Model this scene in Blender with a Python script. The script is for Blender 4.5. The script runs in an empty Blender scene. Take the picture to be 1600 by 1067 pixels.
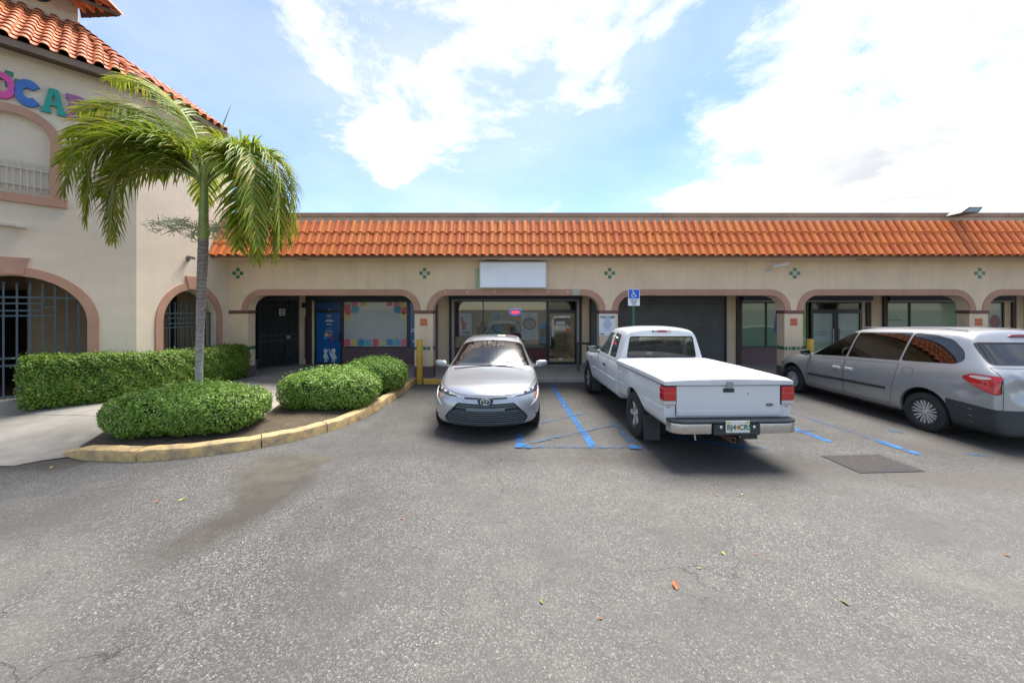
import bpy, bmesh, math, random
from mathutils import Vector, Matrix
R = math.radians
random.seed(7)
scene = bpy.context.scene
C = scene.collection
# ------------------------------------------------------------------ camera
cam_d = bpy.data.cameras.new('camera')
cam = bpy.data.objects.new('camera', cam_d); C.objects.link(cam)
cam.location = (0, 0, 2.13); cam.rotation_euler = (R(90), 0, 0)
cam_d.sensor_width = 36; cam_d.lens = 36 * 575 / 1600
cam_d.shift_y = -(533.5 - 483) / 1600
cam_d.clip_start = .05; cam_d.clip_end = 3000
scene.camera = cam
scene.view_settings.view_transform = 'Standard'
scene.view_settings.look = 'None'
scene.view_settings.gamma = 1
scene.view_settings.exposure = 2.15
scene.cycles.use_denoising = True
scene.cycles.max_bounces = 8
scene.cycles.transparent_max_bounces = 16
scene.cycles.sample_clamp_indirect = 6
# ------------------------------------------------------------------ sky and sun
SUN_EL, SUN_AZ = 68, 30          # azimuth measured from +Y towards +X
world = bpy.data.worlds.new('World'); scene.world = world; world.use_nodes = True
def build_world():
    nt = world.node_tree; N = nt.nodes; L = nt.links
    for n in list(N): N.remove(n)
    out = N.new('ShaderNodeOutputWorld'); bg = N.new('ShaderNodeBackground')
    sky = N.new('ShaderNodeTexSky'); sky.sky_type = 'NISHITA'; sky.sun_disc = False
    sky.sun_elevation = R(SUN_EL); sky.sun_rotation = R(SUN_AZ)
    sky.air_density = 1.0; sky.dust_density = .15; sky.ozone_density = 2.0
    tc = N.new('ShaderNodeTexCoord')
    def m(op, a, b=None, c=None):
        n = N.new('ShaderNodeMath'); n.operation = op
        for i, v in enumerate((a, b, c)):
            if v is None: continue
            if isinstance(v, (int, float)): n.inputs[i].default_value = v
            else: L.new(v, n.inputs[i])
        return n.outputs[0]
    nrm = N.new('ShaderNodeVectorMath'); nrm.operation = 'NORMALIZE'; L.new(tc.outputs['Generated'], nrm.inputs[0])
    D = nrm.outputs[0]
    sep = N.new('ShaderNodeSeparateXYZ'); L.new(D, sep.inputs[0])
    # clouds lie on a flat layer overhead
    zz = m('ADD', m('MAXIMUM', sep.outputs['Z'], 0.0), .16)
    cmb = N.new('ShaderNodeCombineXYZ')
    L.new(m('DIVIDE', sep.outputs['X'], zz), cmb.inputs[0]); L.new(m('DIVIDE', sep.outputs['Y'], zz), cmb.inputs[1])
    def noise(scale, detail, rough, off, dist=0):
        ad = N.new('ShaderNodeVectorMath'); ad.operation = 'ADD'; L.new(cmb.outputs[0], ad.inputs[0]); ad.inputs[1].default_value = off
        n = N.new('ShaderNodeTexNoise'); n.inputs['Scale'].default_value = scale; n.inputs['Detail'].default_value = detail
        n.inputs['Roughness'].default_value = rough; n.inputs['Distortion'].default_value = dist
        L.new(ad.outputs[0], n.inputs['Vector']); return n.outputs[0]
    base = m('MULTIPLY_ADD', noise(1.7, 12, .66, (3.1, 1.7, 0), .25), 1.7, -.36)
    thin = noise(.9, 6, .55, (9.3, 4.2, 2))
    def blob(px, py, deg_in, deg_out, w):
        c = Vector(((px - 800) / 575, 1, (483 - py) / 575)).normalized()
        d = N.new('ShaderNodeVectorMath'); d.operation = 'DOT_PRODUCT'; L.new(D, d.inputs[0]); d.inputs[1].default_value = c
        mr = N.new('ShaderNodeMapRange'); mr.interpolation_type = 'SMOOTHSTEP'
        L.new(d.outputs['Value'], mr.inputs[0])
        mr.inputs[1].default_value = math.cos(R(deg_out)); mr.inputs[2].default_value = math.cos(R(deg_in))
        mr.inputs[3].default_value = 0; mr.inputs[4].default_value = w
        return mr.outputs[0]
    b = base
    for a in SKY_BLOBS: b = m('ADD', b, blob(*a))
    mask = N.new('ShaderNodeMapRange'); mask.interpolation_type = 'SMOOTHSTEP'; L.new(b, mask.inputs[0])
    mask.inputs[1].default_value = .46; mask.inputs[2].default_value = .86
    hz = N.new('ShaderNodeMapRange'); L.new(thin, hz.inputs[0]); hz.inputs[1].default_value = .35; hz.inputs[2].default_value = .75
    hz.inputs[3].default_value = .0; hz.inputs[4].default_value = .40
    veil = m('MINIMUM', m('ADD', m('MAXIMUM', mask.outputs[0], hz.outputs[0]), blob(760, 40, 6, 28, .22)), 1.0)
    # thicker parts of a cloud are greyer underneath
    core = N.new('ShaderNodeMapRange'); L.new(b, core.inputs[0]); core.inputs[1].default_value = .60; core.inputs[2].default_value = .95
    shade = noise(1.9, 7, .55, (1, 7, 3))
    cr = N.new('ShaderNodeMapRange'); L.new(shade, cr.inputs[0]); cr.inputs[1].default_value = .38; cr.inputs[2].default_value = .74; cr.inputs[4].default_value = .6
    grey = m('MULTIPLY', core.outputs[0], m('MINIMUM', m('ADD', cr.outputs[0], blob(1540, 270, 4, 20, .45)), 1.0))
    ccol = N.new('ShaderNodeMix'); ccol.data_type = 'RGBA'
    L.new(grey, ccol.inputs['Factor']); ccol.inputs['A'].default_value = (3.15, 3.17, 3.2, 1); ccol.inputs['B'].default_value = (1.6, 1.67, 1.78, 1)
    mx = N.new('ShaderNodeMix'); mx.data_type = 'RGBA'
    L.new(veil, mx.inputs['Factor']); hsv = N.new('ShaderNodeHueSaturation'); hsv.inputs['Saturation'].default_value = 1.05; hsv.inputs['Value'].default_value = .56; hsv.inputs['Hue'].default_value = .504; L.new(sky.outputs[0], hsv.inputs['Color']); L.new(hsv.outputs[0], mx.inputs['A']); L.new(ccol.outputs['Result'], mx.inputs['B'])
    L.new(mx.outputs['Result'], bg.inputs[0]); bg.inputs[1].default_value = .10
    L.new(bg.outputs[0], out.inputs[0])
# px, py in the photograph only name a compass direction in the sky here
SKY_BLOBS = [(1400, 170, 6, 24, .26), (1180, 300, 3, 15, .10), (620, 40, 8, 20, .20), (900, -60, 4, 20, .12), (605, 232, 2, 6, .24), (622, 280, 1, 4, .22), (440, 180, 4, 14, .02),
             (820, 270, 6, 18, -.16), (230, 90, 4, 16, -.14), (500, 300, 4, 13, -.12), (1160, 60, 2, 9, -.14), (960, 180, 3, 10, -.08), (1480, 300, 6, 18, .10)]
build_world()
sd = bpy.data.lights.new('sun', 'SUN'); sd.energy = 2.1; sd.angle = R(36); sd.color = (1, .955, .89)
sun = bpy.data.objects.new('sun', sd); C.objects.link(sun)
sun.rotation_euler = Vector((-math.sin(R(SUN_AZ)) * math.cos(R(SUN_EL)), -math.cos(R(SUN_AZ)) * math.cos(R(SUN_EL)), -math.sin(R(SUN_EL)))).to_track_quat('-Z', 'Y').to_euler()
sun.location = (0, 20, 30)

# ------------------------------------------------------------------ materials
MATS = {}
def mat(name, col, rough=.6, metal=0, var=0, vscale=3, bump=0, bscale=60, coat=0, spec=.5, var2=None, rnd=0, stretch=None, emis=0, streak=0):
    """plain procedural surface: base colour, large and small colour variation, bump, per-object random tint"""
    if name in MATS: return MATS[name]
    M = bpy.data.materials.new(name); M.use_nodes = True; MATS[name] = M
    nt = M.node_tree; N = nt.nodes; L = nt.links; B = N['Principled BSDF']
    B.inputs['Base Color'].default_value = (*col, 1); B.inputs['Roughness'].default_value = rough
    B.inputs['Metallic'].default_value = metal; B.inputs['Coat Weight'].default_value = coat; B.inputs['Coat Roughness'].default_value = .04
    B.inputs['Specular IOR Level'].default_value = spec
    M.diffuse_color = (*col, 1)
    tc = N.new('ShaderNodeTexCoord'); src = tc.outputs['Object']
    if stretch:
        mp = N.new('ShaderNodeMapping'); mp.inputs['Scale'].default_value = stretch; L.new(src, mp.inputs[0]); src = mp.outputs[0]
    cur = None
    if var:
        n = N.new('ShaderNodeTexNoise'); n.inputs['Scale'].default_value = vscale; n.inputs['Detail'].default_value = 8; n.inputs['Roughness'].default_value = .65
        L.new(src, n.inputs['Vector'])
        mr = N.new('ShaderNodeMapRange'); L.new(n.outputs[0], mr.inputs[0]); mr.inputs[1].default_value = .3; mr.inputs[2].default_value = .7
        mx = N.new('ShaderNodeMix'); mx.data_type = 'RGBA'; L.new(mr.outputs[0], mx.inputs['Factor'])
        c2 = var2 or tuple(max(0, c * (1 - var)) for c in col)
        mx.inputs['A'].default_value = (*[min(1, c * (1 + var * .35)) for c in col], 1); mx.inputs['B'].default_value = (*c2, 1)
        cur = mx.outputs['Result']
    if streak:
        mp2 = N.new('ShaderNodeMapping'); mp2.inputs['Scale'].default_value = (3.5, 3.5, .28); L.new(tc.outputs['Object'], mp2.inputs[0])
        n2 = N.new('ShaderNodeTexNoise'); n2.inputs['Scale'].default_value = 1.6; n2.inputs['Detail'].default_value = 9; n2.inputs['Roughness'].default_value = .7; L.new(mp2.outputs[0], n2.inputs['Vector'])
        r3 = N.new('ShaderNodeMapRange'); L.new(n2.outputs[0], r3.inputs[0]); r3.inputs[1].default_value = .50; r3.inputs[2].default_value = .78; r3.inputs[4].default_value = streak
        n4 = N.new('ShaderNodeTexNoise'); n4.inputs['Scale'].default_value = 9; n4.inputs['Detail'].default_value = 3; L.new(tc.outputs['Object'], n4.inputs['Vector'])
        r4 = N.new('ShaderNodeMapRange'); L.new(n4.outputs[0], r4.inputs[0]); r4.inputs[1].default_value = .72; r4.inputs[2].default_value = .78; r4.inputs[4].default_value = streak * .8
        mxx = N.new('ShaderNodeMath'); mxx.operation = 'MAXIMUM'; L.new(r3.outputs[0], mxx.inputs[0]); L.new(r4.outputs[0], mxx.inputs[1])
        m3 = N.new('ShaderNodeMix'); m3.data_type = 'RGBA'; L.new(mxx.outputs[0], m3.inputs['Factor'])
        if cur: L.new(cur, m3.inputs['A'])
        else: m3.inputs['A'].default_value = (*col, 1)
        m3.inputs['B'].default_value = (col[0] * .45, col[1] * .43, col[2] * .42, 1); cur = m3.outputs['Result']
    if rnd:
        oi = N.new('ShaderNodeObjectInfo'); hs = N.new('ShaderNodeHueSaturation')
        mr = N.new('ShaderNodeMapRange'); L.new(oi.outputs['Random'], mr.inputs[0]); mr.inputs[3].default_value = 1 - rnd; mr.inputs[4].default_value = 1 + rnd
        L.new(mr.outputs[0], hs.inputs['Value'])
        m2 = N.new('ShaderNodeMath'); m2.operation = 'MULTIPLY_ADD'; L.new(oi.outputs['Random'], m2.inputs[0]); m2.inputs[1].default_value = .010; m2.inputs[2].default_value = .495
        L.new(m2.outputs[0], hs.inputs['Hue'])
        if cur: L.new(cur, hs.inputs['Color'])
        else: hs.inputs['Color'].default_value = (*col, 1)
        cur = hs.outputs[0]
    if cur: L.new(cur, B.inputs['Base Color'])
    if bump:
        n = N.new('ShaderNodeTexNoise'); n.inputs['Scale'].default_value = bscale; n.inputs['Detail'].default_value = 4
        L.new(src, n.inputs['Vector'])
        b = N.new('ShaderNodeBump'); b.inputs['Strength'].default_value = bump; b.inputs['Distance'].default_value = .01
        L.new(n.outputs[0], b.inputs['Height']); L.new(b.outputs[0], B.inputs['Normal'])
    if emis:
        B.inputs['Emission Color'].default_value = (*col, 1); B.inputs['Emission Strength'].default_value = emis
    return M
def glass(name, tint, refl_rough=.02, clear=1.0, ior=1.5):
    """thin pane: tinted see-through plus a sharp reflection"""
    if name in MATS: return MATS[name]
    M = bpy.data.materials.new(name); M.use_nodes = True; MATS[name] = M
    nt = M.node_tree; N = nt.nodes; L = nt.links
    for n in list(N): N.remove(n)
    o = N.new('ShaderNodeOutputMaterial'); t = N.new('ShaderNodeBsdfTransparent'); t.inputs[0].default_value = (*tint, 1)
    g = N.new('ShaderNodeBsdfGlossy'); g.inputs['Roughness'].default_value = refl_rough; g.inputs[0].default_value = (1, 1, 1, 1)
    f = N.new('ShaderNodeFresnel'); f.inputs[0].default_value = ior
    m2 = N.new('ShaderNodeMath'); m2.operation = 'MULTIPLY_ADD'; L.new(f.outputs[0], m2.inputs[0]); m2.inputs[1].default_value = 1.1; m2.inputs[2].default_value = .01
    m2.use_clamp = True
    mx = N.new('ShaderNodeMixShader'); L.new(m2.outputs[0], mx.inputs[0]); L.new(t.outputs[0], mx.inputs[1]); L.new(g.outputs[0], mx.inputs[2])
    L.new(mx.outputs[0], o.inputs[0]); M.diffuse_color = (*tint, .5)
    return M

# ------------------------------------------------------------------ mesh helpers
class MB:
    """collects shapes that become ONE mesh object"""
    def __init__(s): s.v = []; s.f = []; s.mi = []
    def add(s, vs, fs, mi=0):
        o = len(s.v); s.v += [tuple(v) for v in vs]; s.f += [tuple(i + o for i in f) for f in fs]; s.mi += [mi] * len(fs); return s
    def box(s, x0, x1, y0, y1, z0, z1, mi=0):
        return s.add([(x0, y0, z0), (x1, y0, z0), (x1, y1, z0), (x0, y1, z0), (x0, y0, z1), (x1, y0, z1), (x1, y1, z1), (x0, y1, z1)],
                     [(0, 3, 2, 1), (4, 5, 6, 7), (0, 1, 5, 4), (1, 2, 6, 5), (2, 3, 7, 6), (3, 0, 4, 7)], mi)
    def obox(s, c, ax, ay, az, mi=0):
        """box from centre and three half-axis vectors"""
        c, ax, ay, az = map(Vector, (c, ax, ay, az))
        vs = [c + ax * i + ay * j + az * k for k in (-1, 1) for j in (-1, 1) for i in (-1, 1)]
        return s.add(vs, [(0, 2, 3, 1), (4, 5, 7, 6), (0, 1, 5, 4), (1, 3, 7, 5), (3, 2, 6, 7), (2, 0, 4, 6)], mi)
    def bar(s, a, b, w, mi=0, w2=None):
        a, b = Vector(a), Vector(b); d = b - a; l = d.length; d.normalize()
        u = d.cross(Vector((0, 0, 1)))
        if u.length < 1e-4: u = Vector((1, 0, 0))
        u.normalize(); v = d.cross(u)
        return s.obox((a + b) / 2, d * (l / 2), u * (w / 2), v * ((w2 or w) / 2), mi)
    def tube(s, path, rad, n=8, mi=0, caps=True):
        P = [Vector(p) for p in path]; rs = rad if isinstance(rad, (list, tuple)) else [rad] * len(P)
        vs = []; fs = []; pu = None
        for i, p in enumerate(P):
            d = (P[min(i + 1, len(P) - 1)] - P[max(i - 1, 0)]).normalized()
            u = (pu - d * pu.dot(d)) if pu else d.cross(Vector((0, 0, 1)) if abs(d.z) < .9 else Vector((1, 0, 0)))
            u.normalize(); v = d.cross(u); pu = u
            for k in range(n):
                a = 2 * math.pi * k / n; vs.append(p + (u * math.cos(a) + v * math.sin(a)) * rs[i])
        for i in range(len(P) - 1):
            for k in range(n):
                k2 = (k + 1) % n; fs.append((i * n + k, i * n + k2, i * n + n + k2, i * n + n + k))
        if caps: fs.append(tuple(range(n - 1, -1, -1))); fs.append(tuple((len(P) - 1) * n + k for k in range(n)))
        return s.add(vs, fs, mi)
    def prism(s, poly, y0, y1, axis='y', mi=0):
        """2D outline (a,b) pushed along an axis: y -> (a,y,b); x -> (x,a,b); z -> (a,b,z)"""
        f = {'y': lambda a, b, t: (a, t, b), 'x': lambda a, b, t: (t, a, b), 'z': lambda a, b, t: (a, b, t)}[axis]
        n = len(poly); vs = [f(a, b, y0) for a, b in poly] + [f(a, b, y1) for a, b in poly]
        return s.add(vs, [tuple(range(n)), tuple(range(2 * n - 1, n - 1, -1))] + [(i, n + i, n + (i + 1) % n, (i + 1) % n) for i in range(n)], mi)
    def lathe(s, prof, n=32, axis='x', c=(0, 0, 0), mi=0):
        """profile (t along axis, r)"""
        vs = []; fs = []; m = len(prof)
        for k in range(n):
            a = 2 * math.pi * k / n; ca, sa = math.cos(a), math.sin(a)
            for t, r in prof:
                p = {'x': (t, r * ca, r * sa), 'y': (r * ca, t, r * sa), 'z': (r * ca, r * sa, t)}[axis]
                vs.append((p[0] + c[0], p[1] + c[1], p[2] + c[2]))
        for k in range(n):
            k2 = (k + 1) % n
            for j in range(m - 1): fs.append((k * m + j, k * m + j + 1, k2 * m + j + 1, k2 * m + j))
        return s.add(vs, fs, mi)
    def mesh(s, name='m', smooth=False, bevel=0, fix=True):
        me = bpy.data.meshes.new(name); me.from_pydata(s.v, [], s.f)
        if any(s.mi): me.polygons.foreach_set('material_index', s.mi)
        if fix or bevel:
            bm = bmesh.new(); bm.from_mesh(me); bmesh.ops.recalc_face_normals(bm, faces=bm.faces)
            if bevel: bmesh.ops.bevel(bm, geom=[e for e in bm.edges if len(e.link_faces) == 2 and e.calc_face_angle(0) > .5], offset=bevel, segments=2, profile=.6, affect='EDGES', clamp_overlap=True)
            bm.to_mesh(me); bm.free()
        if smooth: smooth_mesh(me)
        return me
def smooth_mesh(me, ang=40):
    me.polygons.foreach_set('use_smooth', [True] * len(me.polygons))
    try: me.set_sharp_from_angle(angle=R(ang))
    except Exception: pass
WLOC = {}
def obj(name, me, m, parent=None, local=False, kind=None):
    o = bpy.data.objects.new(name, me); C.objects.link(o)
    for x in (m if isinstance(m, (list, tuple)) else [m]): 
        if x is not None: me.materials.append(x)
    if parent:
        o.parent = parent
        if not local and parent.name in WLOC: o.matrix_parent_inverse = Matrix.Translation(WLOC[parent.name]).inverted()
    if kind: o['kind'] = kind
    return o
def P(name, mb, m, parent=None, smooth=False, bevel=0, local=False, kind=None):
    return obj(name, mb.mesh(name, smooth, bevel), m, parent, local, kind)
def thing(name, label, cat, loc=(0, 0, 0), rotz=0, group=None, scale=1):
    o = bpy.data.objects.new(name, None); C.objects.link(o); o.empty_display_size = .2
    o.location = loc; o.rotation_euler = (0, 0, rotz); o.scale = (scale,) * 3
    WLOC[o.name] = Vector(loc)
    return tag(o, label, cat, group)
def tag(o, label, cat, group=None):
    o['label'] = label; o['category'] = cat
    if group: o['group'] = group
    return o
def base_at(o, loc):
    """move a one-mesh thing's origin to its base"""
    o.data.transform(Matrix.Translation(-Vector(loc))); o.location = loc; return o
def text_mesh(txt, size, depth=.004, bold=0, align='CENTER'):
    cu = bpy.data.curves.new('t', 'FONT'); cu.body = txt; cu.size = size; cu.extrude = depth; cu.offset = bold
    cu.align_x = align; cu.align_y = 'CENTER'; cu.resolution_u = 3
    o = bpy.data.objects.new('t', cu); C.objects.link(o)
    dg = bpy.context.evaluated_depsgraph_get(); me = bpy.data.meshes.new_from_object(o.evaluated_get(dg))
    bpy.data.objects.remove(o); bpy.data.curves.remove(cu)
    return me
def face_front(me, x, y, z):
    """lettering modelled in XY -> standing, facing -Y, at a point"""
    me.transform(Matrix.Translation((x, y, z)) @ Matrix.Rotation(R(90), 4, 'X')); return me
def arc(cx, cz, r, a0, a1, n):
    return [(cx + r * math.cos(R(a0 + (a1 - a0) * i / n)), cz + r * math.sin(R(a0 + (a1 - a0) * i / n))) for i in range(n + 1)]
def ell(cx, cz, a, b, n=24): return [(cx + a * math.cos(2 * math.pi * i / n), cz + b * math.sin(2 * math.pi * i / n)) for i in range(n)]
def lerp(a, b, t): return a + (b - a) * t
def clamp(x, a=0, b=1): return max(a, min(b, x))
def sstep(x, a, b):
    t = clamp((x - a) / (b - a)); return t * t * (3 - 2 * t)
# ================================================================== materials in use
M_stucco = mat('cream_stucco', (.72, .56, .385), .9, var=.14, vscale=1.1, bump=.5, bscale=70, streak=.28)
M_stucco_t = mat('pale_stucco', (.68, .575, .45), .9, var=.10, vscale=.8, bump=.6, bscale=45, stretch=(1, 1, 2.4), streak=.18)
M_trim = mat('salmon_trim', (.46, .255, .175), .85, var=.18, vscale=2, bump=.3, bscale=60, streak=.2)
M_maroon = mat('maroon_band', (.17, .065, .06), .7, var=.2, vscale=4)
M_plum = mat('plum_base', (.17, .105, .115), .75, var=.2, vscale=2, bump=.2)
M_cap = mat('tan_parapet', (.42, .25, .165), .85, var=.25, vscale=1.5, bump=.3)
M_cap2 = mat('pale_parapet', (.56, .42, .31), .85, var=.25, vscale=1.5, bump=.3)
M_tile = mat('terracotta_glaze', (.70, .19, .038), .40, var=.12, vscale=6, rnd=.06, bump=.15, bscale=30, coat=.25)
M_tile2 = mat('terracotta_faded', (.60, .20, .085), .5, var=.3, vscale=6, rnd=.16, bump=.2, bscale=30)
M_gtile = mat('green_glazed_tile', (.03, .17, .09), .3, rnd=.12)
M_rtile = mat('red_glazed_tile', (.50, .10, .035), .35, rnd=.12)
M_wtile = mat('white_glazed_tile', (.6, .52, .42), .4)
M_iron = mat('black_iron', (.018, .02, .024), .5, var=.2)
M_iron2 = mat('slate_iron', (.055, .085, .105), .5, var=.2)
M_dark = mat('dark_void', (.02, .02, .022), .9)
M_black = mat('black_frame', (.012, .016, .022), .35)
M_alu = mat('grey_aluminium', (.35, .34, .32), .5, metal=.3)
M_navy = mat('navy_housing', (.035, .05, .065), .5)
M_conc = mat('concrete', (.42, .385, .335), .9, var=.3, vscale=1.6, bump=.4, bscale=50)
M_conc2 = mat('pale_concrete', (.36, .325, .275), .9, var=.4, vscale=1.3, bump=.4, bscale=50)
M_yellow = mat('yellow_paint', (.72, .42, .035), .55, var=.3, vscale=5, var2=(.5, .3, .06))
M_white = mat('white_paint', (.78, .78, .77), .5, var=.06)
M_soil = mat('soil', (.10, .075, .045), 1, var=.5, vscale=9, bump=.8, bscale=40)
def wear_mat(name, col, c2, lo, hi, scale=6, rough=.8, cover=1):
    """worn paint: bare patches let what is below show"""
    M = bpy.data.materials.new(name); M.use_nodes = True
    nt = M.node_tree; N = nt.nodes; L = nt.links; B = N['Principled BSDF']; o = N['Material Output']
    B.inputs['Roughness'].default_value = rough
    tc = N.new('ShaderNodeTexCoord')
    n = N.new('ShaderNodeTexNoise'); n.inputs['Scale'].default_value = scale; n.inputs['Detail'].default_value = 10; n.inputs['Roughness'].default_value = .75
    L.new(tc.outputs['Object'], n.inputs['Vector'])
    mr = N.new('ShaderNodeMapRange'); L.new(n.outputs[0], mr.inputs[0]); mr.inputs[1].default_value = lo; mr.inputs[2].default_value = hi; mr.inputs[4].default_value = cover
    mx = N.new('ShaderNodeMix'); mx.data_type = 'RGBA'; L.new(n.outputs[0], mx.inputs['Factor']); mx.inputs['A'].default_value = (*c2, 1); mx.inputs['B'].default_value = (*col, 1)
    L.new(mx.outputs['Result'], B.inputs['Base Color'])
    t = N.new('ShaderNodeBsdfTransparent'); ms = N.new('ShaderNodeMixShader')
    L.new(mr.outputs[0], ms.inputs[0]); L.new(t.outputs[0], ms.inputs[1]); L.new(B.outputs[0], ms.inputs[2]); L.new(ms.outputs[0], o.inputs[0])
    return M
M_blue = wear_mat('blue_line_paint', (.012, .14, .38), (.02, .11, .26), .36, .56)
M_blue2 = wear_mat('faded_blue_paint', (.02, .10, .22), (.05, .09, .13), .42, .62, cover=.85)
M_kerb = mat('yellow_kerb', (.56, .37, .14), .85, var=.6, vscale=6, var2=(.20, .165, .12), bump=.4, bscale=40)

# ------------------------------------------------------------------ asphalt
def asphalt_mat():
    M = bpy.data.materials.new('asphalt'); M.use_nodes = True
    nt = M.node_tree; N = nt.nodes; L = nt.links; B = N['Principled BSDF']
    tc = N.new('ShaderNodeTexCoord'); co = tc.outputs['Object']
    def vor(sc, feat='F1'):
        v = N.new('ShaderNodeTexVoronoi'); v.inputs['Scale'].default_value = sc; v.feature = feat; v.voronoi_dimensions = '2D'; L.new(co, v.inputs['Vector']); return v
    def noi(sc, d=6, r=.6):
        n = N.new('ShaderNodeTexNoise'); n.inputs['Scale'].default_value = sc; n.inputs['Detail'].default_value = d; n.inputs['Roughness'].default_value = r; L.new(co, n.inputs['Vector']); return n.outputs[0]
    def mr(x, a, b, c=0, d=1):
        n = N.new('ShaderNodeMapRange'); L.new(x, n.inputs[0])
        for i, v in enumerate((a, b, c, d)): n.inputs[i + 1].default_value = v
        return n.outputs[0]
    def mix(f, a, b, t='MIX'):
        n = N.new('ShaderNodeMix'); n.data_type = 'RGBA'; n.blend_type = t
        for k, v in (('Factor', f), ('A', a), ('B', b)):
            if isinstance(v, tuple): n.inputs[k].default_value = (*v, 1)
            elif isinstance(v, (int, float)): n.inputs[k].default_value = v
            else: L.new(v, n.inputs[k])
        return n.outputs['Result']
    v = vor(88); e = vor(88, 'DISTANCE_TO_EDGE'); v2 = vor(220)
    sep = N.new('ShaderNodeSeparateColor'); L.new(v.outputs['Color'], sep.inputs[0])
    stone = mix(sep.outputs[0], (.050, .048, .045), (.215, .205, .188))
    light = mr(sep.outputs[1], .88, .98)
    stone = mix(light, stone, (.33, .315, .285))
    sep2 = N.new('ShaderNodeSeparateColor'); L.new(v2.outputs['Color'], sep2.inputs[0])
    fine = mix(sep2.outputs[0], (.026, .025, .023), (.135, .128, .116))
    body = mix(mr(sep.outputs[2], .25, .6), fine, stone)
    body = mix(mr(e.outputs['Distance'], .0, .16), (.022, .021, .020), body)
    big = noi(.45, 5); body = mix(mr(big, .38, .66, 0, .6), body, (.072, .070, .067))
    med = noi(2.6, 8, .7); body = mix(mr(med, .5, .75, 0, .35), body, (.17, .16, .142))
    blot = noi(.9, 9, .68); body = mix(mr(blot, .50, .60, 0, .42), body, (.060, .056, .050))       # patchy wear
    blot2 = noi(.27, 7, .6); body = mix(mr(blot2, .54, .64, 0, .30), body, (.19, .175, .15))
    at = N.new('ShaderNodeAttribute'); at.attribute_name = 'stain'
    sp = N.new('ShaderNodeSeparateColor'); L.new(at.outputs['Color'], sp.inputs[0])
    tn = noi(7, 8, .75)
    def damp(ch): 
        m = N.new('ShaderNodeMath'); m.operation = 'MULTIPLY'; L.new(ch, m.inputs[0]); L.new(mr(tn, .2, .62, .35, 1.25), m.inputs[1]); m.use_clamp = True; return m.outputs[0]
    body = mix(damp(sp.outputs[0]), body, (.050, .042, .034))          # oil and dirt
    body = mix(damp(sp.outputs[1]), body, mix(mr(noi(3.5, 9, .7), .35, .7), (.095, .084, .062), (.045, .037, .027)))          # silt patch
    body = mix(damp(sp.outputs[2]), body, (.27, .245, .21))             # worn pale areas
    dn = N.new('ShaderNodeTexNoise'); dn.inputs['Scale'].default_value = 1.3; dn.inputs['Detail'].default_value = 7; L.new(co, dn.inputs['Vector'])
    dv = N.new('ShaderNodeVectorMath'); dv.operation = 'MULTIPLY_ADD'; L.new(dn.outputs['Color'], dv.inputs[0]); dv.inputs[1].default_value = (1.3, 1.3, 0); L.new(co, dv.inputs[2])
    ck = N.new('ShaderNodeTexVoronoi'); ck.feature = 'DISTANCE_TO_EDGE'; ck.voronoi_dimensions = '2D'; ck.inputs['Scale'].default_value = .42; L.new(dv.outputs[0], ck.inputs['Vector'])
    gate = mr(noi(.35, 2), .46, .6)
    cm = N.new('ShaderNodeMath'); cm.operation = 'MULTIPLY'; L.new(mr(ck.outputs['Distance'], .0008, .004, .7, 0), cm.inputs[0]); L.new(gate, cm.inputs[1])
    body = mix(cm.outputs[0], body, (.022, .020, .018))                # hairline cracks
    L.new(body, B.inputs['Base Color'])
    B.inputs['Roughness'].default_value = .85
    b = N.new('ShaderNodeBump'); b.inputs['Strength'].default_value = .55; b.inputs['Distance'].default_value = .006
    L.new(e.outputs['Distance'], b.inputs['Height']); L.new(b.outputs[0], B.inputs['Normal'])
    return M
M_asph = asphalt_mat()
def seg_d(x, y, pts):
    best = 9e9
    for (ax, ay), (bx, by) in zip(pts, pts[1:]):
        dx, dy = bx - ax, by - ay; t = clamp(((x - ax) * dx + (y - ay) * dy) / (dx * dx + dy * dy)); 
        best = min(best, math.hypot(x - ax - t * dx, y - ay - t * dy))
    return best
def in_poly(x, y, poly):
    c = False; n = len(poly)
    for i in range(n):
        (x1, y1), (x2, y2) = poly[i], poly[i - 1]
        if (y1 > y) != (y2 > y) and x < (x2 - x1) * (y - y1) / (y2 - y1) + x1: c = not c
    return c
SILT = [(-3.7, 5.40), (-2.50, 5.33), (-2.60, 5.0), (-2.68, 4.68), (-2.58, 4.06), (-2.75, 3.80), (-3.3, 4.3), (-3.75, 4.9)]
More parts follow.
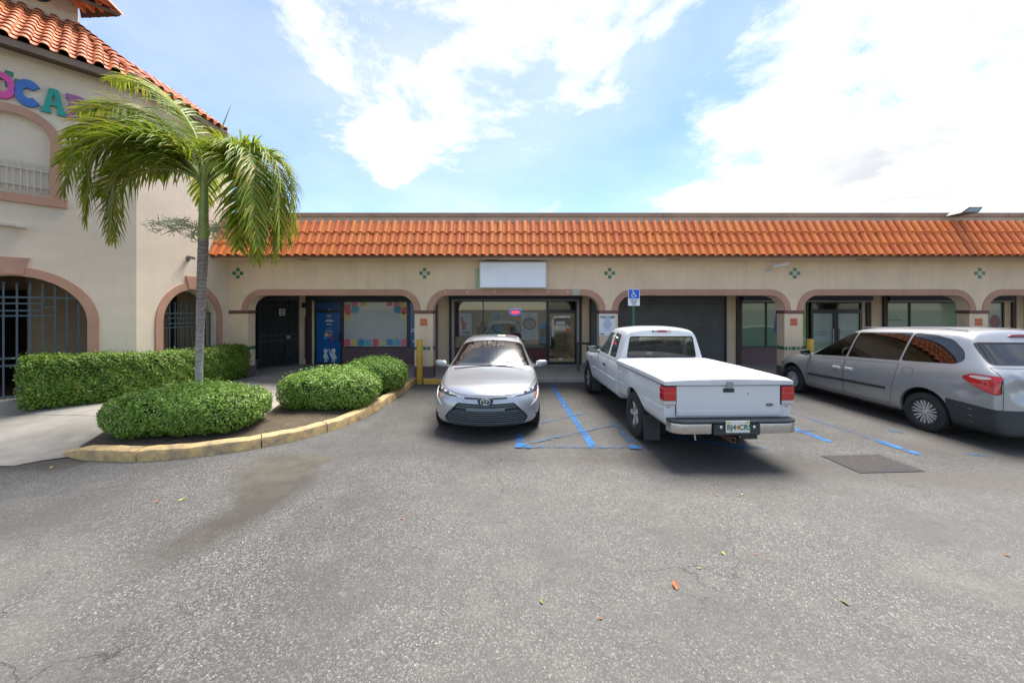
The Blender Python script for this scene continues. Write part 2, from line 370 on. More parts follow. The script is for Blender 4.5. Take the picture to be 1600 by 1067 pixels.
def build_ground():
    x0, x1, y0, y1, st = -16, 20, -2, 15, .075
    nx, ny = int((x1 - x0) / st) + 1, int((y1 - y0) / st) + 1
    vs = []; col = []
    track = [(-2.72, 4.6), (-2.72, 4.1), (-2.85, 3.6), (-3.0, 3.1)]
    flow = [(1.2, 5.35), (2.6, 5.1), (4.2, 4.95), (5.5, 4.6), (7.5, 4.3), (9, 4.5)]
    for j in range(ny):
        y = y0 + j * st
        for i in range(nx):
            x = x0 + i * st
            vs.append((x, y, 0))
            d = 0; s = 0; w = 0
            # ground under and behind the parked vehicles is oily
            for cx, cy, rx, ry, a in ((2.6, 5.25, 2.2, .28, .5), (.2, 5.35, 1.6, .22, .35), (-2.0, 8.0, .35, 2.0, .35), (-1.9, 5.6, .9, .3, .3), (6.2, 4.9, 2.0, .35, .4), (-.42, 7.6, .9, 2.2, .75), (2.9, 7.4, .9, 2.6, .7), (2.9, 5.5, .7, .8, .5), (8.2, 7.4, 1.2, 2.6, .8), (7.2, 5.6, 1.2, .6, .55), (-.6, 5.7, .8, .3, .5), (1.9, 9.0, .5, 1.4, .45), (5.3, 8.5, .7, 1.8, .35)):
                q = ((x - cx) / rx) ** 2 + ((y - cy) / ry) ** 2
                if q < 2.2: d = max(d, a * (1 - sstep(q, .3, 2.2)))
            if -2.6 < x < 11 and y > 5.2: d = max(d, .34 * sstep(y, 5.2, 6.4))
            if -1 < x < 10: d = max(d, .6 * (1 - sstep(seg_d(x, y, flow), .12, .55)))
            if x < -2: d = max(d, 1.0 * (1 - sstep(seg_d(x, y, track), .06, .42)) * sstep(y, 2.6, 3.8))
            if x < -5.9 and 4.75 < y < 5.5: d = max(d, .8 * sstep(y, 4.75, 4.95))
            if -4.6 < x < -2.3 and 3.6 < y < 5.7:
                if in_poly(x, y, SILT): s = (.75 * sstep(y, 3.9, 4.9) + .1) * sstep(x, -3.9, -3.2) * 1.1; d = max(d, (.35 + .6 * (1 - sstep(y, 4.3, 5.2))) * sstep(x, -3.6, -2.9))
            if y < 5.6 and x > -2: w = .14 * sstep(x, -2, 0) * (1 - sstep(y, 4.4, 5.3))
            col.append((d, s, w, 1))
    fs = [(j * nx + i, j * nx + i + 1, (j + 1) * nx + i + 1, (j + 1) * nx + i) for j in range(ny - 1) for i in range(nx - 1)]
    me = bpy.data.meshes.new('ground'); me.from_pydata(vs, [], fs)
    a = me.color_attributes.new('stain', 'FLOAT_COLOR', 'POINT')
    a.data.foreach_set('color', [c for q in col for c in q])
    g = obj('parking_lot', me, M_asph, kind='structure'); g['label'] = 'grey aggregate asphalt of the parking lot'
    far = P('ground', MB().add([(-900, -900, -.03), (900, -900, -.03), (900, 900, -.03), (-900, 900, -.03)], [(0, 1, 2, 3)]), M_asph, kind='structure')
build_ground()

# ------------------------------------------------------------------ painted bay lines (sheets 4 mm above the asphalt)
def line(name, pts, m, z=.005):
    n = len(pts); return P(name, MB().add([(x, y, z) for x, y in pts], [tuple(range(n))]), m, kind='structure')
def strip(name, a, b, w, m, z=.005):
    a, b = Vector(a), Vector(b); d = (b - a).normalized(); u = Vector((-d.y, d.x)) * w / 2
    return line(name, [tuple(a - u), tuple(b - u), tuple(b + u), tuple(a + u)], m, z)
strip('bay_line', (1.10, 10.3), (1.26, 5.62), .13, M_blue)
strip('bay_line', (1.92, 7.0), (1.90, 5.66), .12, M_blue2, .009)
strip('bay_line', (.13, 6.25), (.12, 5.70), .12, M_blue)
strip('bay_line', (.12, 5.68), (1.95, 5.66), .09, M_blue2, .013)
strip('bay_line', (.15, 5.75), (1.86, 6.75), .08, M_blue2, .017)
strip('bay_line', (.48, 6.85), (1.55, 7.55), .08, M_blue2, .009)
strip('bay_line', (1.80, 5.66), (1.98, 5.62), .14, M_blue, .021)
strip('bay_line', (.05, 5.70), (.30, 5.68), .14, M_blue, .021)
strip('bay_line', (2.6, 6.2), (3.6, 5.62), .12, M_blue, .009)
strip('bay_line', (3.1, 5.72), (3.9, 5.62), .11, M_blue2, .013)
strip('bay_line', (5.0, 6.75), (5.12, 5.9), .12, M_blue, .005)
strip('bay_line', (4.95, 6.35), (5.3, 6.5), .11, M_blue2, .009)
strip('bay_line', (5.75, 7.6), (5.93, 5.75), .10, M_blue2)
strip('bay_line', (5.91, 6.0), (5.96, 5.38), .13, M_blue, .009)
strip('bay_line', (6.6, 6.45), (6.75, 6.35), .18, M_blue2)
strip('bay_line', (6.7, 5.42), (6.95, 5.35), .12, M_blue2)
# ------------------------------------------------------------------ kerb, pavement, beds
KERB = [(-6.50, 5.32), (-5.9, 5.17), (-5.1, 5.15), (-4.4, 5.36), (-3.8, 5.70), (-3.3, 6.2), (-2.98, 6.85), (-2.82, 7.8), (-2.76, 9.0), (-2.74, 10.55)]
def catmull(pts, n):
    out = []; Q = [Vector(p) for p in pts]; Q = [Q[0] * 2 - Q[1]] + Q + [Q[-1] * 2 - Q[-2]]
    for i in range(1, len(Q) - 2):
        for k in range(n):
            t = k / n; p0, p1, p2, p3 = Q[i - 1:i + 3]
            out.append(.5 * (2 * p1 + (p2 - p0) * t + (2 * p0 - 5 * p1 + 4 * p2 - p3) * t * t + (3 * p1 - p0 - 3 * p2 + p3) * t ** 3))
    out.append(Q[-2]); return out
KC = catmull(KERB, 12)
def build_kerb():
    root = obj('kerb', None, [], kind='structure') if False else None
    L = [0]
    for a, b in zip(KC, KC[1:]): L.append(L[-1] + (b - a).length)
    cuts = [0, 1.28, 2.78, 3.75, 5.0, 6.3, L[-1]]
    def at(s):
        for i in range(len(L) - 1):
            if L[i + 1] >= s: return KC[i].lerp(KC[i + 1], (s - L[i]) / (L[i + 1] - L[i])), (KC[i + 1] - KC[i]).normalized()
        return KC[-1], (KC[-1] - KC[-2]).normalized()
    prof = [(0, -.1), (0, .10), (.012, .145), (.045, .165), (.15, .17), (.17, .155), (.17, -.1)]
    first = None
    for c0, c1 in zip(cuts, cuts[1:]):
        m = MB(); n = 10; rings = []
        for k in range(n + 1):
            s = lerp(c0 + .008, c1 - .008, k / n); p, d = at(s); nn = Vector((-d.y, d.x))
            tz = 1 if s > .5 else .45 + .55 * sstep(s, 0, .5)
            jit = .006 * math.sin(s * 9) + .004 * math.sin(s * 23)
            rings.append([(p.x + nn.x * (t + jit), p.y + nn.y * (t + jit), z * tz + (jit * .6 if z > 0 else 0)) for t, z in prof])
        vs = [v for r in rings for v in r]; K = len(prof)
        fs = [(i * K + j, i * K + j + 1, (i + 1) * K + j + 1, (i + 1) * K + j) for i in range(n) for j in range(K - 1)]
        fs += [tuple(range(K)), tuple(n * K + j for j in reversed(range(K)))]
        m.add(vs, fs)
        if first is None: first = P('kerb', m, M_kerb, smooth=True, kind='structure')
        else: P('kerb_block', m, M_kerb, first, smooth=True)
build_kerb()
def kerb_x(y):
    for a, b in zip(KC[26:], KC[27:]):
        if a.y <= y <= b.y: return lerp(a.x, b.x, (y - a.y) / max(1e-6, b.y - a.y))
    return KC[-1].x
def pave_z(x, y):
    s = sstep(y, 5.0, 7.3); l = sstep(-x, 4.2, 8.6)
    return .01 + .07 * s + .17 * s * l * (1 - .75 * sstep(y, 8.6, 10.5))
def build_pave():
    slabs = None
    xs = [-16 + .24 * i for i in range(56)]
    for (ya, yb) in ((4.98, 6.7), (6.7, 8.2), (8.2, 9.6), (9.6, 10.70)):
        m = MB(); n = 10; rows = []
        for j in range(n + 1):
            y = lerp(ya + .006, yb - .006, j / n)
            xr = (lerp(-6.75, -6.0, sstep(y, 5.0, 5.55)) if y < 5.55 else kerb_x(max(5.55, y)) - .10)
            xl = -16
            rows.append([(lerp(xl, xr, i / 40), y, pave_z(lerp(xl, xr, i / 40), y)) for i in range(41)])
        vs = [v for r in rows for v in r]
        m.add(vs, [(j * 41 + i, j * 41 + i + 1, (j + 1) * 41 + i + 1, (j + 1) * 41 + i) for j in range(n) for i in range(40)])
        low = [(x, y, z - .12) for x, y, z in vs]
        if slabs is None: slabs = P('pavement', m, M_conc2, smooth=True, kind='structure')
        else: P('slab', m, M_conc2, slabs, smooth=True)
    P('pavement_joint', MB().add([(-16, 5.3, -.01), (-6.8, 5.3, -.01), (-2.9, 7.5, .04), (-2.9, 10.7, .04), (-16, 10.7, .0)], [(0, 1, 2, 3, 4)]), M_dark, slabs)
    # walkway under the arcade, in slabs with open joints
    first = None
    x = -9.2
    while x < 27:
        b = MB().box(x + .006, x + 1.494, 10.72, 12.2, -.1, .08)
        if first is None: first = P('sidewalk', b, M_conc, bevel=.006, kind='structure')
        else: P('slab', b, M_conc, first, bevel=.006)
        P('slab', MB().box(x + .006, x + 1.494, 12.212, 14.0, -.1, .081), M_conc, first, bevel=.006)
        x += 1.5
    P('sidewalk_joint', MB().box(-9.2, 27, 10.75, 14.0, -.1, .055), M_dark, first)
    # beds
    def bed(pts, name):
        cx = sum(p[0] for p in pts) / len(pts); cy = sum(p[1] for p in pts) / len(pts)
        m = MB(); n = len(pts); vs = [(cx, cy, pave_z(cx, cy) + .07)]; K = 6
        for k in range(1, K + 1):
            for (x, y) in pts:
                X, Y = lerp(cx, x, k / K), lerp(cy, y, k / K)
                vs.append((X, Y, pave_z(X, Y) + .05 * (1 - (k / K) ** 3) + random.uniform(0, .018) + .012))
        fs = [(0, 1 + i, 1 + (i + 1) % n) for i in range(n)]
        for k in range(K - 1):
            for i in range(n): a, b = 1 + k * n, 1 + (k + 1) * n; fs.append((a + i, b + i, b + (i + 1) % n, a + (i + 1) % n))
        return P(name, m.add(vs, fs), M_soil, smooth=True, kind='structure')
    kx = [(p.x - .0, p.y) for p in KC]
    inner = []
    for a, b in zip(KC, KC[1:]):
        d = (b - a).normalized(); inner.append((a.x - d.y * .15, a.y + d.x * .15))
    bed([p for p in inner[4:46:3]] + [(-4.2, 6.95), (-5.4, 7.1), (-6.3, 6.8), (-6.75, 6.1), (-6.5, 5.5)], 'planting_bed')
    bed([p for p in inner[42::5]] + [(-3.0, 10.5), (-4.1, 10.3), (-4.6, 9.0), (-4.95, 7.9), (-4.75, 7.1), (-4.4, 6.5)], 'planting_bed')
    return inner
KIN = build_pave()
# ================================================================== roof tile shared by both roofs
def tile_mesh(name, w, ln, h=.065, lift=.03):
    """S-shaped clay tile: a barrel and a shallow pan; x across, y up the slope, z off the roof"""
    prof = []
    n = 8
    for i in range(n + 1):
        a = math.pi * i / n; prof.append((w * .30 - w * .30 * math.cos(a), h * math.sin(a) ** .8))
    prof += [(w * .68, -.012), (w * .84, -.020), (w * 1.0, -.006)]
    t = .014; vs = []; K = len(prof)
    for y, l in ((0, lift), (ln, 0)):
        vs += [(x, y, z + l) for x, z in prof]
        vs += [(x, y, z + l - t) for x, z in prof]
    fs = []
    for j in range(K - 1):
        fs.append((j, j + 1, 2 * K + j + 1, 2 * K + j)); fs.append((K + j + 1, K + j, 3 * K + j, 3 * K + j + 1))
        fs.append((j + 1, j, K + j, K + j + 1))
    me = bpy.data.meshes.new(name); me.from_pydata(vs, [], fs)
    bm = bmesh.new(); bm.from_mesh(me); bmesh.ops.recalc_face_normals(bm, faces=bm.faces); bm.to_mesh(me); bm.free()
    smooth_mesh(me, 45); return me
def arch_hole(xc, r, spring, n=24): return arc(xc, spring, r, 180, 0, n)

# ================================================================== the long arcade building
PC = [-8.17 + 5.53 * k for k in range(7)]; PW = .275
YF, YB = 11.0, 11.32
YS = 13.7                          # plane of the shop fronts
SOF = 3.57
AR, ASP, ATOP = .45, 2.09, 2.54
bld = thing('arcade_building', 'long single-storey cream arcade of shops with orange tile mansard and rounded arches', 'building', (3, 11, 0))
def sx(px): return (px - 800) * .02383
def sz(py): return 2.13 - (py - 483) * .02383
def build_arcade():
    w = MB()
    for k in range(6):
        a, b = PC[k], PC[k + 1]; xl, xr = a + PW, b - PW
        if k == 0: a = -8.455
        w.prism([(a, ASP), (xl, ASP)] + arc(xl + AR, ASP, AR, 180, 90, 10)[1:] + arc(xr - AR, ASP, AR, 90, 0, 10) + [(b, ASP), (b, 4.70), (a, 4.70)], YF, YB)
    P('wall', w, M_stucco, bld)
    for k in range(7):
        x0, x1 = PC[k] - PW, PC[k] + PW
        if k == 0: x0 = -8.455
        pl = P('pillar', MB().box(x0, x1, YF, YB, .085, ASP - .095), M_stucco, bld, bevel=.006)
        P('pillar_base', MB().box(x0 - (.012 if k else 0), x1 + .012, YF - .012, YB + .012, .083, .42), M_plum, pl, bevel=.004)
        P('impost_band', MB().box(x0 - (.02 if k else 0), x1 + .02, YF - .022, YB + .02, ASP - .095, ASP), M_maroon, pl, bevel=.004)
        if k: 
            for i in (0, 1):
                for j in (0, 1):
                    P('red_tile', MB().box(PC[k] - .105 + i * .108, PC[k] - .003 + i * .108, YF - .012, YF + .01, 1.64 + j * .108, 1.742 + j * .108), M_rtile, pl, bevel=.004)
        # band of little green tiles round the pillar
        xx = x0 + .004; 
        while xx < x1 - .05:
            wd = random.choice((.05, .09, .09)); wd = min(wd, x1 - xx - .004)
            P('green_tile', MB().box(xx, xx + wd - .008, YF - .010, YF + .01, .915, 1.01), M_gtile, pl); xx += wd + random.choice((0, 0, .03))
        for q in range(3): P('green_tile', MB().box(x1 - .01, x1 + .01, YF + .015 + q * .1, YF + .10 + q * .1, .915, 1.01), M_gtile, pl)
        if k > 0:
            for q in range(3): P('green_tile', MB().box(x0 - .01, x0 + .01, YF + .015 + q * .1, YF + .10 + q * .1, .915, 1.01), M_gtile, pl)
    # arch trims, each a moulding of its own
    for k in range(6):
        xl, xr = PC[k] + PW, PC[k + 1] - PW; T = .18
        inn = [(xl, ASP)] + arc(xl + AR, ASP, AR, 180, 90, 12)[1:] + arc(xr - AR, ASP, AR, 90, 0, 12) 
        out = [(xl - T, ASP)] + arc(xl + AR, ASP, AR + T, 180, 90, 12)[1:] + arc(xr - AR, ASP, AR + T, 90, 0, 12)
        m = MB(); n = len(inn); y0, y1 = YF - .02, YF + .01
        vs = [(x, y0, z) for x, z in inn] + [(x, y0, z) for x, z in out] + [(x, y1, z) for x, z in inn] + [(x, y1, z) for x, z in out]
        fs = []
        for i in range(n - 1): fs += [(i, i + 1, n + i + 1, n + i), (i, 2 * n + i, 2 * n + i + 1, i + 1), (n + i, n + i + 1, 3 * n + i + 1, 3 * n + i)]
        fs += [(0, n, 3 * n, 2 * n), (n - 1, 3 * n - 1, 4 * n - 1, 2 * n - 1)]
        P('arch_trim', m.add(vs, fs), M_trim, bld)
    # green cross ornaments above the pillars
    for k in range(6):
        x = PC[k] + .03 if k else -8.19; z = 3.20
        for dx, dz in ((-.11, 0), (.11, 0), (0, .11), (0, -.11)):
            P('green_tile', MB().box(x + dx - .05, x + dx + .05, YF - .012, YF + .01, z + dz - .05, z + dz + .05), M_gtile, bld, bevel=.004)
        P('white_tile', MB().box(x - .05, x + .05, YF - .010, YF + .01, z - .05, z + .05), M_wtile, bld)
        P('red_tile', MB().box(x - .018, x + .018, YF - .014, YF + .01, z - .018, z + .018), M_rtile, bld)
    # soffit, fascia, deck, parapet
    XL, XR = -8.455, 25.0
    P('soffit', MB().box(XL, XR, 10.37, YF + .01, SOF, SOF + .03), M_stucco, bld)
    P('fascia', MB().box(XL, XR, 10.335, 10.37, SOF - .004, SOF + .075), mat('brown_fascia', (.20, .095, .06), .7, var=.2), bld)
    for x in (-6.2, -.75, 4.5, 10.0, 15.0):
        P('soffit_vent', MB().box(x, x + .34, 10.62, 10.70, SOF - .008, SOF + .01), M_dark, bld)
    A, B = Vector((0, 10.33, 3.645)), Vector((0, 10.80, 4.68)); sl = (B - A); L = sl.length; up = sl.normalized(); nz = Vector((0, -up.z, up.y))
    roof = P('roof', MB().add([(XL, A.y, A.z), (XR, A.y, A.z), (XR, B.y, B.z), (XL, B.y, B.z), (XL, 11.05, 3.66), (XR, 11.05, 3.66)], [(0, 1, 2, 3), (0, 4, 5, 1), (1, 5, 2), (0, 3, 4)]), mat('roof_underlay', (.09, .04, .025), .9), bld)
    pitch = .2365; ex = L / 3
    tm = tile_mesh('tile', pitch, ex * 1.10, .072, .032)
    tm.materials.append(M_tile)
    rot = Matrix((Vector((1, 0, 0)), up, nz)).transposed().to_4x4()
    ncol = int((15.0 - XL) / pitch); rest = MB()
    for r in range(3):
        for c in range(int((XR - XL) / pitch)):
            p = A + up * (ex * r - .03 + random.uniform(-.006, .006)) + nz * (.012 + random.uniform(0, .004)); p.x = XL + .003 + c * pitch
            Mx = Matrix.Translation(p) @ rot @ Matrix.Rotation(random.uniform(-.012, .012) + (random.uniform(-.06, .06) if random.random() < .05 else 0), 4, 'Z')
            if c < ncol:
                o = bpy.data.objects.new('tile', tm); C.objects.link(o); o.parent = roof; o.matrix_local = Mx
            else:
                rest.add([Mx @ v.co for v in tm.vertices], [tuple(q.vertices) for q in tm.polygons])
    me = rest.mesh('tiles', fix=False); smooth_mesh(me, 45); obj('tile_rows', me, M_tile, roof, kind='stuff')
    P('flashing', MB().prism([(10.79, 4.66), (10.83, 4.66), (10.86, 4.75), (10.80, 4.73)], XL, XR, 'x'), M_cap2, bld)
    x = -8.46
    P('parapet', MB().box(XL, XR, 10.86, 11.25, 4.66, 4.845), M_cap2, bld)
    while x < XR:
        x1 = min(XR, x + random.uniform(1.8, 3.4))
        P('parapet_cap', MB().box(x + .003, x1 - .003, 10.825, 11.28, 4.845, 4.965), M_cap, bld, bevel=.006); x = x1
    # ceiling, back block and roof slab of the arcade
    P('ceiling', MB().box(XL, XR, YB, YS + .3, 2.80, 2.86), M_stucco, bld)
    P('roof_slab', MB().box(-10.5, XR, 11.95, 20, 4.45, 4.55).box(XL, XR, 11.25, 11.95, 4.45, 4.55), M_conc, bld)
    P('back_wall', MB().box(XL, XR, 19.8, 20, 0, 4.45), M_stucco, bld)
    P('end_wall', MB().box(XR - .2, XR, YS + .2, 19.8, 0, 4.45), M_stucco, bld)
    P('end_wall', MB().box(-10.5, -10.4, 11.32, 19.8, 0, 4.45), M_dark, bld)
build_arcade()

# ------------------------------------------------------------------ shop fronts behind the arches
M_bluefilm = mat('blue_window_film', (.01, .115, .36), .25, var=.25, vscale=.8, coat=.5)
M_bluefilm2 = mat('deep_blue_film', (.012, .075, .21), .25, coat=.5)
M_paper = mat('pale_grey_film', (.42, .44, .45), .3, var=.1, vscale=.6, coat=.5)
M_sage = mat('sage_film', (.20, .29, .205), .22, var=.12, vscale=.7, coat=.6)
M_lime = mat('lime_film', (.20, .36, .07), .22, coat=.6)
M_frost = mat('frosted_film', (.28, .34, .31), .3, var=.1, coat=.6)
M_green = mat('green_wave_film', (.025, .13, .075), .25, coat=.6)
M_shop = glass('shop_glass', (.82, .86, .85))
M_shut = mat('slate_shutter', (.15, .155, .155), .5, metal=.2, var=.25, vscale=2)
M_brownrail = mat('brown_rail', (.045, .028, .025), .6)
M_room = mat('shop_room', (.22, .20, .16), .9)
def box(name, x0, x1, y0, y1, z0, z1, m, parent, bevel=0): return P(name, MB().box(x0, x1, y0, y1, z0, z1), m, parent, bevel=bevel)
def flat(name, poly, y, m, parent, d=.003): return P(name, MB().prism(poly, y - d, y), m, parent)
def rect(x0, x1, z0, z1): return [(x0, z0), (x1, z0), (x1, z1), (x0, z1)]
def frame_mb(x0, x1, z0, z1, splits, t=.05, y0=YS - .03, y1=YS + .06, cross=()):
    m = MB().box(x0, x1, y0, y1, z1 - t, z1).box(x0, x1, y0, y1, z0, z0 + t).box(x0, x0 + t, y0, y1, z0 + t, z1 - t).box(x1 - t, x1, y0, y1, z0 + t, z1 - t)
    for s in splits: m.box(s - t / 2, s + t / 2, y0 + .002, y1 - .002, z0 + t, z1 - t)
    for z in cross: m.box(x0 + t, x1 - t, y0 + .001, y1 - .001, z - t / 2, z + t / 2)
    return m
def shop_window(x0, x1, z0, z1, splits, mats, fr=M_black, t=.05):
    w = P('window', frame_mb(x0, x1, z0, z1, splits, t), fr, bld)
    e = [x0 + t] + [s for s in splits] + [x1 - t]
    for i, (a, b) in enumerate(zip(e, e[1:])):
        P('pane', MB().box(a + (t / 2 if i else 0), b - (t / 2 if i < len(e) - 2 else 0), YS + .010, YS + .018, z0 + t, z1 - t), mats[i % len(mats)], w)
    return w
ZT, ZW, ZD = 2.44, .69, 2.05       # head, window sill, door head
def puzzle(cx, cz, s, seed):
    rn = random.Random(seed); pts = []
    for k in range(4):
        a = R(90 * k); ca, sa = math.cos(a), math.sin(a); out = rn.choice((1, 1, -1))
        side = [(-s, -s), (-s * .25, -s)] + [(s * .30 * math.cos(R(q)), -s - out * s * (.08 + .24 * abs(math.sin(R(q))))) for q in (180, 150, 120, 90, 60, 30, 0)] + [(s * .25, -s)]
        pts += [(cx + x * ca - z * sa, cz + x * sa + z * ca) for x, z in side]
    return pts
def child_shape(cx, z0, h, arm):
    """plain paper-cut figure of a child"""
    b = [(-.07, 0), (-.02, 0), (-.01, .13), (.01, .13), (.02, 0), (.075, 0), (.06, .17), (.13, .12), (.15, .17), (.09, .34), (.05, .40)]
    top = [(.05 + .0, .42)] + [(.10 * math.cos(R(q)), .52 + .10 * math.sin(R(q))) for q in range(-40, 230, 20)] + [(-.05, .42)]
    l = [(-.09, .36), (-.20 if arm else -.15, .62 if arm else .18), (-.23 if arm else -.18, .60 if arm else .15), (-.13, .25), (-.06, .17)]
    return [(cx + x * h, z0 + z * h) for x, z in b + top + l]
def build_shops():
    navy = M_navy
    # ---- bay with the blue door
    x_door0, x_door1, x_w1, x_p1 = sx(492), sx(535), sx(638), sx(668)
    box('shop_wall', sx(466), sx(478), YS, YS + .2, .08, 2.8, M_stucco, bld)
    box('shop_wall', sx(487.5), x_door0, YS, YS + .2, .08, 2.45, M_stucco, bld)
    box('shutter_rail', sx(478), sx(487.5), YS - .02, YS + .1, .08, 2.8, M_brownrail, bld)
    box('shutter_rail', sx(478.5), sx(481), YS - .10, YS - .02, .3, 1.85, M_brownrail, bld)
    box('shutter_housing', sx(487.5), sx(672), YS - .16, YS + .2, ZT + .002, 2.8, navy, bld, .01)
    box('door_bell_box', sx(473.5), sx(477.5), YS - .09, YS, 2.18, 2.36, M_black, bld, .01)
    d = P('door', frame_mb(x_door0, x_door1, .085, ZD, [], .06), M_black, bld)
    box('door_panel', x_door0 + .06, x_door1 - .06, YS, YS + .02, .145, ZD - .06, M_bluefilm, d)
    box('handle', x_door1 - .10, x_door1 - .05, YS - .09, YS - .03, .92, 1.22, M_black, d, .01)
    tr = P('transom', frame_mb(x_door0, x_door1, ZD, ZT, [], .05), M_black, bld)
    box('pane', x_door0 + .05, x_door1 - .05, YS, YS + .02, ZD + .05, ZT - .05, M_bluefilm2, tr)
    wt = mat('white_print', (.62, .68, .72), .4)
    cxd = (x_door0 + x_door1) / 2 + .02
    for z, wd, h in ((2.12, .10, .02), (2.09, .16, .012), (1.90, .14, .015), (1.87, .2, .018), (1.84, .16, .008), (1.77, .18, .010), (1.73, .16, .012), (1.69, .30, .045), (1.58, .17, .02), (1.54, .2, .01), (1.42, .16, .01), (1.33, .22, .012), (1.30, .30, .012)):
        flat('print', rect(cxd - wd / 2, cxd + wd / 2, z - h / 2, z + h / 2), YS - .001 if z < ZD else YS - .001, wt, d if z < ZD else tr)
    for dx, z, a, b, col in ((-.10, 1.18, .075, .07, (.62, .50, .16)), (.06, 1.19, .075, .06, (.62, .12, .16)), (.10, 1.04, .06, .06, (.45, .01, .09)), (-.13, 1.06, .07, .05, (.05, .30, .55)), (.0, 1.12, .05, .05, (.15, .4, .2))):
        flat('print', ell(cxd + dx, z, a, b, 14), YS - .001 - abs(dx) * .01, mat('print_%d' % int(dx * 100 + 500 + z * 9), col, .4), d)
    flat('print', child_shape(cxd - .13, .16, .80, False), YS - .001, wt, d)
    flat('print', child_shape(cxd + .16, .16, .82, True), YS - .001, wt, d)
    w = shop_window(x_door1 + .002, x_w1, ZW, ZT, [], [M_paper])
    cols = [(.62, .10, .16), (.62, .48, .14), (.02, .24, .40), (.08, .36, .50), (.62, .09, .12), (.60, .52, .25), (.02, .26, .42), (.10, .38, .52), (.62, .16, .26)]
    n = 9; x0, x1 = x_door1 + .07, x_w1 - .07
    for i, c in enumerate(cols):
        cx = lerp(x0 + .10, x1 - .10, i / (n - 1))
        flat('puzzle_print', puzzle(cx, .885, .115, i), YS + .0095 - (i % 2) * .0012, mat('puzzle_%d' % i, c, .35), w, .0015)
    for i, (fx, fz, s, c) in enumerate(((.05, 2.18, .12, 0), (.16, 2.33, .10, 8), (.30, 2.34, .10, 1), (.17, 2.12, .13, 3), (.05, 1.86, .12, 1), (.06, 2.02, .10, 4), (.95, 2.10, .12, 0), (.84, 2.33, .10, 8), (.72, 2.34, .10, 8), (.86, 2.12, .13, 2), (.95, 1.88, .11, 5), (.95, 2.3, .1, 1))):
        cx = lerp(x0, x1, fx); q = [(clamp(a, x0 - .015, x1 + .015), min(b, ZT - .055)) for a, b in puzzle(cx, fz, s, i + 40)]
        flat('puzzle_print', q, YS + .0095 - (i % 4) * .0012, mat('puzzle_%d' % c, cols[c], .35), w, .0011)
    w2 = shop_window(x_w1 + .002, sx(676), ZW, ZT, [], [M_bluefilm])
    for z, wd in ((1.62, .10), (1.38, .26), (1.31, .3), (.98, .2), (.92, .22)):
        flat('print', rect(x_w1 + .38 - wd, x_w1 + .38, z - .018, z + .018), YS + .009, wt, w2)
    box('dado_wall', x_door1, sx(676), YS, YS + .2, .08, ZW, M_plum, bld)
    box('shop_wall', sx(676), sx(703), YS, YS + .2, .08, 2.8, M_stucco, bld)
    box('dark_trim', sx(679), sx(684), YS - .05, YS, .085, 2.44, M_plum, bld)
    # ---- barber shop in the middle
    a0, a1, a2, a3, a4 = sx(706), sx(710), sx(755), sx(855), sx(901)
    box('shutter_rail', sx(702), sx(706), YS - .06, YS + .12, .08, 2.62, M_brownrail, bld)
    box('shutter_rail', sx(905), sx(908.5), YS - .06, YS + .12, .08, 2.62, M_brownrail, bld)
    box('shutter_housing', sx(702), sx(909), YS - .18, YS + .2, ZT + .06, 2.8, navy, bld, .01)
    box('surround', a0, sx(905), YS - .04, YS + .05, ZT, ZT + .055, M_alu, bld)
    box('surround', a0, a1, YS - .04, YS + .05, .085, ZT, M_alu, bld)
    box('surround', a4, sx(905), YS - .04, YS + .05, .085, ZT, M_alu, bld)
    win = shop_window(a1, a3, .66, ZT, [a2], [M_shop], t=.035)
    box('dado_wall', a1, a3, YS, YS + .2, .08, .66, mat('maroon_dado', (.14, .045, .045), .7, var=.2), bld)
    dr = P('door', frame_mb(a3, a4, .085, 2.06, [], .08), M_black, bld)
    box('pane', a3 + .08, a4 - .08, YS + .008, YS + .016, .165, 1.98, M_shop, dr)
    box('handle', a3 + .09, a3 + .12, YS - .08, YS - .05, .75, 1.45, M_alu, dr, .008)
    for q in (.78, 1.42): box('handle_post', a3 + .095, a3 + .115, YS - .05, YS + .008, q, q + .02, M_alu, dr)
    t2 = P('transom', frame_mb(a3, a4, 2.06, ZT, [], .04), M_black, bld)
    box('pane', a3 + .04, a4 - .04, YS + .008, YS + .016, 2.10, ZT - .04, mat('black_glass', (.006, .008, .01), .08), t2)
    # posters behind the glass
    def poster(x0, x1, z0, z1, col): return flat('poster', rect(x0, x1, z0, z1), YS + .045, mat('poster_%d' % int(x0 * 100), col, .5, var=.3, vscale=7), win, .004)
    flat('poster', rect(a1 + .03, a1 + .17, 1.1, ZT - .05), YS + .04, mat('magenta_poster', (.16, .012, .09), .5), win)
    p = poster(a1 + .2, a1 + .63, 1.15, 1.98, (.72, .74, .78))
    flat('poster_print', [(a1 + .24, 1.80), (a1 + .30, 1.86), (a1 + .36, 1.62), (a1 + .46, 1.62), (a1 + .46, 1.54), (a1 + .40, 1.52), (a1 + .44, 1.38), (a1 + .30, 1.36), (a1 + .26, 1.55)], YS + .038, mat('red_print', (.60, .06, .03), .5), win)
    flat('poster_print', ell(a1 + .45, 1.25, .16, .06, 14), YS + .039, mat('grey_print', (.25, .27, .29), .5), win)
    p = poster(a2 + .33, a2 + .72, 1.1, 2.0, (.20, .34, .40))
    flat('poster_print', ell(a2 + .50, 1.62, .15, .12, 16), YS + .038, mat('tan_print', (.60, .40, .28), .5, var=.4, vscale=20), win)
    flat('poster_print', ell(a2 + .56, 1.42, .17, .12, 16), YS + .039, mat('blue_grey_print', (.45, .55, .66), .5, var=.3, vscale=15), win)
    p = poster(a2 + 1.42, a2 + 2.02, .98, 2.0, (.70, .69, .71))
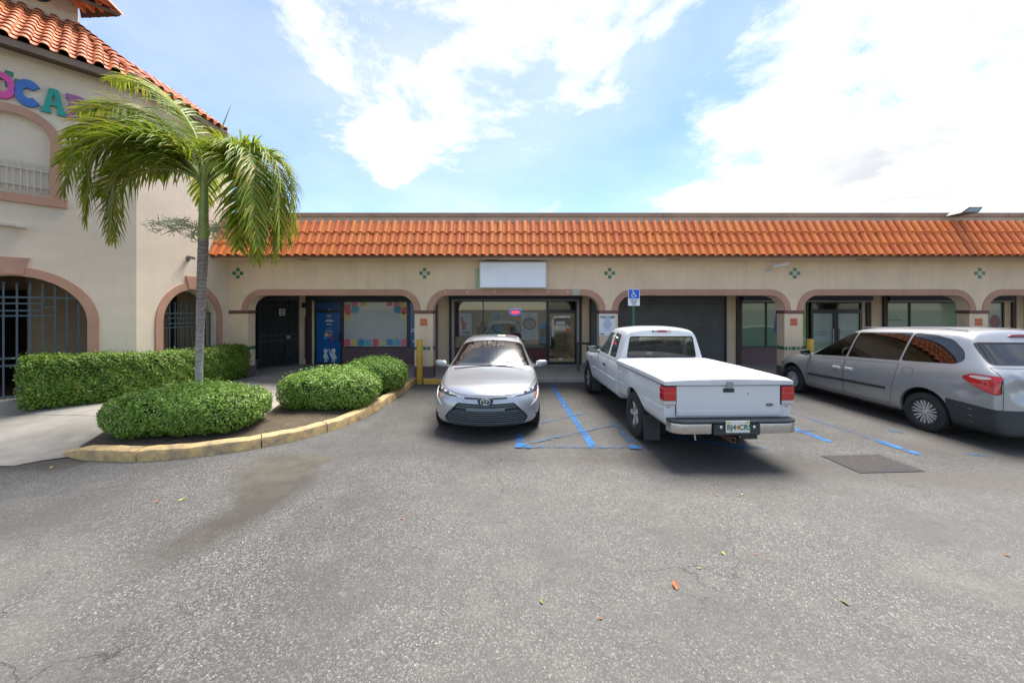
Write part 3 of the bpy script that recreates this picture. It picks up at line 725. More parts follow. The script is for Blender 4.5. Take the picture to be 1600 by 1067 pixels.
    flat('poster_print', ell(a2 + 1.72, 1.58, .26, .22, 24), YS + .038, mat('dark_ring_print', (.05, .02, .025), .4), win)
    flat('poster_print', ell(a2 + 1.72, 1.58, .20, .17, 24), YS + .034, mat('skin_print', (.60, .42, .36), .5, var=.4, vscale=14), win)
    flat('poster_print', rect(a2 + 1.48, a2 + 2.3, .70, .80), YS + .038, mat('brown_print', (.19, .10, .055), .5, var=.4, vscale=20), win)
    flat('poster_print', rect(a3 - .22, a3 - .06, 1.42, 1.60), YS + .0, mat('cyan_print', (.02, .24, .42), .4), win)
    flat('poster_print', rect(a3 - .20, a3 - .06, .95, 1.10), YS + .0, mat('cyan_print', (.02, .24, .42), .4), win)
    wp = mat('white_notice', (.6, .6, .6), .5)
    for (x0, x1, z0, z1) in ((.17, .25, 1.1, 1.75), (.33, .66, 1.55, 1.68), (.33, .66, 1.46, 1.52)): flat('notice', rect(a3 + x0, a3 + x1, z0, z1), YS + .006, wp, dr)
    flat('notice', rect(a3 + .70, a3 + .86, 1.30, 1.42), YS + .006, mat('orange_notice', (.55, .11, .02), .5), dr)
    flat('notice', ell(a3 + .5, .28, .08, .05, 12), YS + .006, wp, dr)
    # open sign: glowing oval
    sg = thing('open_sign', 'small glowing red and blue oval sign hanging in the shop window', 'sign', (sx(805), YS + .12, 1.9))
    cx, cz = sx(805), sz(487.5)
    P('backing', MB().prism(ell(cx, cz, .26, .135, 28), YS + .10, YS + .12), M_black, sg)
    P('red_neon', MB().prism(ell(cx, cz - .01, .17, .055, 20), YS + .088, YS + .098), mat('neon_red', (.9, .02, .05), .4, emis=1.6), sg)
    ring = MB(); ring.tube([(x, YS + .09, z) for x, z in ell(cx, cz, .24, .12, 28)] + [(cx + .24, YS + .09, cz)], .012, 6); P('blue_neon', ring, mat('neon_blue', (.01, .12, .5), .4, emis=.7), sg)
    P('hanging_wire', MB().bar((cx - .1, YS + .11, cz + .12), (cx - .1, YS + .11, 2.78), .006).bar((cx + .1, YS + .11, cz + .12), (cx + .1, YS + .11, 2.78), .006), M_black, sg)
    # the room
    rm = MB()
    X0, X1, Y1 = sx(700), sx(912), YS + 4.5
    rm.box(X0, X1, YS + .2, Y1, -.02, .05).box(X0 - .1, X0, YS + .2, Y1, 0, 2.75).box(X1, X1 + .1, YS + .2, Y1, 0, 2.75).box(X0, X1, Y1, Y1 + .1, 0, 2.75).box(X0, X1, YS + .2, Y1, 2.70, 2.78)
    P('shop_room', rm, M_room, bld)
    for x in (sx(780), sx(836)):
        lf = box('ceiling_light', x - .09, x + .30, YS + 1.2, YS + 2.4, 2.66, 2.70, mat('tube_light', (1, .93, .75), .5, emis=4), bld)
    for i, (x, y) in enumerate(((-1.3, YS + 2.6), (0.2, YS + 2.8), (1.5, YS + 2.2))):
        ch = MB().box(x - .28, x + .28, y - .28, y + .28, .45, .6).box(x - .28, x + .28, y + .18, y + .3, .6, 1.35).box(x - .12, x + .12, y + .2, y + .28, 1.35, 1.55).box(x - .34, x - .28, y - .25, y + .25, .6, .8).box(x + .28, x + .34, y - .25, y + .25, .6, .8).lathe([(.05, .0), (.05, .3), (.09, .3), (.1, .06), (.45, .06)], 14, 'z', (x, y, 0))
        o = P('barber_chair', ch, mat('chair_vinyl', (.02, .02, .025), .4), bevel=.015); base_at(o, (x, y, .05)); o.location.z = .05; 
        tag(o, ('black chair inside the middle shop, left of its three chairs', 'black chair inside the middle shop, between two other chairs', 'black chair inside the middle shop, nearest its glass door')[i], 'chair', 'chairs inside the middle shop')
    # ---- closed shutter
    box('shop_wall', sx(908.5), sx(921), YS, YS + .2, .08, 2.8, M_stucco, bld)
    s = MB(); x0, x1 = sx(921), sx(1133); z = .085; n = 0; vs = []; 
    prof = []
    while z < 2.8:
        prof += [(YS + .02, z), (YS - .012, z + .018), (YS - .012, z + .062), (YS + .02, z + .078)]; z += .0835
    vs = [(x0, y, zz) for y, zz in prof] + [(x1, y, zz) for y, zz in prof]; K = len(prof)
    P('roller_shutter', s.add(vs, [(i, K + i, K + i + 1, i + 1) for i in range(K - 1)]), M_shut, bld)
    box('shutter_backing', x0, x1, YS + .03, YS + .2, .08, 2.8, M_dark, bld)
    for x in (921, 1132): box('shutter_rail', sx(x), sx(x) + .06, YS - .05, YS + .05, .085, 2.8, M_brownrail, bld)
    box('shutter_lock', sx(939), sx(939) + .05, YS - .06, YS - .02, .9, 1.05, M_alu, bld, .005)
    box('shop_wall', sx(1134.5), sx(1150), YS, YS + .2, .08, 2.8, M_stucco, bld)
    # ---- green office
    box('shutter_rail', sx(1150), sx(1157), YS - .06, YS + .12, .08, 2.8, M_brownrail, bld)
    box('shutter_housing', sx(1157), sx(1358), YS - .16, YS + .2, ZT + .0, 2.8, navy, bld, .01)
    box('shutter_slat', sx(1157), sx(1358), YS - .12, YS - .04, ZT - .04, ZT, M_alu, bld)
    wg = shop_window(sx(1157), sx(1262), .70, ZT - .04, [sx(1197)], [M_sage])
    xa, xb = sx(1157) + .05, sx(1262) - .05
    wave = lambda dz: [(lerp(xa, xb, i / 16), 1.30 + dz + .22 * math.sin(.5 + i / 16 * 2.6) - .35 * (i / 16) ** 2) for i in range(17)]
    flat('green_print', [(xa, .75)] + [(xb, .75)] + list(reversed(wave(0))), YS + .009, M_green, wg, .0012)
    flat('white_print', wave(.0) + list(reversed(wave(.05))), YS + .0075, mat('pale_lime_print', (.46, .52, .3), .4), wg, .0012)
    flat('blue_print', [(sx(1208), 1.25), (sx(1216), 1.22), (sx(1221), 2.0), (sx(1213), 2.05)], YS + .006, mat('navy_print', (.03, .06, .19), .4), wg, .0012)
    box('dado_wall', sx(1157), sx(1266), YS, YS + .2, .08, .70, M_plum, bld)
    flat('lime_print', rect(sx(1251), sx(1261), .76, ZT - .1), YS + .009, M_lime, wg, .0014)
    e0, e1, em = sx(1266), sx(1346), sx(1305)
    for (p0, p1) in ((e0, em), (em + .004, e1)):
        dd = P('door', frame_mb(p0, p1, .085, 2.06, [], .09), M_black, bld)
        box('pane', p0 + .09, p1 - .09, YS + .008, YS + .016, .175, 1.97, M_frost, dd)
        flat('lime_print', rect(p0 + .09, p1 - .09, .18, .9), YS + .0075, M_sage, dd, .0012)
        for z in (1.15, 1.22, 1.29): flat('print', rect(p0 + .14, p1 - .3, z, z + .02), YS + .0072, M_green, dd, .0008)
        hx = p1 - .14 if p0 == e0 else p0 + .10
        box('handle', hx, hx + .03, YS - .08, YS - .05, .8, 1.4, M_alu, dd, .006)
        for q in (.84, 1.34): box('handle_post', hx + .005, hx + .025, YS - .05, YS + .008, q, q + .02, M_alu, dd)
    tp = P('transom', frame_mb(e0, e1, 2.06, ZT - .04, [], .06), M_black, bld)
    box('pane', e0 + .06, e1 - .06, YS + .008, YS + .016, 2.12, ZT - .1, mat('black_glass', (.006, .008, .01), .08), tp)
    box('shop_wall', e1, sx(1352), YS, YS + .2, .08, ZT, M_stucco, bld)
    box('shutter_rail', sx(1352), sx(1359), YS - .06, YS + .12, .08, 2.8, M_brownrail, bld)
    box('shop_wall', sx(1359), sx(1378), YS, YS + .2, .08, 2.8, M_stucco, bld)
    box('shutter_rail', sx(1378), sx(1384), YS - .08, YS + .12, .08, 2.8, M_brownrail, bld)
    box('shutter_housing', sx(1384), sx(1578), YS - .16, YS + .2, ZT, 2.8, navy, bld, .01)
    box('shutter_slat', sx(1384), sx(1578), YS - .12, YS - .04, ZT - .04, ZT, M_alu, bld)
    wr = shop_window(sx(1384), sx(1568), .70, ZT - .04, [sx(1421), sx(1535)], [M_sage, M_sage, M_frost])
    for i in range(9): flat('print', rect(sx(1387 + i * 2.6), sx(1389.2 + i * 2.6), 1.70, 1.755), YS + .009, M_green, wr, .001)
    flat('print', [(sx(1395), 1.86), (sx(1400), 1.90), (sx(1404), 1.83), (sx(1399), 1.86)], YS + .009, M_green, wr, .001)
    flat('face_print', ell(sx(1555), 1.66, .20, .26, 18), YS + .009, mat('rose_print', (.32, .10, .11), .4, var=.5, vscale=8), wr, .001)
    box('dado_wall', sx(1384), sx(1568), YS, YS + .2, .08, .70, M_plum, bld)
    box('shop_wall', sx(1568), sx(1579), YS, YS + .2, .08, 2.8, M_stucco, bld)
    box('shutter_rail', sx(1579), sx(1585), YS - .06, YS + .12, .08, 2.8, M_brownrail, bld)
    box('shop_wall', sx(1585), sx(1600), YS, YS + .2, .08, 2.8, M_stucco, bld)
    box('shutter_rail', sx(1600), sx(1606), YS - .06, YS + .12, .08, 2.8, M_brownrail, bld)
    shop_window(sx(1606), sx(1800), .70, ZT, [sx(1680)], [M_frost])
    box('dado_wall', sx(1606), sx(1800), YS, YS + .2, .08, .70, M_plum, bld)
    box('shutter_housing', sx(1606), sx(1800), YS - .16, YS + .2, ZT, 2.8, navy, bld, .01)
    # passage behind the iron gate on the far left
    box('passage_wall', -8.9, sx(466), 15.6, 15.8, .0, 2.8, M_stucco, bld)
    box('passage_wall', sx(464), sx(466), YS, 15.6, .08, 2.8, M_stucco, bld)
    box('passage_floor', -10.4, sx(466), 11.3, 15.6, .0, .078, M_conc, bld)
    box('passage_roof', -10.4, -8.45, 11.32, 15.6, 2.8, 2.86, M_stucco, bld)
build_shops()

# ------------------------------------------------------------------ iron gate standing across the passage
def build_gate():
    a, b = Vector((-8.62, 12.55, 0)), Vector((-7.94, 13.66, 0)); d = (b - a).normalized(); L = (b - a).length
    g = thing('passage_gate', 'tall black iron bar gate across the passage beside the blue door', 'gate', (a.x, a.y, .08))
    def at(u, z): v = a + d * u; return (v.x, v.y, z)
    M_bar = mat('weathered_black_iron', (.055, .065, .07), .45, var=.3)
    P('gate_frame', MB().bar(at(0, .085), at(0, 2.78), .05).bar(at(L, .085), at(L, 2.78), .05).bar(at(.02, .13), at(L - .02, .13), .04).bar(at(.02, 2.45), at(L - .02, 2.45), .04).bar(at(.02, 2.25), at(L - .02, 2.25), .03)
      .bar(at(.02, 1.02), at(L - .02, 1.02), .045).bar(at(.02, 1.20), at(L - .02, 1.20), .045), M_bar, g)
    n = 17
    for i in range(1, n): P('gate_bar', MB().bar(at(L * i / n, .15), at(L * i / n, 2.43), .026), M_bar, g)
    P('dark_sheet', MB().bar(at(.03, 1.29), at(L - .03, 1.29), .006, 0, 2.26), mat('passage_dark', (.006, .007, .008), .7), g)  # solid near-black sheet standing in for the shade of the passage
    nn = Vector((d.y, -d.x, 0))
    c = a + d * (L * .56) + nn * .03
    P('notice', MB().obox((c.x, c.y, 2.02), d * .10, nn * .003, (0, 0, .12)), mat('white_notice', (.6, .6, .6), .5), g)
    for k in range(3):
        c2 = c + nn * .004; P('notice_print', MB().obox((c2.x, c2.y, 2.09 - k * .07), d * .075, nn * .001, (0, 0, .018)), M_dark, g)
    c = a + d * (L * .72) + nn * .03
    P('lock', MB().obox((c.x, c.y, 1.12), d * .06, nn * .03, (0, 0, .05)), M_alu, g, bevel=.01)
    P('closer', MB().obox((c.x, c.y, .55), d * .12, nn * .03, (0, 0, .12)), M_iron, g)
build_gate()

# ================================================================== the corner tower
TC = Vector((-8.46, 8.29, 0)); TD = Vector((.66, .75, 0)).normalized(); TN = Vector((TD.y, -TD.x, 0))
F1 = Matrix((TD, -TN, Vector((0, 0, 1)))).transposed().to_4x4(); F1 = Matrix.Translation(TC) @ F1       # facet facing the lot
F2 = Matrix((Vector((0, 1, 0)), Vector((-1, 0, 0)), Vector((0, 0, 1)))).transposed().to_4x4(); F2 = Matrix.Translation(TC) @ F2   # side facing the arcade
tw = thing('corner_tower', 'tall pale stucco corner building with tiled hip roof and coloured letters', 'building', (-10, 9, 0))
def TP(F, name, mb, m, parent=tw, smooth=False, bevel=0):
    me = mb.mesh(name, smooth, bevel); me.transform(F); return obj(name, me, m, parent)
def ring_trim(xc, r, T, spring, zb, y0=-.03, y1=.01, n=28):
    inn = [(xc - r, zb)] + arc(xc, spring, r, 180, 0, n) + [(xc + r, zb)]
    out = [(xc - r - T, zb)] + arc(xc, spring, r + T, 180, 0, n) + [(xc + r + T, zb)]
    k = len(inn); m = MB()
    vs = [(x, y0, z) for x, z in inn] + [(x, y0, z) for x, z in out] + [(x, y1, z) for x, z in inn] + [(x, y1, z) for x, z in out]
    fs = []
    for i in range(k - 1): fs += [(i, i + 1, k + i + 1, k + i), (i, 2 * k + i, 2 * k + i + 1, i + 1), (k + i, k + i + 1, 3 * k + i + 1, 3 * k + i)]
    fs += [(0, k, 3 * k, 2 * k), (k - 1, 3 * k - 1, 4 * k - 1, 2 * k - 1)]
    return m.add(vs, fs)
LETTER = {
 'D': [[(-.2, -.25), (.02, -.25)] + arc(.02, 0, .25, -90, 90, 12)[1:] + [(-.2, .25), (-.2, .15), (-.14, .15), (-.14, -.15), (-.2, -.15)], [(-.02, -.14), (-.02, .14)] + arc(.01, 0, .13, 80, -80, 8)],
 'C': [arc(0, 0, .26, 38, 322, 22) + arc(0, 0, .10, 316, 44, 16), None],
 'A': [[(-.25, -.25), (-.06, -.25), (-.06, -.16), (-.09, -.16), (-.07, -.09), (.07, -.09), (.09, -.16), (.06, -.16), (.06, -.25), (.25, -.25), (.25, -.16), (.20, -.16), (.09, .25), (-.09, .25), (-.20, -.16), (-.25, -.16)], [(-.045, .0), (.045, .0), (0, .15)]],
 'R': [[(-.22, -.25), (-.02, -.25), (-.02, -.16), (-.05, -.16), (-.05, -.06), (.02, -.06), (.10, -.25), (.24, -.25), (.24, -.16), (.19, -.16), (.13, -.03)] + arc(.06, .10, .15, -50, 90, 9) + [(-.22, .25), (-.22, .16), (-.17, .16), (-.17, -.16), (-.22, -.16)], [(-.05, .04), (.05, .04), (.09, .095), (.05, .15), (-.05, .15)]],
 'E': [[(-.2, -.25), (.2, -.25), (.2, -.09), (.1, -.09), (.1, -.15), (-.03, -.15), (-.03, -.05), (.1, -.05), (.1, .05), (-.03, .05), (-.03, .15), (.1, .15), (.1, .09), (.2, .09), (.2, .25), (-.2, .25), (-.2, .16), (-.15, .16), (-.15, -.16), (-.2, -.16)], None],
}
def letter_mesh(ch, sc, depth):
    cu = bpy.data.curves.new('l', 'CURVE'); cu.dimensions = '2D'; cu.fill_mode = 'BOTH'; cu.extrude = depth
    for ring in LETTER[ch]:
        if not ring: continue
        s = cu.splines.new('POLY'); s.points.add(len(ring) - 1); s.use_cyclic_u = True
        for p, (x, z) in zip(s.points, ring): p.co = (x * sc[0], z * sc[1], 0, 1)
    o = bpy.data.objects.new('l', cu); C.objects.link(o)
    me = bpy.data.meshes.new_from_object(o.evaluated_get(bpy.context.evaluated_depsgraph_get()))
    bpy.data.objects.remove(o); bpy.data.curves.remove(cu)
    me.transform(Matrix.Rotation(R(90), 4, 'X')); return me
def iron_fence(F, root, xa, xb, z0, ztop, xgate, arch):
    """gate of slate coloured bars with a stepped motif, filling an arch"""
    y = .16
    def lim(x):
        xc, r, sp = arch; return sp + math.sqrt(max(0, r * r - (x - xc) ** 2)) - .06
    def bar(name, p, q, w=.032): TP(F, name, MB().bar((p[0], y, p[1]), (q[0], y, q[1]), w), M_iron2, root)
    zr = ztop
    for z in (z0 + .02, z0 + .62, z0 + .76, zr): bar('rail', (xa, z), (xb, z), .036)
    x = xa + .04; i = 0
    while x < xb:
        t = min(lim(x), zr + .26); bar('gate_bar', (x, z0), (x, t), .05 if abs(x - xgate) < .06 else .026)
        if t > zr + .1: TP(F, 'finial', MB().lathe([(t - .02, .006), (t + .0, .024), (t + .02, .028), (t + .045, .0)], 8, 'z', (x, y, 0)), M_iron2, root)
        x += .155; i += 1
    xm = (arch[0] + xgate) / 2 - .2
    for (p, q) in (((xm - .55, zr - .12), (xm + .33, zr - .12)), ((xm - .55, zr - .26), (xm + .33, zr - .26)), ((xm + .33, zr - .26), (xm + .33, zr - .12)), ((xm + .33, zr - .19), (xm + .52, zr - .19)), ((xm - .9, zr - .36), (xm + .52, zr - .36))): bar('motif', p, q, .03)
def build_tower():
    top = 7.12
    xc, ri, sp = -1.66, .935, 1.845; wr, wsp, wb = .445, 5.44, 4.35; x1 = 0; x0 = -3.32
    def half(sgn, xe):
        q = [(xc + sgn * ri, 0), (xe, 0), (xe, top), (xc, top)]
        q += [(xc + sgn * x, z) for x, z in arc(0, wsp, wr, 90, 0, 14)] + [(xc + sgn * wr, wb), (xc, wb)]
        q += [(xc + sgn * x, z) for x, z in arc(0, sp, ri, 90, 0, 18)]
        return q
    TP(F1, 'wall', MB().prism(half(1, x1), 0, .3), M_stucco_t); TP(F1, 'wall', MB().prism(half(-1, x0), 0, .3), M_stucco_t)
    yc, r2, s2 = 1.43, .82, 1.815
    TP(F2, 'wall', MB().prism([(0, 0), (yc - r2, 0)] + arch_hole(yc, r2, s2) + [(yc + r2, 0), (2.72, 0), (2.72, 4.6), (2.80, 4.6), (2.80, top), (0, top)], 0, .3), M_stucco_t)
    # remaining sides
    e = F1 @ Vector((x0, 0, 0))
    P('wall', MB().box(e.x - 6, e.x, e.y, e.y + .3, 0, top), M_stucco_t, tw)
    P('wall', MB().box(e.x - 6, -8.76, 10.88, 11.09, 4.6, top).box(e.x - 6, -8.76, 11.64, 11.9, 2.9, 4.6), M_stucco_t, tw)
    P('wall', MB().box(e.x - 6.3, e.x - 6, e.y, 11.9, 0, top), M_stucco_t, tw)
    P('floor', MB().add([(e.x - 5.9, e.y + .2, .30), (e.x + .2, e.y + .35, .30), (-8.6, 8.6, .30), (-8.6, 11.3, .30), (e.x - 5.9, 11.3, .30)], [(0, 1, 2, 3, 4)]), mat('terracotta_floor', (.16, .085, .06), .8, var=.3), tw)
    P('ceiling', MB().add([(e.x - 5.9, e.y + .2, 3.1), (e.x + .2, e.y + .35, 3.1), (-8.6, 8.6, 3.1), (-8.6, 11.6, 3.1), (e.x - 5.9, 11.6, 3.1)], [(4, 3, 2, 1, 0)]), M_stucco, tw)
    P('inner_wall', MB().box(-11.2, -11.0, 8.5, 11.6, .3, 3.1).box(-16, -11.2, 9.2, 9.4, .3, 3.1), M_stucco, tw)
    P('inner_wall', MB().box(-16, -8.62, 11.42, 11.60, .3, 3.1), M_stucco, tw)
    P('inner_door', MB().box(-12.8, -11.25, 9.1, 9.2, .3, 2.6), M_dark, tw)
    # plinth steps under the openings
    TP(F1, 'step', MB().box(xc - ri, xc + ri, -.22, .32, .0, .40), M_conc2); TP(F2, 'step', MB().box(yc - r2, yc + r2, -.05, .32, 0, .30), M_conc2)
    # arch trims and keystones
    TP(F1, 'arch_trim', ring_trim(xc, ri, .165, sp, .3), M_trim); TP(F1, 'keystone', MB().prism([(xc - .12, sp + ri + .02), (xc + .12, sp + ri + .02), (xc + .20, 3.12), (xc - .20, 3.12)], -.05, .01), M_trim)
    TP(F2, 'arch_trim', ring_trim(yc, r2, .185, s2, .3), M_trim); TP(F2, 'keystone', MB().prism([(yc - .13, s2 + r2 + .02), (yc + .13, s2 + r2 + .02), (yc + .20, 2.99), (yc - .20, 2.99)], -.05, .01), M_trim)
    # blind upper window
    TP(F1, 'window_recess', MB().prism([(xc - wr - .02, wb - .02)] + arc(xc, wsp, wr + .02, 180, 0, 20) + [(xc + wr + .02, wb - .02)], .09, .14), M_stucco_t)
    TP(F1, 'window_trim', ring_trim(xc, wr, .155, wsp, wb), M_trim); TP(F1, 'window_sill', MB().box(xc - wr - .22, xc + wr + .22, -.06, .1, wb - .17, wb), M_trim, bevel=.006)
    for z in (wb + .18, wb + .50): TP(F1, 'window_rail', MB().box(xc - wr, xc + wr, .03, .055, z, z + .025), mat('pale_iron', (.50, .46, .40), .6))
    for i in range(11):
        x = xc - wr + .04 + i * .081; TP(F1, 'window_bar', MB().box(x, x + .014, .035, .05, wb + .08, wb + .66), mat('pale_iron', (.50, .46, .40), .6))
    # ornament and letters
    for dx, dz in ((.11, 0), (0, .11), (-.11, 0), (0, -.11)): TP(F1, 'green_tile', MB().box(xc - .04 + dx - .05, xc - .04 + dx + .05, -.012, .01, 6.5 + dz - .05, 6.5 + dz + .05), M_gtile, bevel=.004)
    for ch, x, z, col, nm in (('D', -1.80, 6.34, (.60, .06, .29), 'pink'), ('C', -1.475, 6.32, (.035, .13, .42), 'blue'), ('A', -1.165, 6.29, (.01, .27, .22), 'teal'), ('R', -.865, 6.28, (.30, .10, .24), 'mauve'), ('E', -.56, 6.24, (.62, .33, .10), 'orange')):
        me = letter_mesh(ch, (.66, 1.0), .03); me.transform(F1 @ Matrix.Translation((x, -.031, z)))
        o = obj('sign_letter', me, mat(nm + '_letter', col, .5, var=.15, vscale=8)); base_at(o, F1 @ Vector((x, 0, z - .25)))
        tag(o, {'D': 'pink letter D high on the tower wall', 'C': 'blue letter C high on the tower wall', 'A': 'teal letter A high on the tower wall', 'R': 'mauve letter R behind the palm fronds', 'E': 'orange letter E hidden behind the palm fronds'}[ch], 'letter', 'coloured letters of the tower sign')
    # grilles
    g1 = thing('arch_grille', 'slate coloured iron grille with stepped motif in the large tower arch', 'gate', F1 @ Vector((xc, .16, .4)))
    iron_fence(F1, g1, xc - ri, xc + ri, .42, 2.36, xc + .42, (xc, ri, sp))
    g2 = thing('arch_grille', 'slate coloured iron grille in the small tower arch behind the palm', 'gate', F2 @ Vector((yc, .16, .3)))
    iron_fence(F2, g2, yc - r2, yc + r2, .32, 2.02, yc + .45, (yc, r2, s2))
    # eaves and hip roof
    OV = .38; ez = top; pt = math.tan(R(36))
    E = Vector((-8.46 + OV, 0, ez)); s = (E.x - (TC + TN * OV).x) / TD.x; E.y = (TC + TN * OV).y + TD.y * s
    ex0 = F1 @ Vector((x0 - .16, -OV, ez))
    e3 = Vector((-8.46 + OV, 10.5, ez))
    bis = -(TN + Vector((1, 0, 0))).normalized(); hb = bis.dot(-TN)
    def on1(u, v): return F1 @ Vector((u, -OV + v, ez + v * pt))
    def on2(u, v): return F2 @ Vector((u, -OV + v, ez + v * pt))
    SL = 4.2
    hipt = E + bis * (SL / hb); hipt.z = ez + SL * pt
    far1 = F1 @ Vector((x0 + 1.7, -OV + SL, ez + SL * pt))
    ux = 0
    roof = P('roof', MB().add([ex0, E, hipt, far1, e3, Vector((hipt.x, 10.5, hipt.z)), Vector((e3.x, e3.y, ez - .02)), Vector((e.x - 6, e.y - OV, ez)), Vector((e.x - 6, far1.y, far1.z))], [(0, 1, 2, 3), (1, 4, 5, 2), (7, 0, 3, 8), (3, 2, 5, 8)]), mat('roof_underlay', (.09, .04, .025), .9), tw)
    M_fas = mat('taupe_fascia', (.20, .145, .105), .75, var=.2); M_sf = mat('brown_soffit', (.10, .07, .05), .85)
    def slab(name, a, b, off, h0, h1, th, m):
        d = (b - a).normalized(); n = Vector((-d.y, d.x, 0)); 
        P(name, MB().obox(((a + b) / 2 + n * off) + Vector((0, 0, (h0 + h1) / 2 - ez)), (b - a) / 2, n * th, (0, 0, (h1 - h0) / 2)), m, tw)
    slab('fascia', ex0, E, 0, ez - .13, ez + .0, .02, M_fas); slab('fascia', E, e3, 0, ez - .13, ez, .02, M_fas)
    P('soffit', MB().add([(ex0.x, ex0.y, ez - .10), (E.x, E.y, ez - .10), (TC.x, TC.y, ez - .06), (e.x, e.y, ez - .06)], [(0, 1, 2, 3)]).add([(E.x, E.y, ez - .10), (e3.x, e3.y, ez - .1), (-8.46, 10.5, ez - .06), (TC.x, TC.y, ez - .06)], [(0, 1, 2, 3)]), M_sf, tw)
    pitch, exq = .235, .34
    tm = tile_mesh('tower_tile', pitch, exq * 1.12, .075, .035); tm.materials.append(M_tile2)
    c36, s36 = math.cos(R(36)), math.sin(R(36))
    def place(F, lo, hi, ok, rows):
        for r in range(rows):
            v = (r * exq - .06) * c36; u = lo
            while u < hi:
                if ok(u + pitch * .5, v + .12):
                    Mx = F @ Matrix.Translation((u + random.uniform(-.004, .004), -OV + v, ez + v * pt + .03)) @ Matrix.Rotation(R(36), 4, 'X') @ Matrix.Rotation(random.uniform(-.03, .03), 4, 'Z')
                    o = bpy.data.objects.new('tile', tm); C.objects.link(o); o.parent = roof; o.matrix_parent_inverse = Matrix.Identity(4); o.matrix_local = Mx
                u += pitch
    def ok1(u, v):   # left of the hip
        p = on1(u, v); q = p - E; q.z = 0; t = q.dot(bis); return (q - bis * t).dot(TD) < .02
    def ok2(u, v):
        p = on2(u, v); q = p - E; q.z = 0; t = q.dot(bis); return (q - bis * t).dot(Vector((0, 1, 0))) > -.02
    place(F1, -3.45, .3, ok1, 12); place(F2, -.2, 2.1, ok2, 5)
    # hip cap tiles
    cap = MB(); n = 8
    ring = lambda y, r, l: [(r * math.cos(math.pi * i / n), y, r * .8 * math.sin(math.pi * i / n) + l) for i in range(n + 1)]
    vs = ring(0, .115, .03) + ring(.40, .085, .0) + ring(0, .10, .03) + ring(.40, .07, 0); K = n + 1
    cap.add(vs, [(i, i + 1, K + i + 1, K + i) for i in range(n)] + [(2 * K + i + 1, 2 * K + i, 3 * K + i, 3 * K + i + 1) for i in range(n)] + [(i + 1, i, 2 * K + i, 2 * K + i + 1) for i in range(n)])
    cm = cap.mesh('cap', True); cm.materials.append(M_tile2)
    hd = (hipt - E).normalized(); sdv = hd.cross(Vector((0, 0, 1))).normalized(); ud = sdv.cross(hd)
    hl = (hipt - E).length; k = 0
    while k * .35 < hl - .3:
        p = E + hd * (k * .35 - .05) + ud * .02
        o = bpy.data.objects.new('hip_tile', cm); C.objects.link(o); o.parent = roof; o.matrix_parent_inverse = Matrix.Identity(4); o.matrix_local = Matrix.Translation(p) @ Matrix((sdv, hd, ud)).transposed().to_4x4(); k += 1
    # little lantern on the roof
    Kp = E + bis * 2.95; 
    lw = MB(); zt, zb = 9.80, 8.3; a = Kp; b = Kp - TD * 2.2; bk = Vector((0, 2.2, 0))
    quad = [a, b, b - TN * 2.2, a - TN * 2.2]
    lw.add([(p.x, p.y, zb) for p in quad] + [(p.x, p.y, zt) for p in quad], [(0, 1, 5, 4), (1, 2, 6, 5), (2, 3, 7, 6), (3, 0, 4, 7), (4, 5, 6, 7)])
    lan = P('lantern', lw, M_stucco_t, tw)
    vc = Kp - TD * .62 + TN * .012; 
    ov = MB(); pts = ell(0, 0, .23, .26, 22); Rm = Matrix((TD, -TN, Vector((0, 0, 1)))).transposed()
    ov.add([vc + Rm @ Vector((x, -.01, z)) + Vector((0, 0, 9.68)) - Vector((0, 0, vc.z)) for x, z in pts], [tuple(range(22))])
    P('vent', ov, M_navy, lan)
    P('vent_frame', MB().obox((vc.x, vc.y, 9.68), TD * .27, TN * .006, (0, 0, .28)), M_stucco, lan)
    # lantern roof, falling outwards
    o1 = .70; tipz = zt - .32
    tip = Kp + TN * o1 + TD * o1; tip.z = tipz
    l0 = b + TN * o1 - TD * o1; l0.z = tipz; r0 = Kp - TN * .12 + TD * .05; r0.z = tipz
    ac, bc, kc = Kp.copy(), b.copy(), Kp - TN * 2.2
    for q in (ac, bc, kc): q.z = zt + .02
    up = Vector((0, 0, .07)); apex = (ac + bc + kc) / 3; apex.z = zt + .75
    lr = MB(); lr.add([l0, tip, ac, bc, l0 + up, tip + up, ac + up, bc + up], [(0, 1, 2, 3), (4, 7, 6, 5), (0, 4, 5, 1)]); lr.add([tip, r0, ac, tip + up, r0 + up, ac + up], [(0, 1, 2), (3, 5, 4), (0, 3, 4, 1)]); lr.add([ac + up, bc + up, kc + up, apex], [(0, 1, 3), (2, 0, 3), (1, 2, 3)])
    P('lantern_roof', lr, M_sf, lan)
    def edge_tiles(p, q, inw, rows):
        d = (q - p).normalized(); n = int((q - p).length / pitch); sl = (inw * 1.0 + Vector((0, 0, .55))).normalized(); nz = d.cross(sl)
        for r in range(rows):
            for i in range(n):
                o = bpy.data.objects.new('tile', tm); C.objects.link(o); o.parent = lan; o.matrix_parent_inverse = Matrix.Identity(4)
                o.matrix_local = Matrix.Translation(p + d * (i * pitch) + up + sl * (r * .34 - .05)) @ Matrix((d, sl, nz)).transposed().to_4x4()
    edge_tiles(l0, tip, -TN, 3); edge_tiles(tip, r0, -TN.cross(Vector((0, 0, 1))) * 0 + Vector((-.3, -.95, 0)), 1)
build_tower()
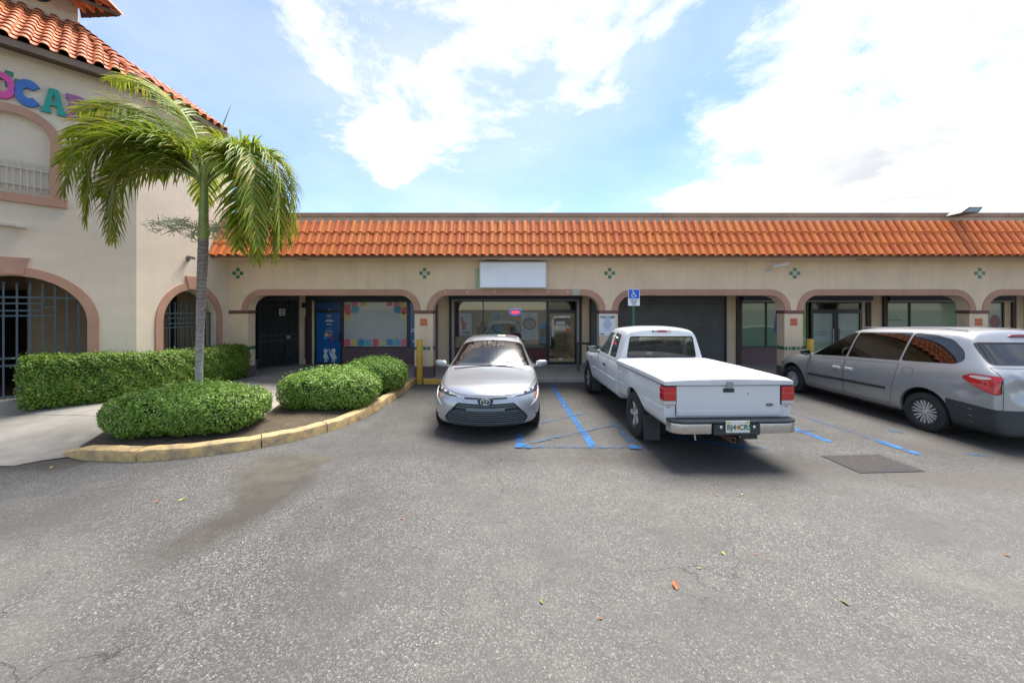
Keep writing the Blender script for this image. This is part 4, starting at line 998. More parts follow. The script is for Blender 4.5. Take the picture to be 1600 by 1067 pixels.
# ================================================================== plants
import numpy as np
rng = np.random.default_rng(5)
def leaf_mat(name, cols, rough=.45, trans=.25):
    M = bpy.data.materials.new(name); M.use_nodes = True
    nt = M.node_tree; N = nt.nodes; L = nt.links; B = N['Principled BSDF']; o = N['Material Output']
    g = N.new('ShaderNodeNewGeometry'); cr = N.new('ShaderNodeValToRGB'); L.new(g.outputs['Random Per Island'], cr.inputs[0])
    cr.color_ramp.elements[0].color = (*cols[0], 1); cr.color_ramp.elements[1].color = (*cols[-1], 1)
    for i, c in enumerate(cols[1:-1]): e = cr.color_ramp.elements.new((i + 1) / (len(cols) - 1)); e.color = (*c, 1)
    L.new(cr.outputs[0], B.inputs['Base Color']); B.inputs['Roughness'].default_value = rough
    t = N.new('ShaderNodeBsdfTranslucent'); L.new(cr.outputs[0], t.inputs[0])
    ms = N.new('ShaderNodeMixShader'); ms.inputs[0].default_value = trans
    L.new(B.outputs[0], ms.inputs[1]); L.new(t.outputs[0], ms.inputs[2]); L.new(ms.outputs[0], o.inputs[0]); M.diffuse_color = (*cols[1], 1)
    return M
M_leaf = leaf_mat('hedge_leaf', [(.05, .12, .012), (.10, .21, .02), (.155, .285, .028), (.23, .37, .04), (.30, .27, .06)])
M_leaf2 = leaf_mat('young_hedge_leaf', [(.07, .15, .018), (.14, .265, .03), (.215, .36, .045), (.31, .45, .075)])
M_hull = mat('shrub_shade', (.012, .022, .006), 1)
M_twig = mat('twig', (.10, .07, .045), .9)
def leaves_mesh(name, pts, nrm, size, up=.35):
    """one folded leaf of four triangles at each point"""
    n = len(pts)
    nv = nrm + rng.normal(0, .55, (n, 3)); nv[:, 2] += up; nv /= np.linalg.norm(nv, axis=1)[:, None]
    t = rng.normal(0, 1, (n, 3)); t -= (t * nv).sum(1)[:, None] * nv; t /= np.linalg.norm(t, axis=1)[:, None]
    b = np.cross(nv, t); s = size * rng.uniform(.65, 1.35, (n, 1))
    V = np.stack([pts - t * s, pts - b * s * .48 + nv * s * .16, pts + t * s, pts + b * s * .48 + nv * s * .16], 1).reshape(-1, 3)
    me = bpy.data.meshes.new(name); me.vertices.add(4 * n); me.vertices.foreach_set('co', V.ravel().astype(np.float32))
    idx = np.arange(n)[:, None] * 4
    tri = np.concatenate([idx + [0, 1, 2], idx + [0, 2, 3]], 1).reshape(-1).astype(np.int32)
    me.loops.add(6 * n); me.loops.foreach_set('vertex_index', tri)
    me.polygons.add(2 * n); me.polygons.foreach_set('loop_start', np.arange(0, 6 * n, 3, dtype=np.int32)); me.polygons.foreach_set('loop_total', np.full(2 * n, 3, dtype=np.int32))
    me.update(); me.validate(); return me
def bump3(p):
    return .5 * np.sin(p[:, 0] * 4.1 + 1.3) * np.sin(p[:, 1] * 4.7 + .4) + .3 * np.sin(p[:, 0] * 9.3) * np.cos(p[:, 2] * 8.1 + p[:, 1] * 7.7) + .2 * np.sin(p[:, 0] * 17 + p[:, 1] * 15 + p[:, 2] * 19)
def shrub(label, c, a, b, h, z0, rot, n, size, m, name='shrub', p=2.9, group='clipped shrubs in the beds'):
    th = thing(name, label, 'shrub', (c[0], c[1], z0), 0, group)
    d = rng.normal(0, 1, (n, 3)); d[:, 2] = np.where(d[:, 2] < -.55, -d[:, 2], d[:, 2]); d /= np.linalg.norm(d, axis=1)[:, None]
    # spread over a box-like form
    k = (np.abs(d / [a, b, h / 2]) ** p).sum(1) ** (-1 / p); S = d * k[:, None]
    nr = np.sign(S) * np.abs(S / [a, b, h / 2]) ** (p - 1) / [a, b, h / 2]; nr /= np.linalg.norm(nr, axis=1)[:, None]
    dep = rng.exponential(.04, n); dep -= np.where(rng.uniform(0, 1, n) < .035, rng.uniform(.02, .09, n) * (nr[:, 2] > .2), 0); cs, sn = math.cos(rot), math.sin(rot)
    Q = S + nr * ((bump3(S * 1.0) * .045) - dep)[:, None]
    def w(A, t): return np.stack([A[:, 0] * cs - A[:, 1] * sn + (c[0] if t else 0), A[:, 0] * sn + A[:, 1] * cs + (c[1] if t else 0), A[:, 2] + (z0 + h / 2 if t else 0)], 1)
    W = w(Q, True); hol = np.sin(S[:, 0] * 6.3 + 2) * np.sin(S[:, 1] * 7.1) + .7 * np.sin(S[:, 2] * 11 + S[:, 0] * 4.4) + .5 * np.sin(S[:, 0] * 14 + S[:, 1] * 12); keep = (W[:, 2] > z0 + .02) & (rng.uniform(0, 1, n) > np.clip((hol - .75) * 1.1, 0, .85))
    # stray shoots above the clipped top
    me = leaves_mesh('foliage', W[keep], w(nr, False)[keep], size); obj('foliage', me, m, th)
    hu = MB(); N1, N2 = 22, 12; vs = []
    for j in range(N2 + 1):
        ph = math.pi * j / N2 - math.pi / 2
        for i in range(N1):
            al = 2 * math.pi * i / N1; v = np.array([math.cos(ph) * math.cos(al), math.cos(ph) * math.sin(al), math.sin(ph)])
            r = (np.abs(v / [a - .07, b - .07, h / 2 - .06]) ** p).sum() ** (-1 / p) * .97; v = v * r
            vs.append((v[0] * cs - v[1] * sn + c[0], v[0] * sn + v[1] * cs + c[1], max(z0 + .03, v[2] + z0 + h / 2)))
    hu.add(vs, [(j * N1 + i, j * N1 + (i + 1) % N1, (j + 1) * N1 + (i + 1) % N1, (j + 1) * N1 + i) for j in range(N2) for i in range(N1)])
    P('shade_hull', hu, M_hull, th, smooth=True)  # near-black hull: shade inside the foliage, put in as colour
    st = MB()
    for i in range(9):
        x, y = random.uniform(-a, a) * .6, random.uniform(-b, b) * .5; X, Y = x * cs - y * sn + c[0], x * sn + y * cs + c[1]
        st.tube([(X, Y, z0 - .03), (X + .03, Y + .02, z0 + .15), (X + random.uniform(-.1, .1), Y + random.uniform(-.1, .1), z0 + .4)], [.014, .012, .008], 5)
    P('stem', st, M_twig, th)
    return th
shrub('low wide clipped shrub at the foot of the palm', (-5.45, 6.28), 1.16, .70, .74, .07, R(8), 56000, .0215, M_leaf2)
shrub('rounded clipped shrub behind the yellow kerb, nearer of the two right of the path', (-3.78, 7.75), 1.0, .68, .80, .06, R(-4), 42000, .0215, M_leaf2)
shrub('rounded clipped shrub near the yellow bollard, behind another shrub', (-3.38, 9.15), .76, .62, .84, .06, 0, 28000, .0215, M_leaf2)
def hedge():
    th = thing('hedge', 'long clipped box hedge along the foot of the tower wall', 'hedge', (-8.3, 8.6, .15))
    path = catmull([(-9.08, 6.98), (-8.52, 7.45), (-8.10, 8.2), (-8.06, 9.4), (-8.03, 10.72)], 10); Lc = [0]
    for p, q in zip(path, path[1:]): Lc.append(Lc[-1] + (q - p).length)
    n = 84000; T = Lc[-1]; s = rng.uniform(-.16, T + .16, n); ang = rng.uniform(0, 2 * math.pi, n); e = 3.6
    px = np.interp(s, Lc, [p.x for p in path]); py = np.interp(s, Lc, [p.y for p in path])
    dx = np.gradient([p.x for p in path], Lc); dy = np.gradient([p.y for p in path], Lc); tx = np.interp(s, Lc, dx); ty = np.interp(s, Lc, dy)
    over = np.clip(np.maximum(-s, s - T) / .16, 0, 1); endk = (1 - over ** 3) ** (1 / 3)      # rounded ends
    hw, hh = .33, .50
    ca, sa = np.cos(ang), np.sin(ang); k = (np.abs(ca / hw) ** e + np.abs(sa / hh) ** e) ** (-1 / e) * (.55 + .45 * endk)
    # end faces are filled too
    fill = np.where(over > .8, np.sqrt(rng.uniform(0, 1, n)), 1)
    u, z = ca * k * fill, sa * k * fill
    sgn = np.where(s < 0, -1., 1.) * np.where(over > 0, over, 0)
    px = px + tx * np.where(s < 0, s, np.where(s > T, s - T, 0)); py = py + ty * np.where(s < 0, s, np.where(s > T, s - T, 0))
    zb = np.array([pave_z(x, y) for x, y in zip(px[:1], py[:1])]).mean()
    base = .10 + .14 * np.clip((9.2 - py) / 2.2, 0, 1)
    Pp = np.stack([px - ty * u, py + tx * u, base + .50 + z + .02], 1)
    nr = np.stack([-ty * ca, tx * ca, sa], 1) * (1 - .7 * over)[:, None] + np.stack([tx * sgn, ty * sgn, 0 * sgn], 1); nr /= np.linalg.norm(nr, axis=1)[:, None]
    Pp += nr * (bump3(Pp) * .05 - rng.exponential(.042, n) + np.where(rng.uniform(0, 1, n) < .03, rng.uniform(.02, .08, n), 0))[:, None]
    obj('foliage', leaves_mesh('foliage', Pp, nr, .0225), M_leaf, th)
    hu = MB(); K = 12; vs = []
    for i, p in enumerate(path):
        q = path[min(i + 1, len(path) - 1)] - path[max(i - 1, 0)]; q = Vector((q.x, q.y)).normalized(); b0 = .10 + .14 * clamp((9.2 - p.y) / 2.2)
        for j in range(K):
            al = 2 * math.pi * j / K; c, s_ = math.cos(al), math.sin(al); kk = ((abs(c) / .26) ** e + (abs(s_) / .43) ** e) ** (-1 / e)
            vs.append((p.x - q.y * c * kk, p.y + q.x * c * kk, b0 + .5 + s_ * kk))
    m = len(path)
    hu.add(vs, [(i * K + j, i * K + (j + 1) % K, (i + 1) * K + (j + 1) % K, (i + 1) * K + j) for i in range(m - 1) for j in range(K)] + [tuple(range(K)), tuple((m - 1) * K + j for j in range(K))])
    P('shade_hull', hu, M_hull, th, smooth=True)  # dark solid core painting the shade behind the hedge leaves
hedge()

# ------------------------------------------------------------------ palm
M_frond = leaf_mat('palm_leaflet', [(.09, .17, .008), (.17, .27, .012), (.28, .36, .02), (.38, .41, .03), (.40, .33, .07)], .4, .45)
M_rach = mat('palm_rachis', (.26, .30, .07), .5)
M_shaft = mat('palm_crownshaft', (.27, .33, .08), .45, var=.3, vscale=5)
def bark_mat():
    M = bpy.data.materials.new('palm_bark'); M.use_nodes = True
    nt = M.node_tree; N = nt.nodes; L = nt.links; B = N['Principled BSDF']; B.inputs['Roughness'].default_value = .9
    tc = N.new('ShaderNodeTexCoord'); sp = N.new('ShaderNodeSeparateXYZ'); L.new(tc.outputs['Object'], sp.inputs[0])
    n = N.new('ShaderNodeTexNoise'); n.inputs['Scale'].default_value = 14; n.inputs['Detail'].default_value = 9; n.inputs['Roughness'].default_value = .75
    mp = N.new('ShaderNodeMapping'); mp.inputs['Scale'].default_value = (1, 1, 2.2); L.new(tc.outputs['Object'], mp.inputs[0]); L.new(mp.outputs[0], n.inputs['Vector'])
    w = N.new('ShaderNodeTexWave'); w.bands_direction = 'Z'; w.inputs['Scale'].default_value = 4.5; w.inputs['Distortion'].default_value = 9; w.inputs['Detail'].default_value = 6; w.inputs['Detail Scale'].default_value = 3; L.new(tc.outputs['Object'], w.inputs['Vector'])
    c1 = N.new('ShaderNodeMix'); c1.data_type = 'RGBA'; L.new(w.outputs[0], c1.inputs['Factor']); c1.inputs['A'].default_value = (.15, .115, .10, 1); c1.inputs['B'].default_value = (.27, .215, .19, 1)
    # lichen and old whitewash towards the foot
    mr = N.new('ShaderNodeMapRange'); L.new(sp.outputs['Z'], mr.inputs[0]); mr.inputs[1].default_value = 2.9; mr.inputs[2].default_value = .8; mr.inputs[3].default_value = -.10; mr.inputs[4].default_value = .16
    ad = N.new('ShaderNodeMath'); L.new(n.outputs[0], ad.inputs[0]); L.new(mr.outputs[0], ad.inputs[1])
    r2 = N.new('ShaderNodeMapRange'); L.new(ad.outputs[0], r2.inputs[0]); r2.inputs[1].default_value = .50; r2.inputs[2].default_value = .66
    c2 = N.new('ShaderNodeMix'); c2.data_type = 'RGBA'; L.new(r2.outputs[0], c2.inputs['Factor']); L.new(c1.outputs['Result'], c2.inputs['A']); c2.inputs['B'].default_value = (.36, .345, .31, 1)
    L.new(c2.outputs['Result'], B.inputs['Base Color'])
    b = N.new('ShaderNodeBump'); b.inputs['Strength'].default_value = .35; b.inputs['Distance'].default_value = .012; L.new(w.outputs[0], b.inputs['Height']); L.new(b.outputs[0], B.inputs['Normal'])
    return M
def frond(th, base, az, e0, e1, L, seed, leaf=.62, twist=0, bendaz=0, fall=1):
    rn = random.Random(seed); N = 30; p = Vector(base); pts = [p.copy()]; dirs = []
    for i in range(N):
        t = i / (N - 1); e = R(lerp(e0, e1, clamp(t / fall) ** 1.05)); a = R(az + bendaz * t)
        d = Vector((math.cos(e) * math.cos(a), math.cos(e) * math.sin(a), math.sin(e))); dirs.append(d); p = p + d * (L / N); pts.append(p.copy())
    m = MB(); m.tube(pts, [lerp(.026, .004, (i / N) ** .8) for i in range(N + 1)], 5, 1)
    n = int(80 * L / 2.6)
    for i in range(n):
        t = lerp(.13, .995, i / (n - 1)); f = t * N; k = min(int(f), N - 1); c = pts[k].lerp(pts[k + 1], f - k); d = dirs[k]
        a = R(az + bendaz * t); side0 = Vector((-math.sin(a), math.cos(a), 0)); upv = side0.cross(d) * -1; 
        if upv.z < 0: upv = -upv
        ln = leaf * (math.sin(math.pi * clamp(.10 + .86 * t) ** .8) ** .6) * rn.uniform(.85, 1.12)
        for sg in (-1, 1):
            q = R(rn.uniform(-14, 26) + twist)
            sd = (side0 * sg * math.cos(q) + upv * math.sin(q)).normalized()
            fw = lerp(.35, 1.2, t) * rn.uniform(.8, 1.2); v = (sd + d * fw).normalized(); wd = .019 * rn.uniform(.8, 1.2)
            g = rn.uniform(.55, 1.25); P0 = c; rows = []; pp = c.copy(); vv = v.copy(); S = 5
            for s in range(S + 1):
                u = s / S; wdt = wd * (1 - u) ** .55 * (1 if s else .5)
                wv = vv.cross(upv); wv = wv.normalized() if wv.length > 1e-3 else side0
                fold = upv * (wdt * .5)
                rows.append((pp - wv * wdt + fold, pp.copy(), pp + wv * wdt + fold))
                pp = pp + vv * (ln / S); vv = (vv + Vector((0, 0, -1)) * g * (.25 + u * .5) * .62).normalized()
            vs = [x for r in rows for x in r]
            m.add(vs, [(3 * s + j, 3 * s + j + 1, 3 * s + j + 4, 3 * s + j + 3) for s in range(S) for j in (0, 1)], 0)
    me = m.mesh('frond', fix=False); me.polygons.foreach_set('use_smooth', [True] * len(me.polygons))
    return obj('frond', me, [M_frond, M_rach], th)
def palm():
    bx, by = -5.72, 6.72
    th = thing('palm_tree', 'palm with grey mottled trunk and drooping green fronds growing from the low shrub', 'palm tree', (bx, by, .1))
    tp = [(bx - .02, by, .05), (bx, by, .4), (bx + .01, by, 1.2), (bx + .04, by, 2.2), (bx + .07, by, 3.0), (bx + .085, by, 3.42)]
    tr = catmull(tp, 8); tr = [Vector((v.x, v.y, v.z)) for v in tr]
    P('trunk', MB().tube(tr, [lerp(.070, .056, sstep(p.z, .05, .7)) + .022 * sstep(p.z, .8, 3.2) + .002 * math.sin(p.z * 40) for p in tr], 16), bark_mat(), th, smooth=True)
    cx, cz = bx + .10, 4.42
    P('crownshaft', MB().tube([(bx + .085, by, 3.40), (bx + .088, by, 3.5), (cx - .01, by, 3.9), (cx, by, cz), (cx + .01, by, cz + .35)], [.076, .084, .07, .058, .03], 14), M_shaft, th, smooth=True)
    top = (cx, by, cz)
    F = [ # azimuth, start and end elevation, length
        (178, 92, -2, 3.0, 1), (188, 84, -24, 2.9, 1), (172, 80, -30, 2.8, 1), (194, 70, -46, 2.6, 1), (168, 76, -52, 2.75, 1), (200, 56, -58, 2.45, 1), (184, 44, -66, 2.2, 1), (174, 62, -46, 2.5, 1),
        (222, 62, -88, 2.9, .7), (212, 74, -80, 3.0, .8), (216, 48, -88, 2.5, .65), (203, 34, -88, 2.4, .7), (228, 70, -88, 2.8, .75),
        (4, 86, -90, 3.5, .62), (-16, 80, -90, 3.3, .6), (20, 86, -86, 3.3, .68), (-24, 58, -90, 2.7, .55), (-6, 52, -90, 2.7, .55), (30, 62, -90, 2.6, .6), (42, 66, -84, 2.8, .65), (12, 62, -90, 2.9, .58),
        (90, 72, -70, 2.5, .8), (130, 66, -60, 2.8, .9), (-20, 74, -90, 3.0, .65), (150, 78, -60, 3.0, 1)]
    for i, (a, e0, e1, L, fl_) in enumerate(F):
        off = R(a); frond(th, (cx + .05 * math.cos(off), by + .05 * math.sin(off), cz + random.uniform(-.05, .14)), a, e0, e1, L * .93, 100 + i, .66, 0, 0, fl_)
    P('spear_leaf', MB().tube([(cx, by, cz + .2), (cx + .22, by, cz + .75), (cx + .50, by - .02, cz + 1.42)], [.02, .018, .003], 6), M_rach, th)
    # flower stalks under the crown
    fl = MB(); rn = random.Random(3)
    for k in range(11):
        a = R(rn.uniform(0, 360)); L = rn.uniform(.45, .85); p0 = Vector((bx + .09, by, 3.52)); d = Vector((math.cos(a), math.sin(a) , .25))
        ends = [p0 + d * (L * t) + Vector((0, 0, .12 * math.sin(t * 3) - .25 * t * t)) for t in (0, .25, .5, .75, 1)]
        fl.tube(ends, [.012, .010, .008, .006, .004], 5)
        for j in range(22):
            t = rn.uniform(.25, 1); q = p0 + d * (L * t) + Vector((0, 0, .12 * math.sin(t * 3) - .25 * t * t)); v = Vector((rn.uniform(-1, 1), rn.uniform(-1, 1), rn.uniform(-.6, .7))).normalized() * rn.uniform(.08, .22)
            fl.tube([q, q + v * .5 + Vector((0, 0, -.01)), q + v + Vector((0, 0, -.04))], [.007, .006, .004], 4)
            for b in range(5):
                c = q + v * rn.uniform(.3, 1.05); fl.add([c + Vector((0, 0, .011)), c + Vector((.009, .004, 0)), c + Vector((-.006, .008, -.003)), c + Vector((-.003, -.009, 0))], [(0, 1, 2), (0, 2, 3), (0, 3, 1), (1, 3, 2)])
    P('flower_stalk', fl, mat('palm_flower', (.42, .43, .28), .8), th)
palm()
# grass tufts in the beds and fallen leaves on the asphalt
def tufts():
    m = MB(); rn = random.Random(11)
    spots = [(x + rn.uniform(-.03, .25) * 0, y) for x, y in KIN]
    for _ in range(900):
        x, y = rn.choice(KIN[6:]); x += rn.uniform(-.22, .0); y += rn.uniform(0, .22) if x < -3.4 else rn.uniform(-.1, .1)
        h = rn.uniform(.02, .06); a = rn.uniform(0, 6.28); z = pave_z(x, y) + .02; dx, dy = math.cos(a) * .006, math.sin(a) * .006; l = rn.uniform(-.03, .03)
        m.add([(x - dx, y - dy, z), (x + dx, y + dy, z), (x + l, y + l, z + h)], [(0, 1, 2)])
    o = obj('bed_grass', m.mesh('g', fix=False), leaf_mat('dry_grass', [(.16, .17, .04), (.24, .20, .07), (.10, .16, .03)])); o['kind'] = 'stuff'
    o['label'] = 'short weedy grass along the inside of the yellow kerb'
tufts()
def fallen():
    rn = random.Random(21)
    L = [(285, 781, .10, 'yellow', 'split pale yellow leaf on the asphalt below the kerb corner'), (246, 784, .08, 'rust', 'small orange leaf on the asphalt, left of a pale yellow one'), (358, 731, .09, 'rust', 'brown leaf just in front of the yellow kerb'),
         (628, 811, .06, 'rust', 'rusty leaf on the asphalt beside a pale chip'), (1055, 915, .14, 'rust', 'long orange-brown leaf, largest on the open asphalt'), (1320, 942, .09, 'olive', 'olive leaf on the open asphalt toward the lower right'), (846, 941, .07, 'green', 'green leaf near the bottom centre of the asphalt'),
         (938, 967, .05, 'rust', 'thin reddish leaf near a blue paint smudge'), (1093, 888, .05, 'yellow', 'small amber leaf on the asphalt above the long brown one'), (1130, 865, .08, 'yellow', 'dull yellow leaf on the asphalt below the drain grate'), (1181, 866, .04, 'rust', 'tiny red leaf right of a dull yellow one'), (1572, 868, .07, 'rust', 'curled red leaf at the right edge of the asphalt'),
         (1120, 775, .06, 'rust', 'brown leaf on the asphalt behind the pickup, left one of two'), (1160, 773, .07, 'yellow', 'yellow leaf on the asphalt behind the pickup, right one of two'), (1210, 748, .06, 'green', 'green leaf on the dark patch left of the drain grate'), (47, 717, .09, 'green', 'green leaf on the dark strip beside the pavement'), (82, 730, .09, 'yellow', 'pale yellow leaf on the dark strip beside the kerb end'), (502, 793, .05, 'dark', 'dark scrap of leaf on the asphalt left of the rusty one')]
    cm = {'yellow': (.42, .33, .08), 'rust': (.36, .12, .04), 'olive': (.20, .15, .06), 'green': (.20, .24, .05), 'dark': (.04, .05, .06)}
    for px, py, s, c, lab in L:
        y = 2.13 * 575 / (py - 483); x = (px - 800) * y / 575; a = rn.uniform(0, 6.28)
        m = MB(); out = [(-.5, 0, 0), (-.25, .17, .12), (.1, .2, .08), (.5, 0, .05), (.1, -.2, .14), (-.25, -.17, .02), (0, 0, .0)]
        s *= .72; m.add([(s * u, s * v, s * w + .006) for u, v, w in out], [(0, 1, 6), (1, 2, 6), (2, 3, 6), (3, 4, 6), (4, 5, 6), (5, 0, 6)])
        o = obj('fallen_leaf', m.mesh('leaf'), mat(c + '_leaf', cm[c], .7, var=.3, vscale=30)); o.location = (x, y, .0); o.rotation_euler = (0, 0, a)
        tag(o, lab, 'leaf', 'fallen leaves on the asphalt')
fallen()
# ================================================================== street furniture and fittings
def build_street():
    # blank light-box sign
    s = thing('blank_sign', 'blank white rectangular sign box above the middle arch', 'sign', (.03, YF, 2.72))
    x0, x1, z0, z1 = -.945, 1.005, 2.755, 3.51
    P('sign_case', MB().box(x0, x1, YF - .20, YF, z0, z1), mat('sign_case', (.30, .31, .31), .5, metal=.4), s, bevel=.008)
    fr = MB()
    for a in ((x0, x1, z0, z0 + .035), (x0, x1, z1 - .035, z1), (x0, x0 + .035, z0 + .035, z1 - .035), (x1 - .035, x1, z0 + .035, z1 - .035)): fr.box(a[0], a[1], YF - .225, YF - .201, a[2], a[3])
    P('sign_frame', fr, mat('sign_rim', (.62, .64, .66), .4, metal=.2), s)
    P('sign_face', MB().box(x0 + .03, x1 - .03, YF - .215, YF - .202, z0 + .03, z1 - .03), mat('sign_face', (.78, .82, .87), .3, var=.08, vscale=1.5), s)
    P('old_paint', MB().box(-1.10, x0 - .01, YF - .004, YF + .01, 2.73, 3.35), mat('pale_green_paint', (.42, .47, .30), .9), s)
    # notice on the third pillar
    n = thing('welcome_notice', 'white printed WELCOME notice fixed to the pillar beside the shutter', 'notice', (2.89, YF, 1.4))
    P('notice_board', MB().box(2.60, 3.09, YF - .018, YF - .002, 1.34, 1.97), mat('notice_white', (.62, .66, .72), .4), n)
    ink = mat('black_ink', (.02, .02, .03), .6); gi = mat('grey_ink', (.22, .25, .3), .6)
    obj('lettering', face_front(text_mesh('WELCOME', .095, .001, .003), 2.845, YF - .020, 1.89), ink, n)
    obj('lettering', face_front(text_mesh('NO', .07, .001, .003), 2.70, YF - .020, 1.385), ink, n)
    emb = MB()
    for k in range(11): 
        z = 1.80 - k * .026; w = .13 * math.sin(.5 + k / 10 * 2.2); emb.box(2.845 - w, 2.845 + w, YF - .021, YF - .017, z, z + .012)
    P('emblem_print', emb, gi, n)
    P('text_lines', MB().box(2.70, 2.99, YF - .021, YF - .017, 1.835, 1.842).box(2.74, 2.95, YF - .021, YF - .017, 1.49, 1.496), ink, n)
    # disabled parking sign
    d = thing('parking_sign', 'blue and white disabled parking sign on a green post behind the pickup', 'sign', (3.46, 10.45, 0))
    X, Y = 3.46, 10.45
    P('post', MB().box(X - .03, X - .022, Y, Y + .03, -.05, 2.55).box(X + .022, X + .03, Y, Y + .03, -.05, 2.55).box(X - .022, X + .022, Y + .024, Y + .03, -.05, 2.55), mat('green_post', (.05, .17, .10), .5), d)
    white = mat('sign_white', (.75, .76, .78), .4)
    p = P('sign_plate', MB().box(X - .165, X + .165, Y - .008, Y - .001, 2.225, 2.70), white, d)
    P('blue_panel', MB().box(X - .15, X + .15, Y - .011, Y - .007, 2.43, 2.685), mat('sign_blue', (.01, .10, .55), .4), p)
    w = MB()
    def st(pts, r=.010): w.tube([(X + a, Y - .013, 2.555 + b) for a, b in pts], r, 6)
    st([(-.03, .075), (-.025, -.005), (.03, -.005), (.055, -.06), (.075, -.055)]); st([(-.028, .03), (.025, .03)])
    st([(.035, -.045), (.01, -.085), (-.03, -.09), (-.062, -.06), (-.065, -.02), (-.045, .01)])
    w.lathe([(-.004, 0), (-.004, .016), (.004, .016)], 12, 'y', (X - .03, Y - .013, 2.655))
    P('wheelchair_symbol', w, white, p)
    for t, z, sz_ in (('PARKING BY', 2.39, .038), ('DISABLED', 2.345, .042), ('PERMIT', 2.30, .042), ('ONLY', 2.255, .042)):
        obj('lettering', face_front(text_mesh(t, sz_, .001, .001), X, Y - .010, z), ink, p)
    # bollards
    for (bx, by, h, lab) in ((-2.64, 10.52, 1.27, 'yellow steel bollard at the end of the kerb beside the silver sedan'), (8.60, 10.62, 1.27, 'yellow steel bollard by the pillar behind the minivan')):
        b = P('bollard', MB().lathe([(-.05, 0), (-.05, .085), (h - .02, .085), (h - .005, .07), (h, 0)], 20, 'z'), M_yellow, smooth=True); b.location = (bx, by, 0)
        tag(b, lab, 'bollard', 'yellow bollards')
    # wheel stop
    w = P('wheel_stop', MB().prism([(-.09, -.01), (-.075, .11), (-.05, .13), (.05, .13), (.075, .11), (.09, -.01)], -.9, .9, 'x'), M_yellow, bevel=.01)
    w.location = (-1.62, 10.55, 0); tag(w, 'yellow parking stop right of the bollard, behind the silver sedan', 'parking stop')
    # drain grate
    g = thing('drain_grate', 'dark iron drain grate set in the asphalt behind the minivan', 'drain', (4.95, 5.08, 0), R(3))
    GX, GY = .42, .25
    P('pit_shade', MB().box(-GX, GX, -GY, GY, .002, .0035), M_dark, g, local=True)  # flat black sheet over the asphalt, painted as the shade below the bars
    P('grate_frame', MB().box(-GX, GX, -GY - .03, -GY, -.02, .008).box(-GX, GX, GY, GY + .03, -.02, .008).box(-GX - .03, -GX, -GY - .03, GY + .03, -.02, .008).box(GX, GX + .03, -GY - .03, GY + .03, -.02, .008), M_iron, g, local=True)
    for i in range(17):
        x = lerp(-GX + .02, GX - .02, i / 16); P('grate_bar', MB().box(x - .010, x + .010, -GY, GY, .0036, .010), mat('rusty_iron', (.11, .09, .08), .6, var=.4, vscale=20), g, local=True)
    # floodlight on the parapet
    f = thing('floodlight', 'grey floodlight standing on the parapet at the right', 'floodlight', (13.15, 10.95, 4.965))
    hd = MB(); c = Vector((13.05, 10.62, 5.06))
    hd.add([(12.74, 10.45, 4.86), (13.20, 10.40, 4.86), (13.32, 10.40, 5.02), (12.98, 10.45, 5.03), (12.70, 10.80, 4.84), (13.10, 10.80, 4.84), (13.26, 10.80, 5.02), (12.92, 10.80, 5.03)], [(0, 1, 2, 3), (4, 7, 6, 5), (0, 4, 5, 1), (3, 2, 6, 7), (0, 3, 7, 4), (1, 5, 6, 2)])
    P('lamp_housing', hd, mat('weathered_zinc', (.17, .18, .18), .55, metal=.4, var=.3), f, bevel=.012)
    P('lamp_glass', MB().add([(12.84, 10.425, 4.88), (13.17, 10.395, 4.88), (13.25, 10.395, 4.995), (12.99, 10.425, 5.0)], [(0, 1, 2, 3)]), mat('lamp_lens', (.25, .30, .32), .15), f)
    P('bracket', MB().box(12.98, 13.08, 10.85, 10.98, 4.963, 4.985).box(13.0, 13.06, 10.78, 10.95, 4.985, 5.01), M_iron, f)
    # security cameras
    k = thing('security_camera', 'white security camera under the eave above the shuttered shop', 'camera', (7.9, YF, 3.42))
    P('camera_body', MB().obox((7.80, YF - .30, 3.40), (.16, -.07, .02), (.02, .04, 0), (0, 0, .04)), mat('camera_white', (.55, .54, .50), .4), k, bevel=.012)
    P('sun_shield', MB().obox((7.80, YF - .30, 3.448), (.19, -.085, .024), (.025, .05, 0), (0, 0, .006)), mat('camera_white', (.55, .54, .50), .4), k)
    P('bracket', MB().tube([(7.62, YF, 3.27), (7.63, YF - .12, 3.28), (7.70, YF - .24, 3.36)], .022, 8).box(7.57, 7.67, YF - .02, YF, 3.21, 3.33), mat('camera_white', (.55, .54, .50), .4), k)
    k = thing('security_camera', 'small dark camera on the tower wall behind the palm trunk', 'camera', (-8.46, 9.6, 3.45))
    P('camera_body', MB().obox((-8.30, 9.52, 3.46), (.10, -.02, -.02), (.0, .035, 0), (0, 0, .035)), mat('camera_grey', (.14, .14, .14), .4), k, bevel=.01)
    P('bracket', MB().bar((-8.46, 9.6, 3.44), (-8.34, 9.56, 3.44), .03).box(-8.47, -8.44, 9.55, 9.65, 3.39, 3.49), mat('camera_grey', (.14, .14, .14), .4), k)
    # wall lamp on the tower at the left edge
    p = F1 @ Vector((-1.72, 0, 3.72)); l = thing('wall_lamp', 'flat beige fixture on the tower wall at the left edge', 'wall lamp', p)
    me = MB().box(-1.95, -1.55, -.10, .0, 3.70, 3.76).box(-1.62, -1.50, -.16, -.02, 3.68, 3.73).mesh('lamp', bevel=.01); me.transform(F1); obj('lamp_body', me, mat('beige_fixture', (.48, .44, .37), .5), l)
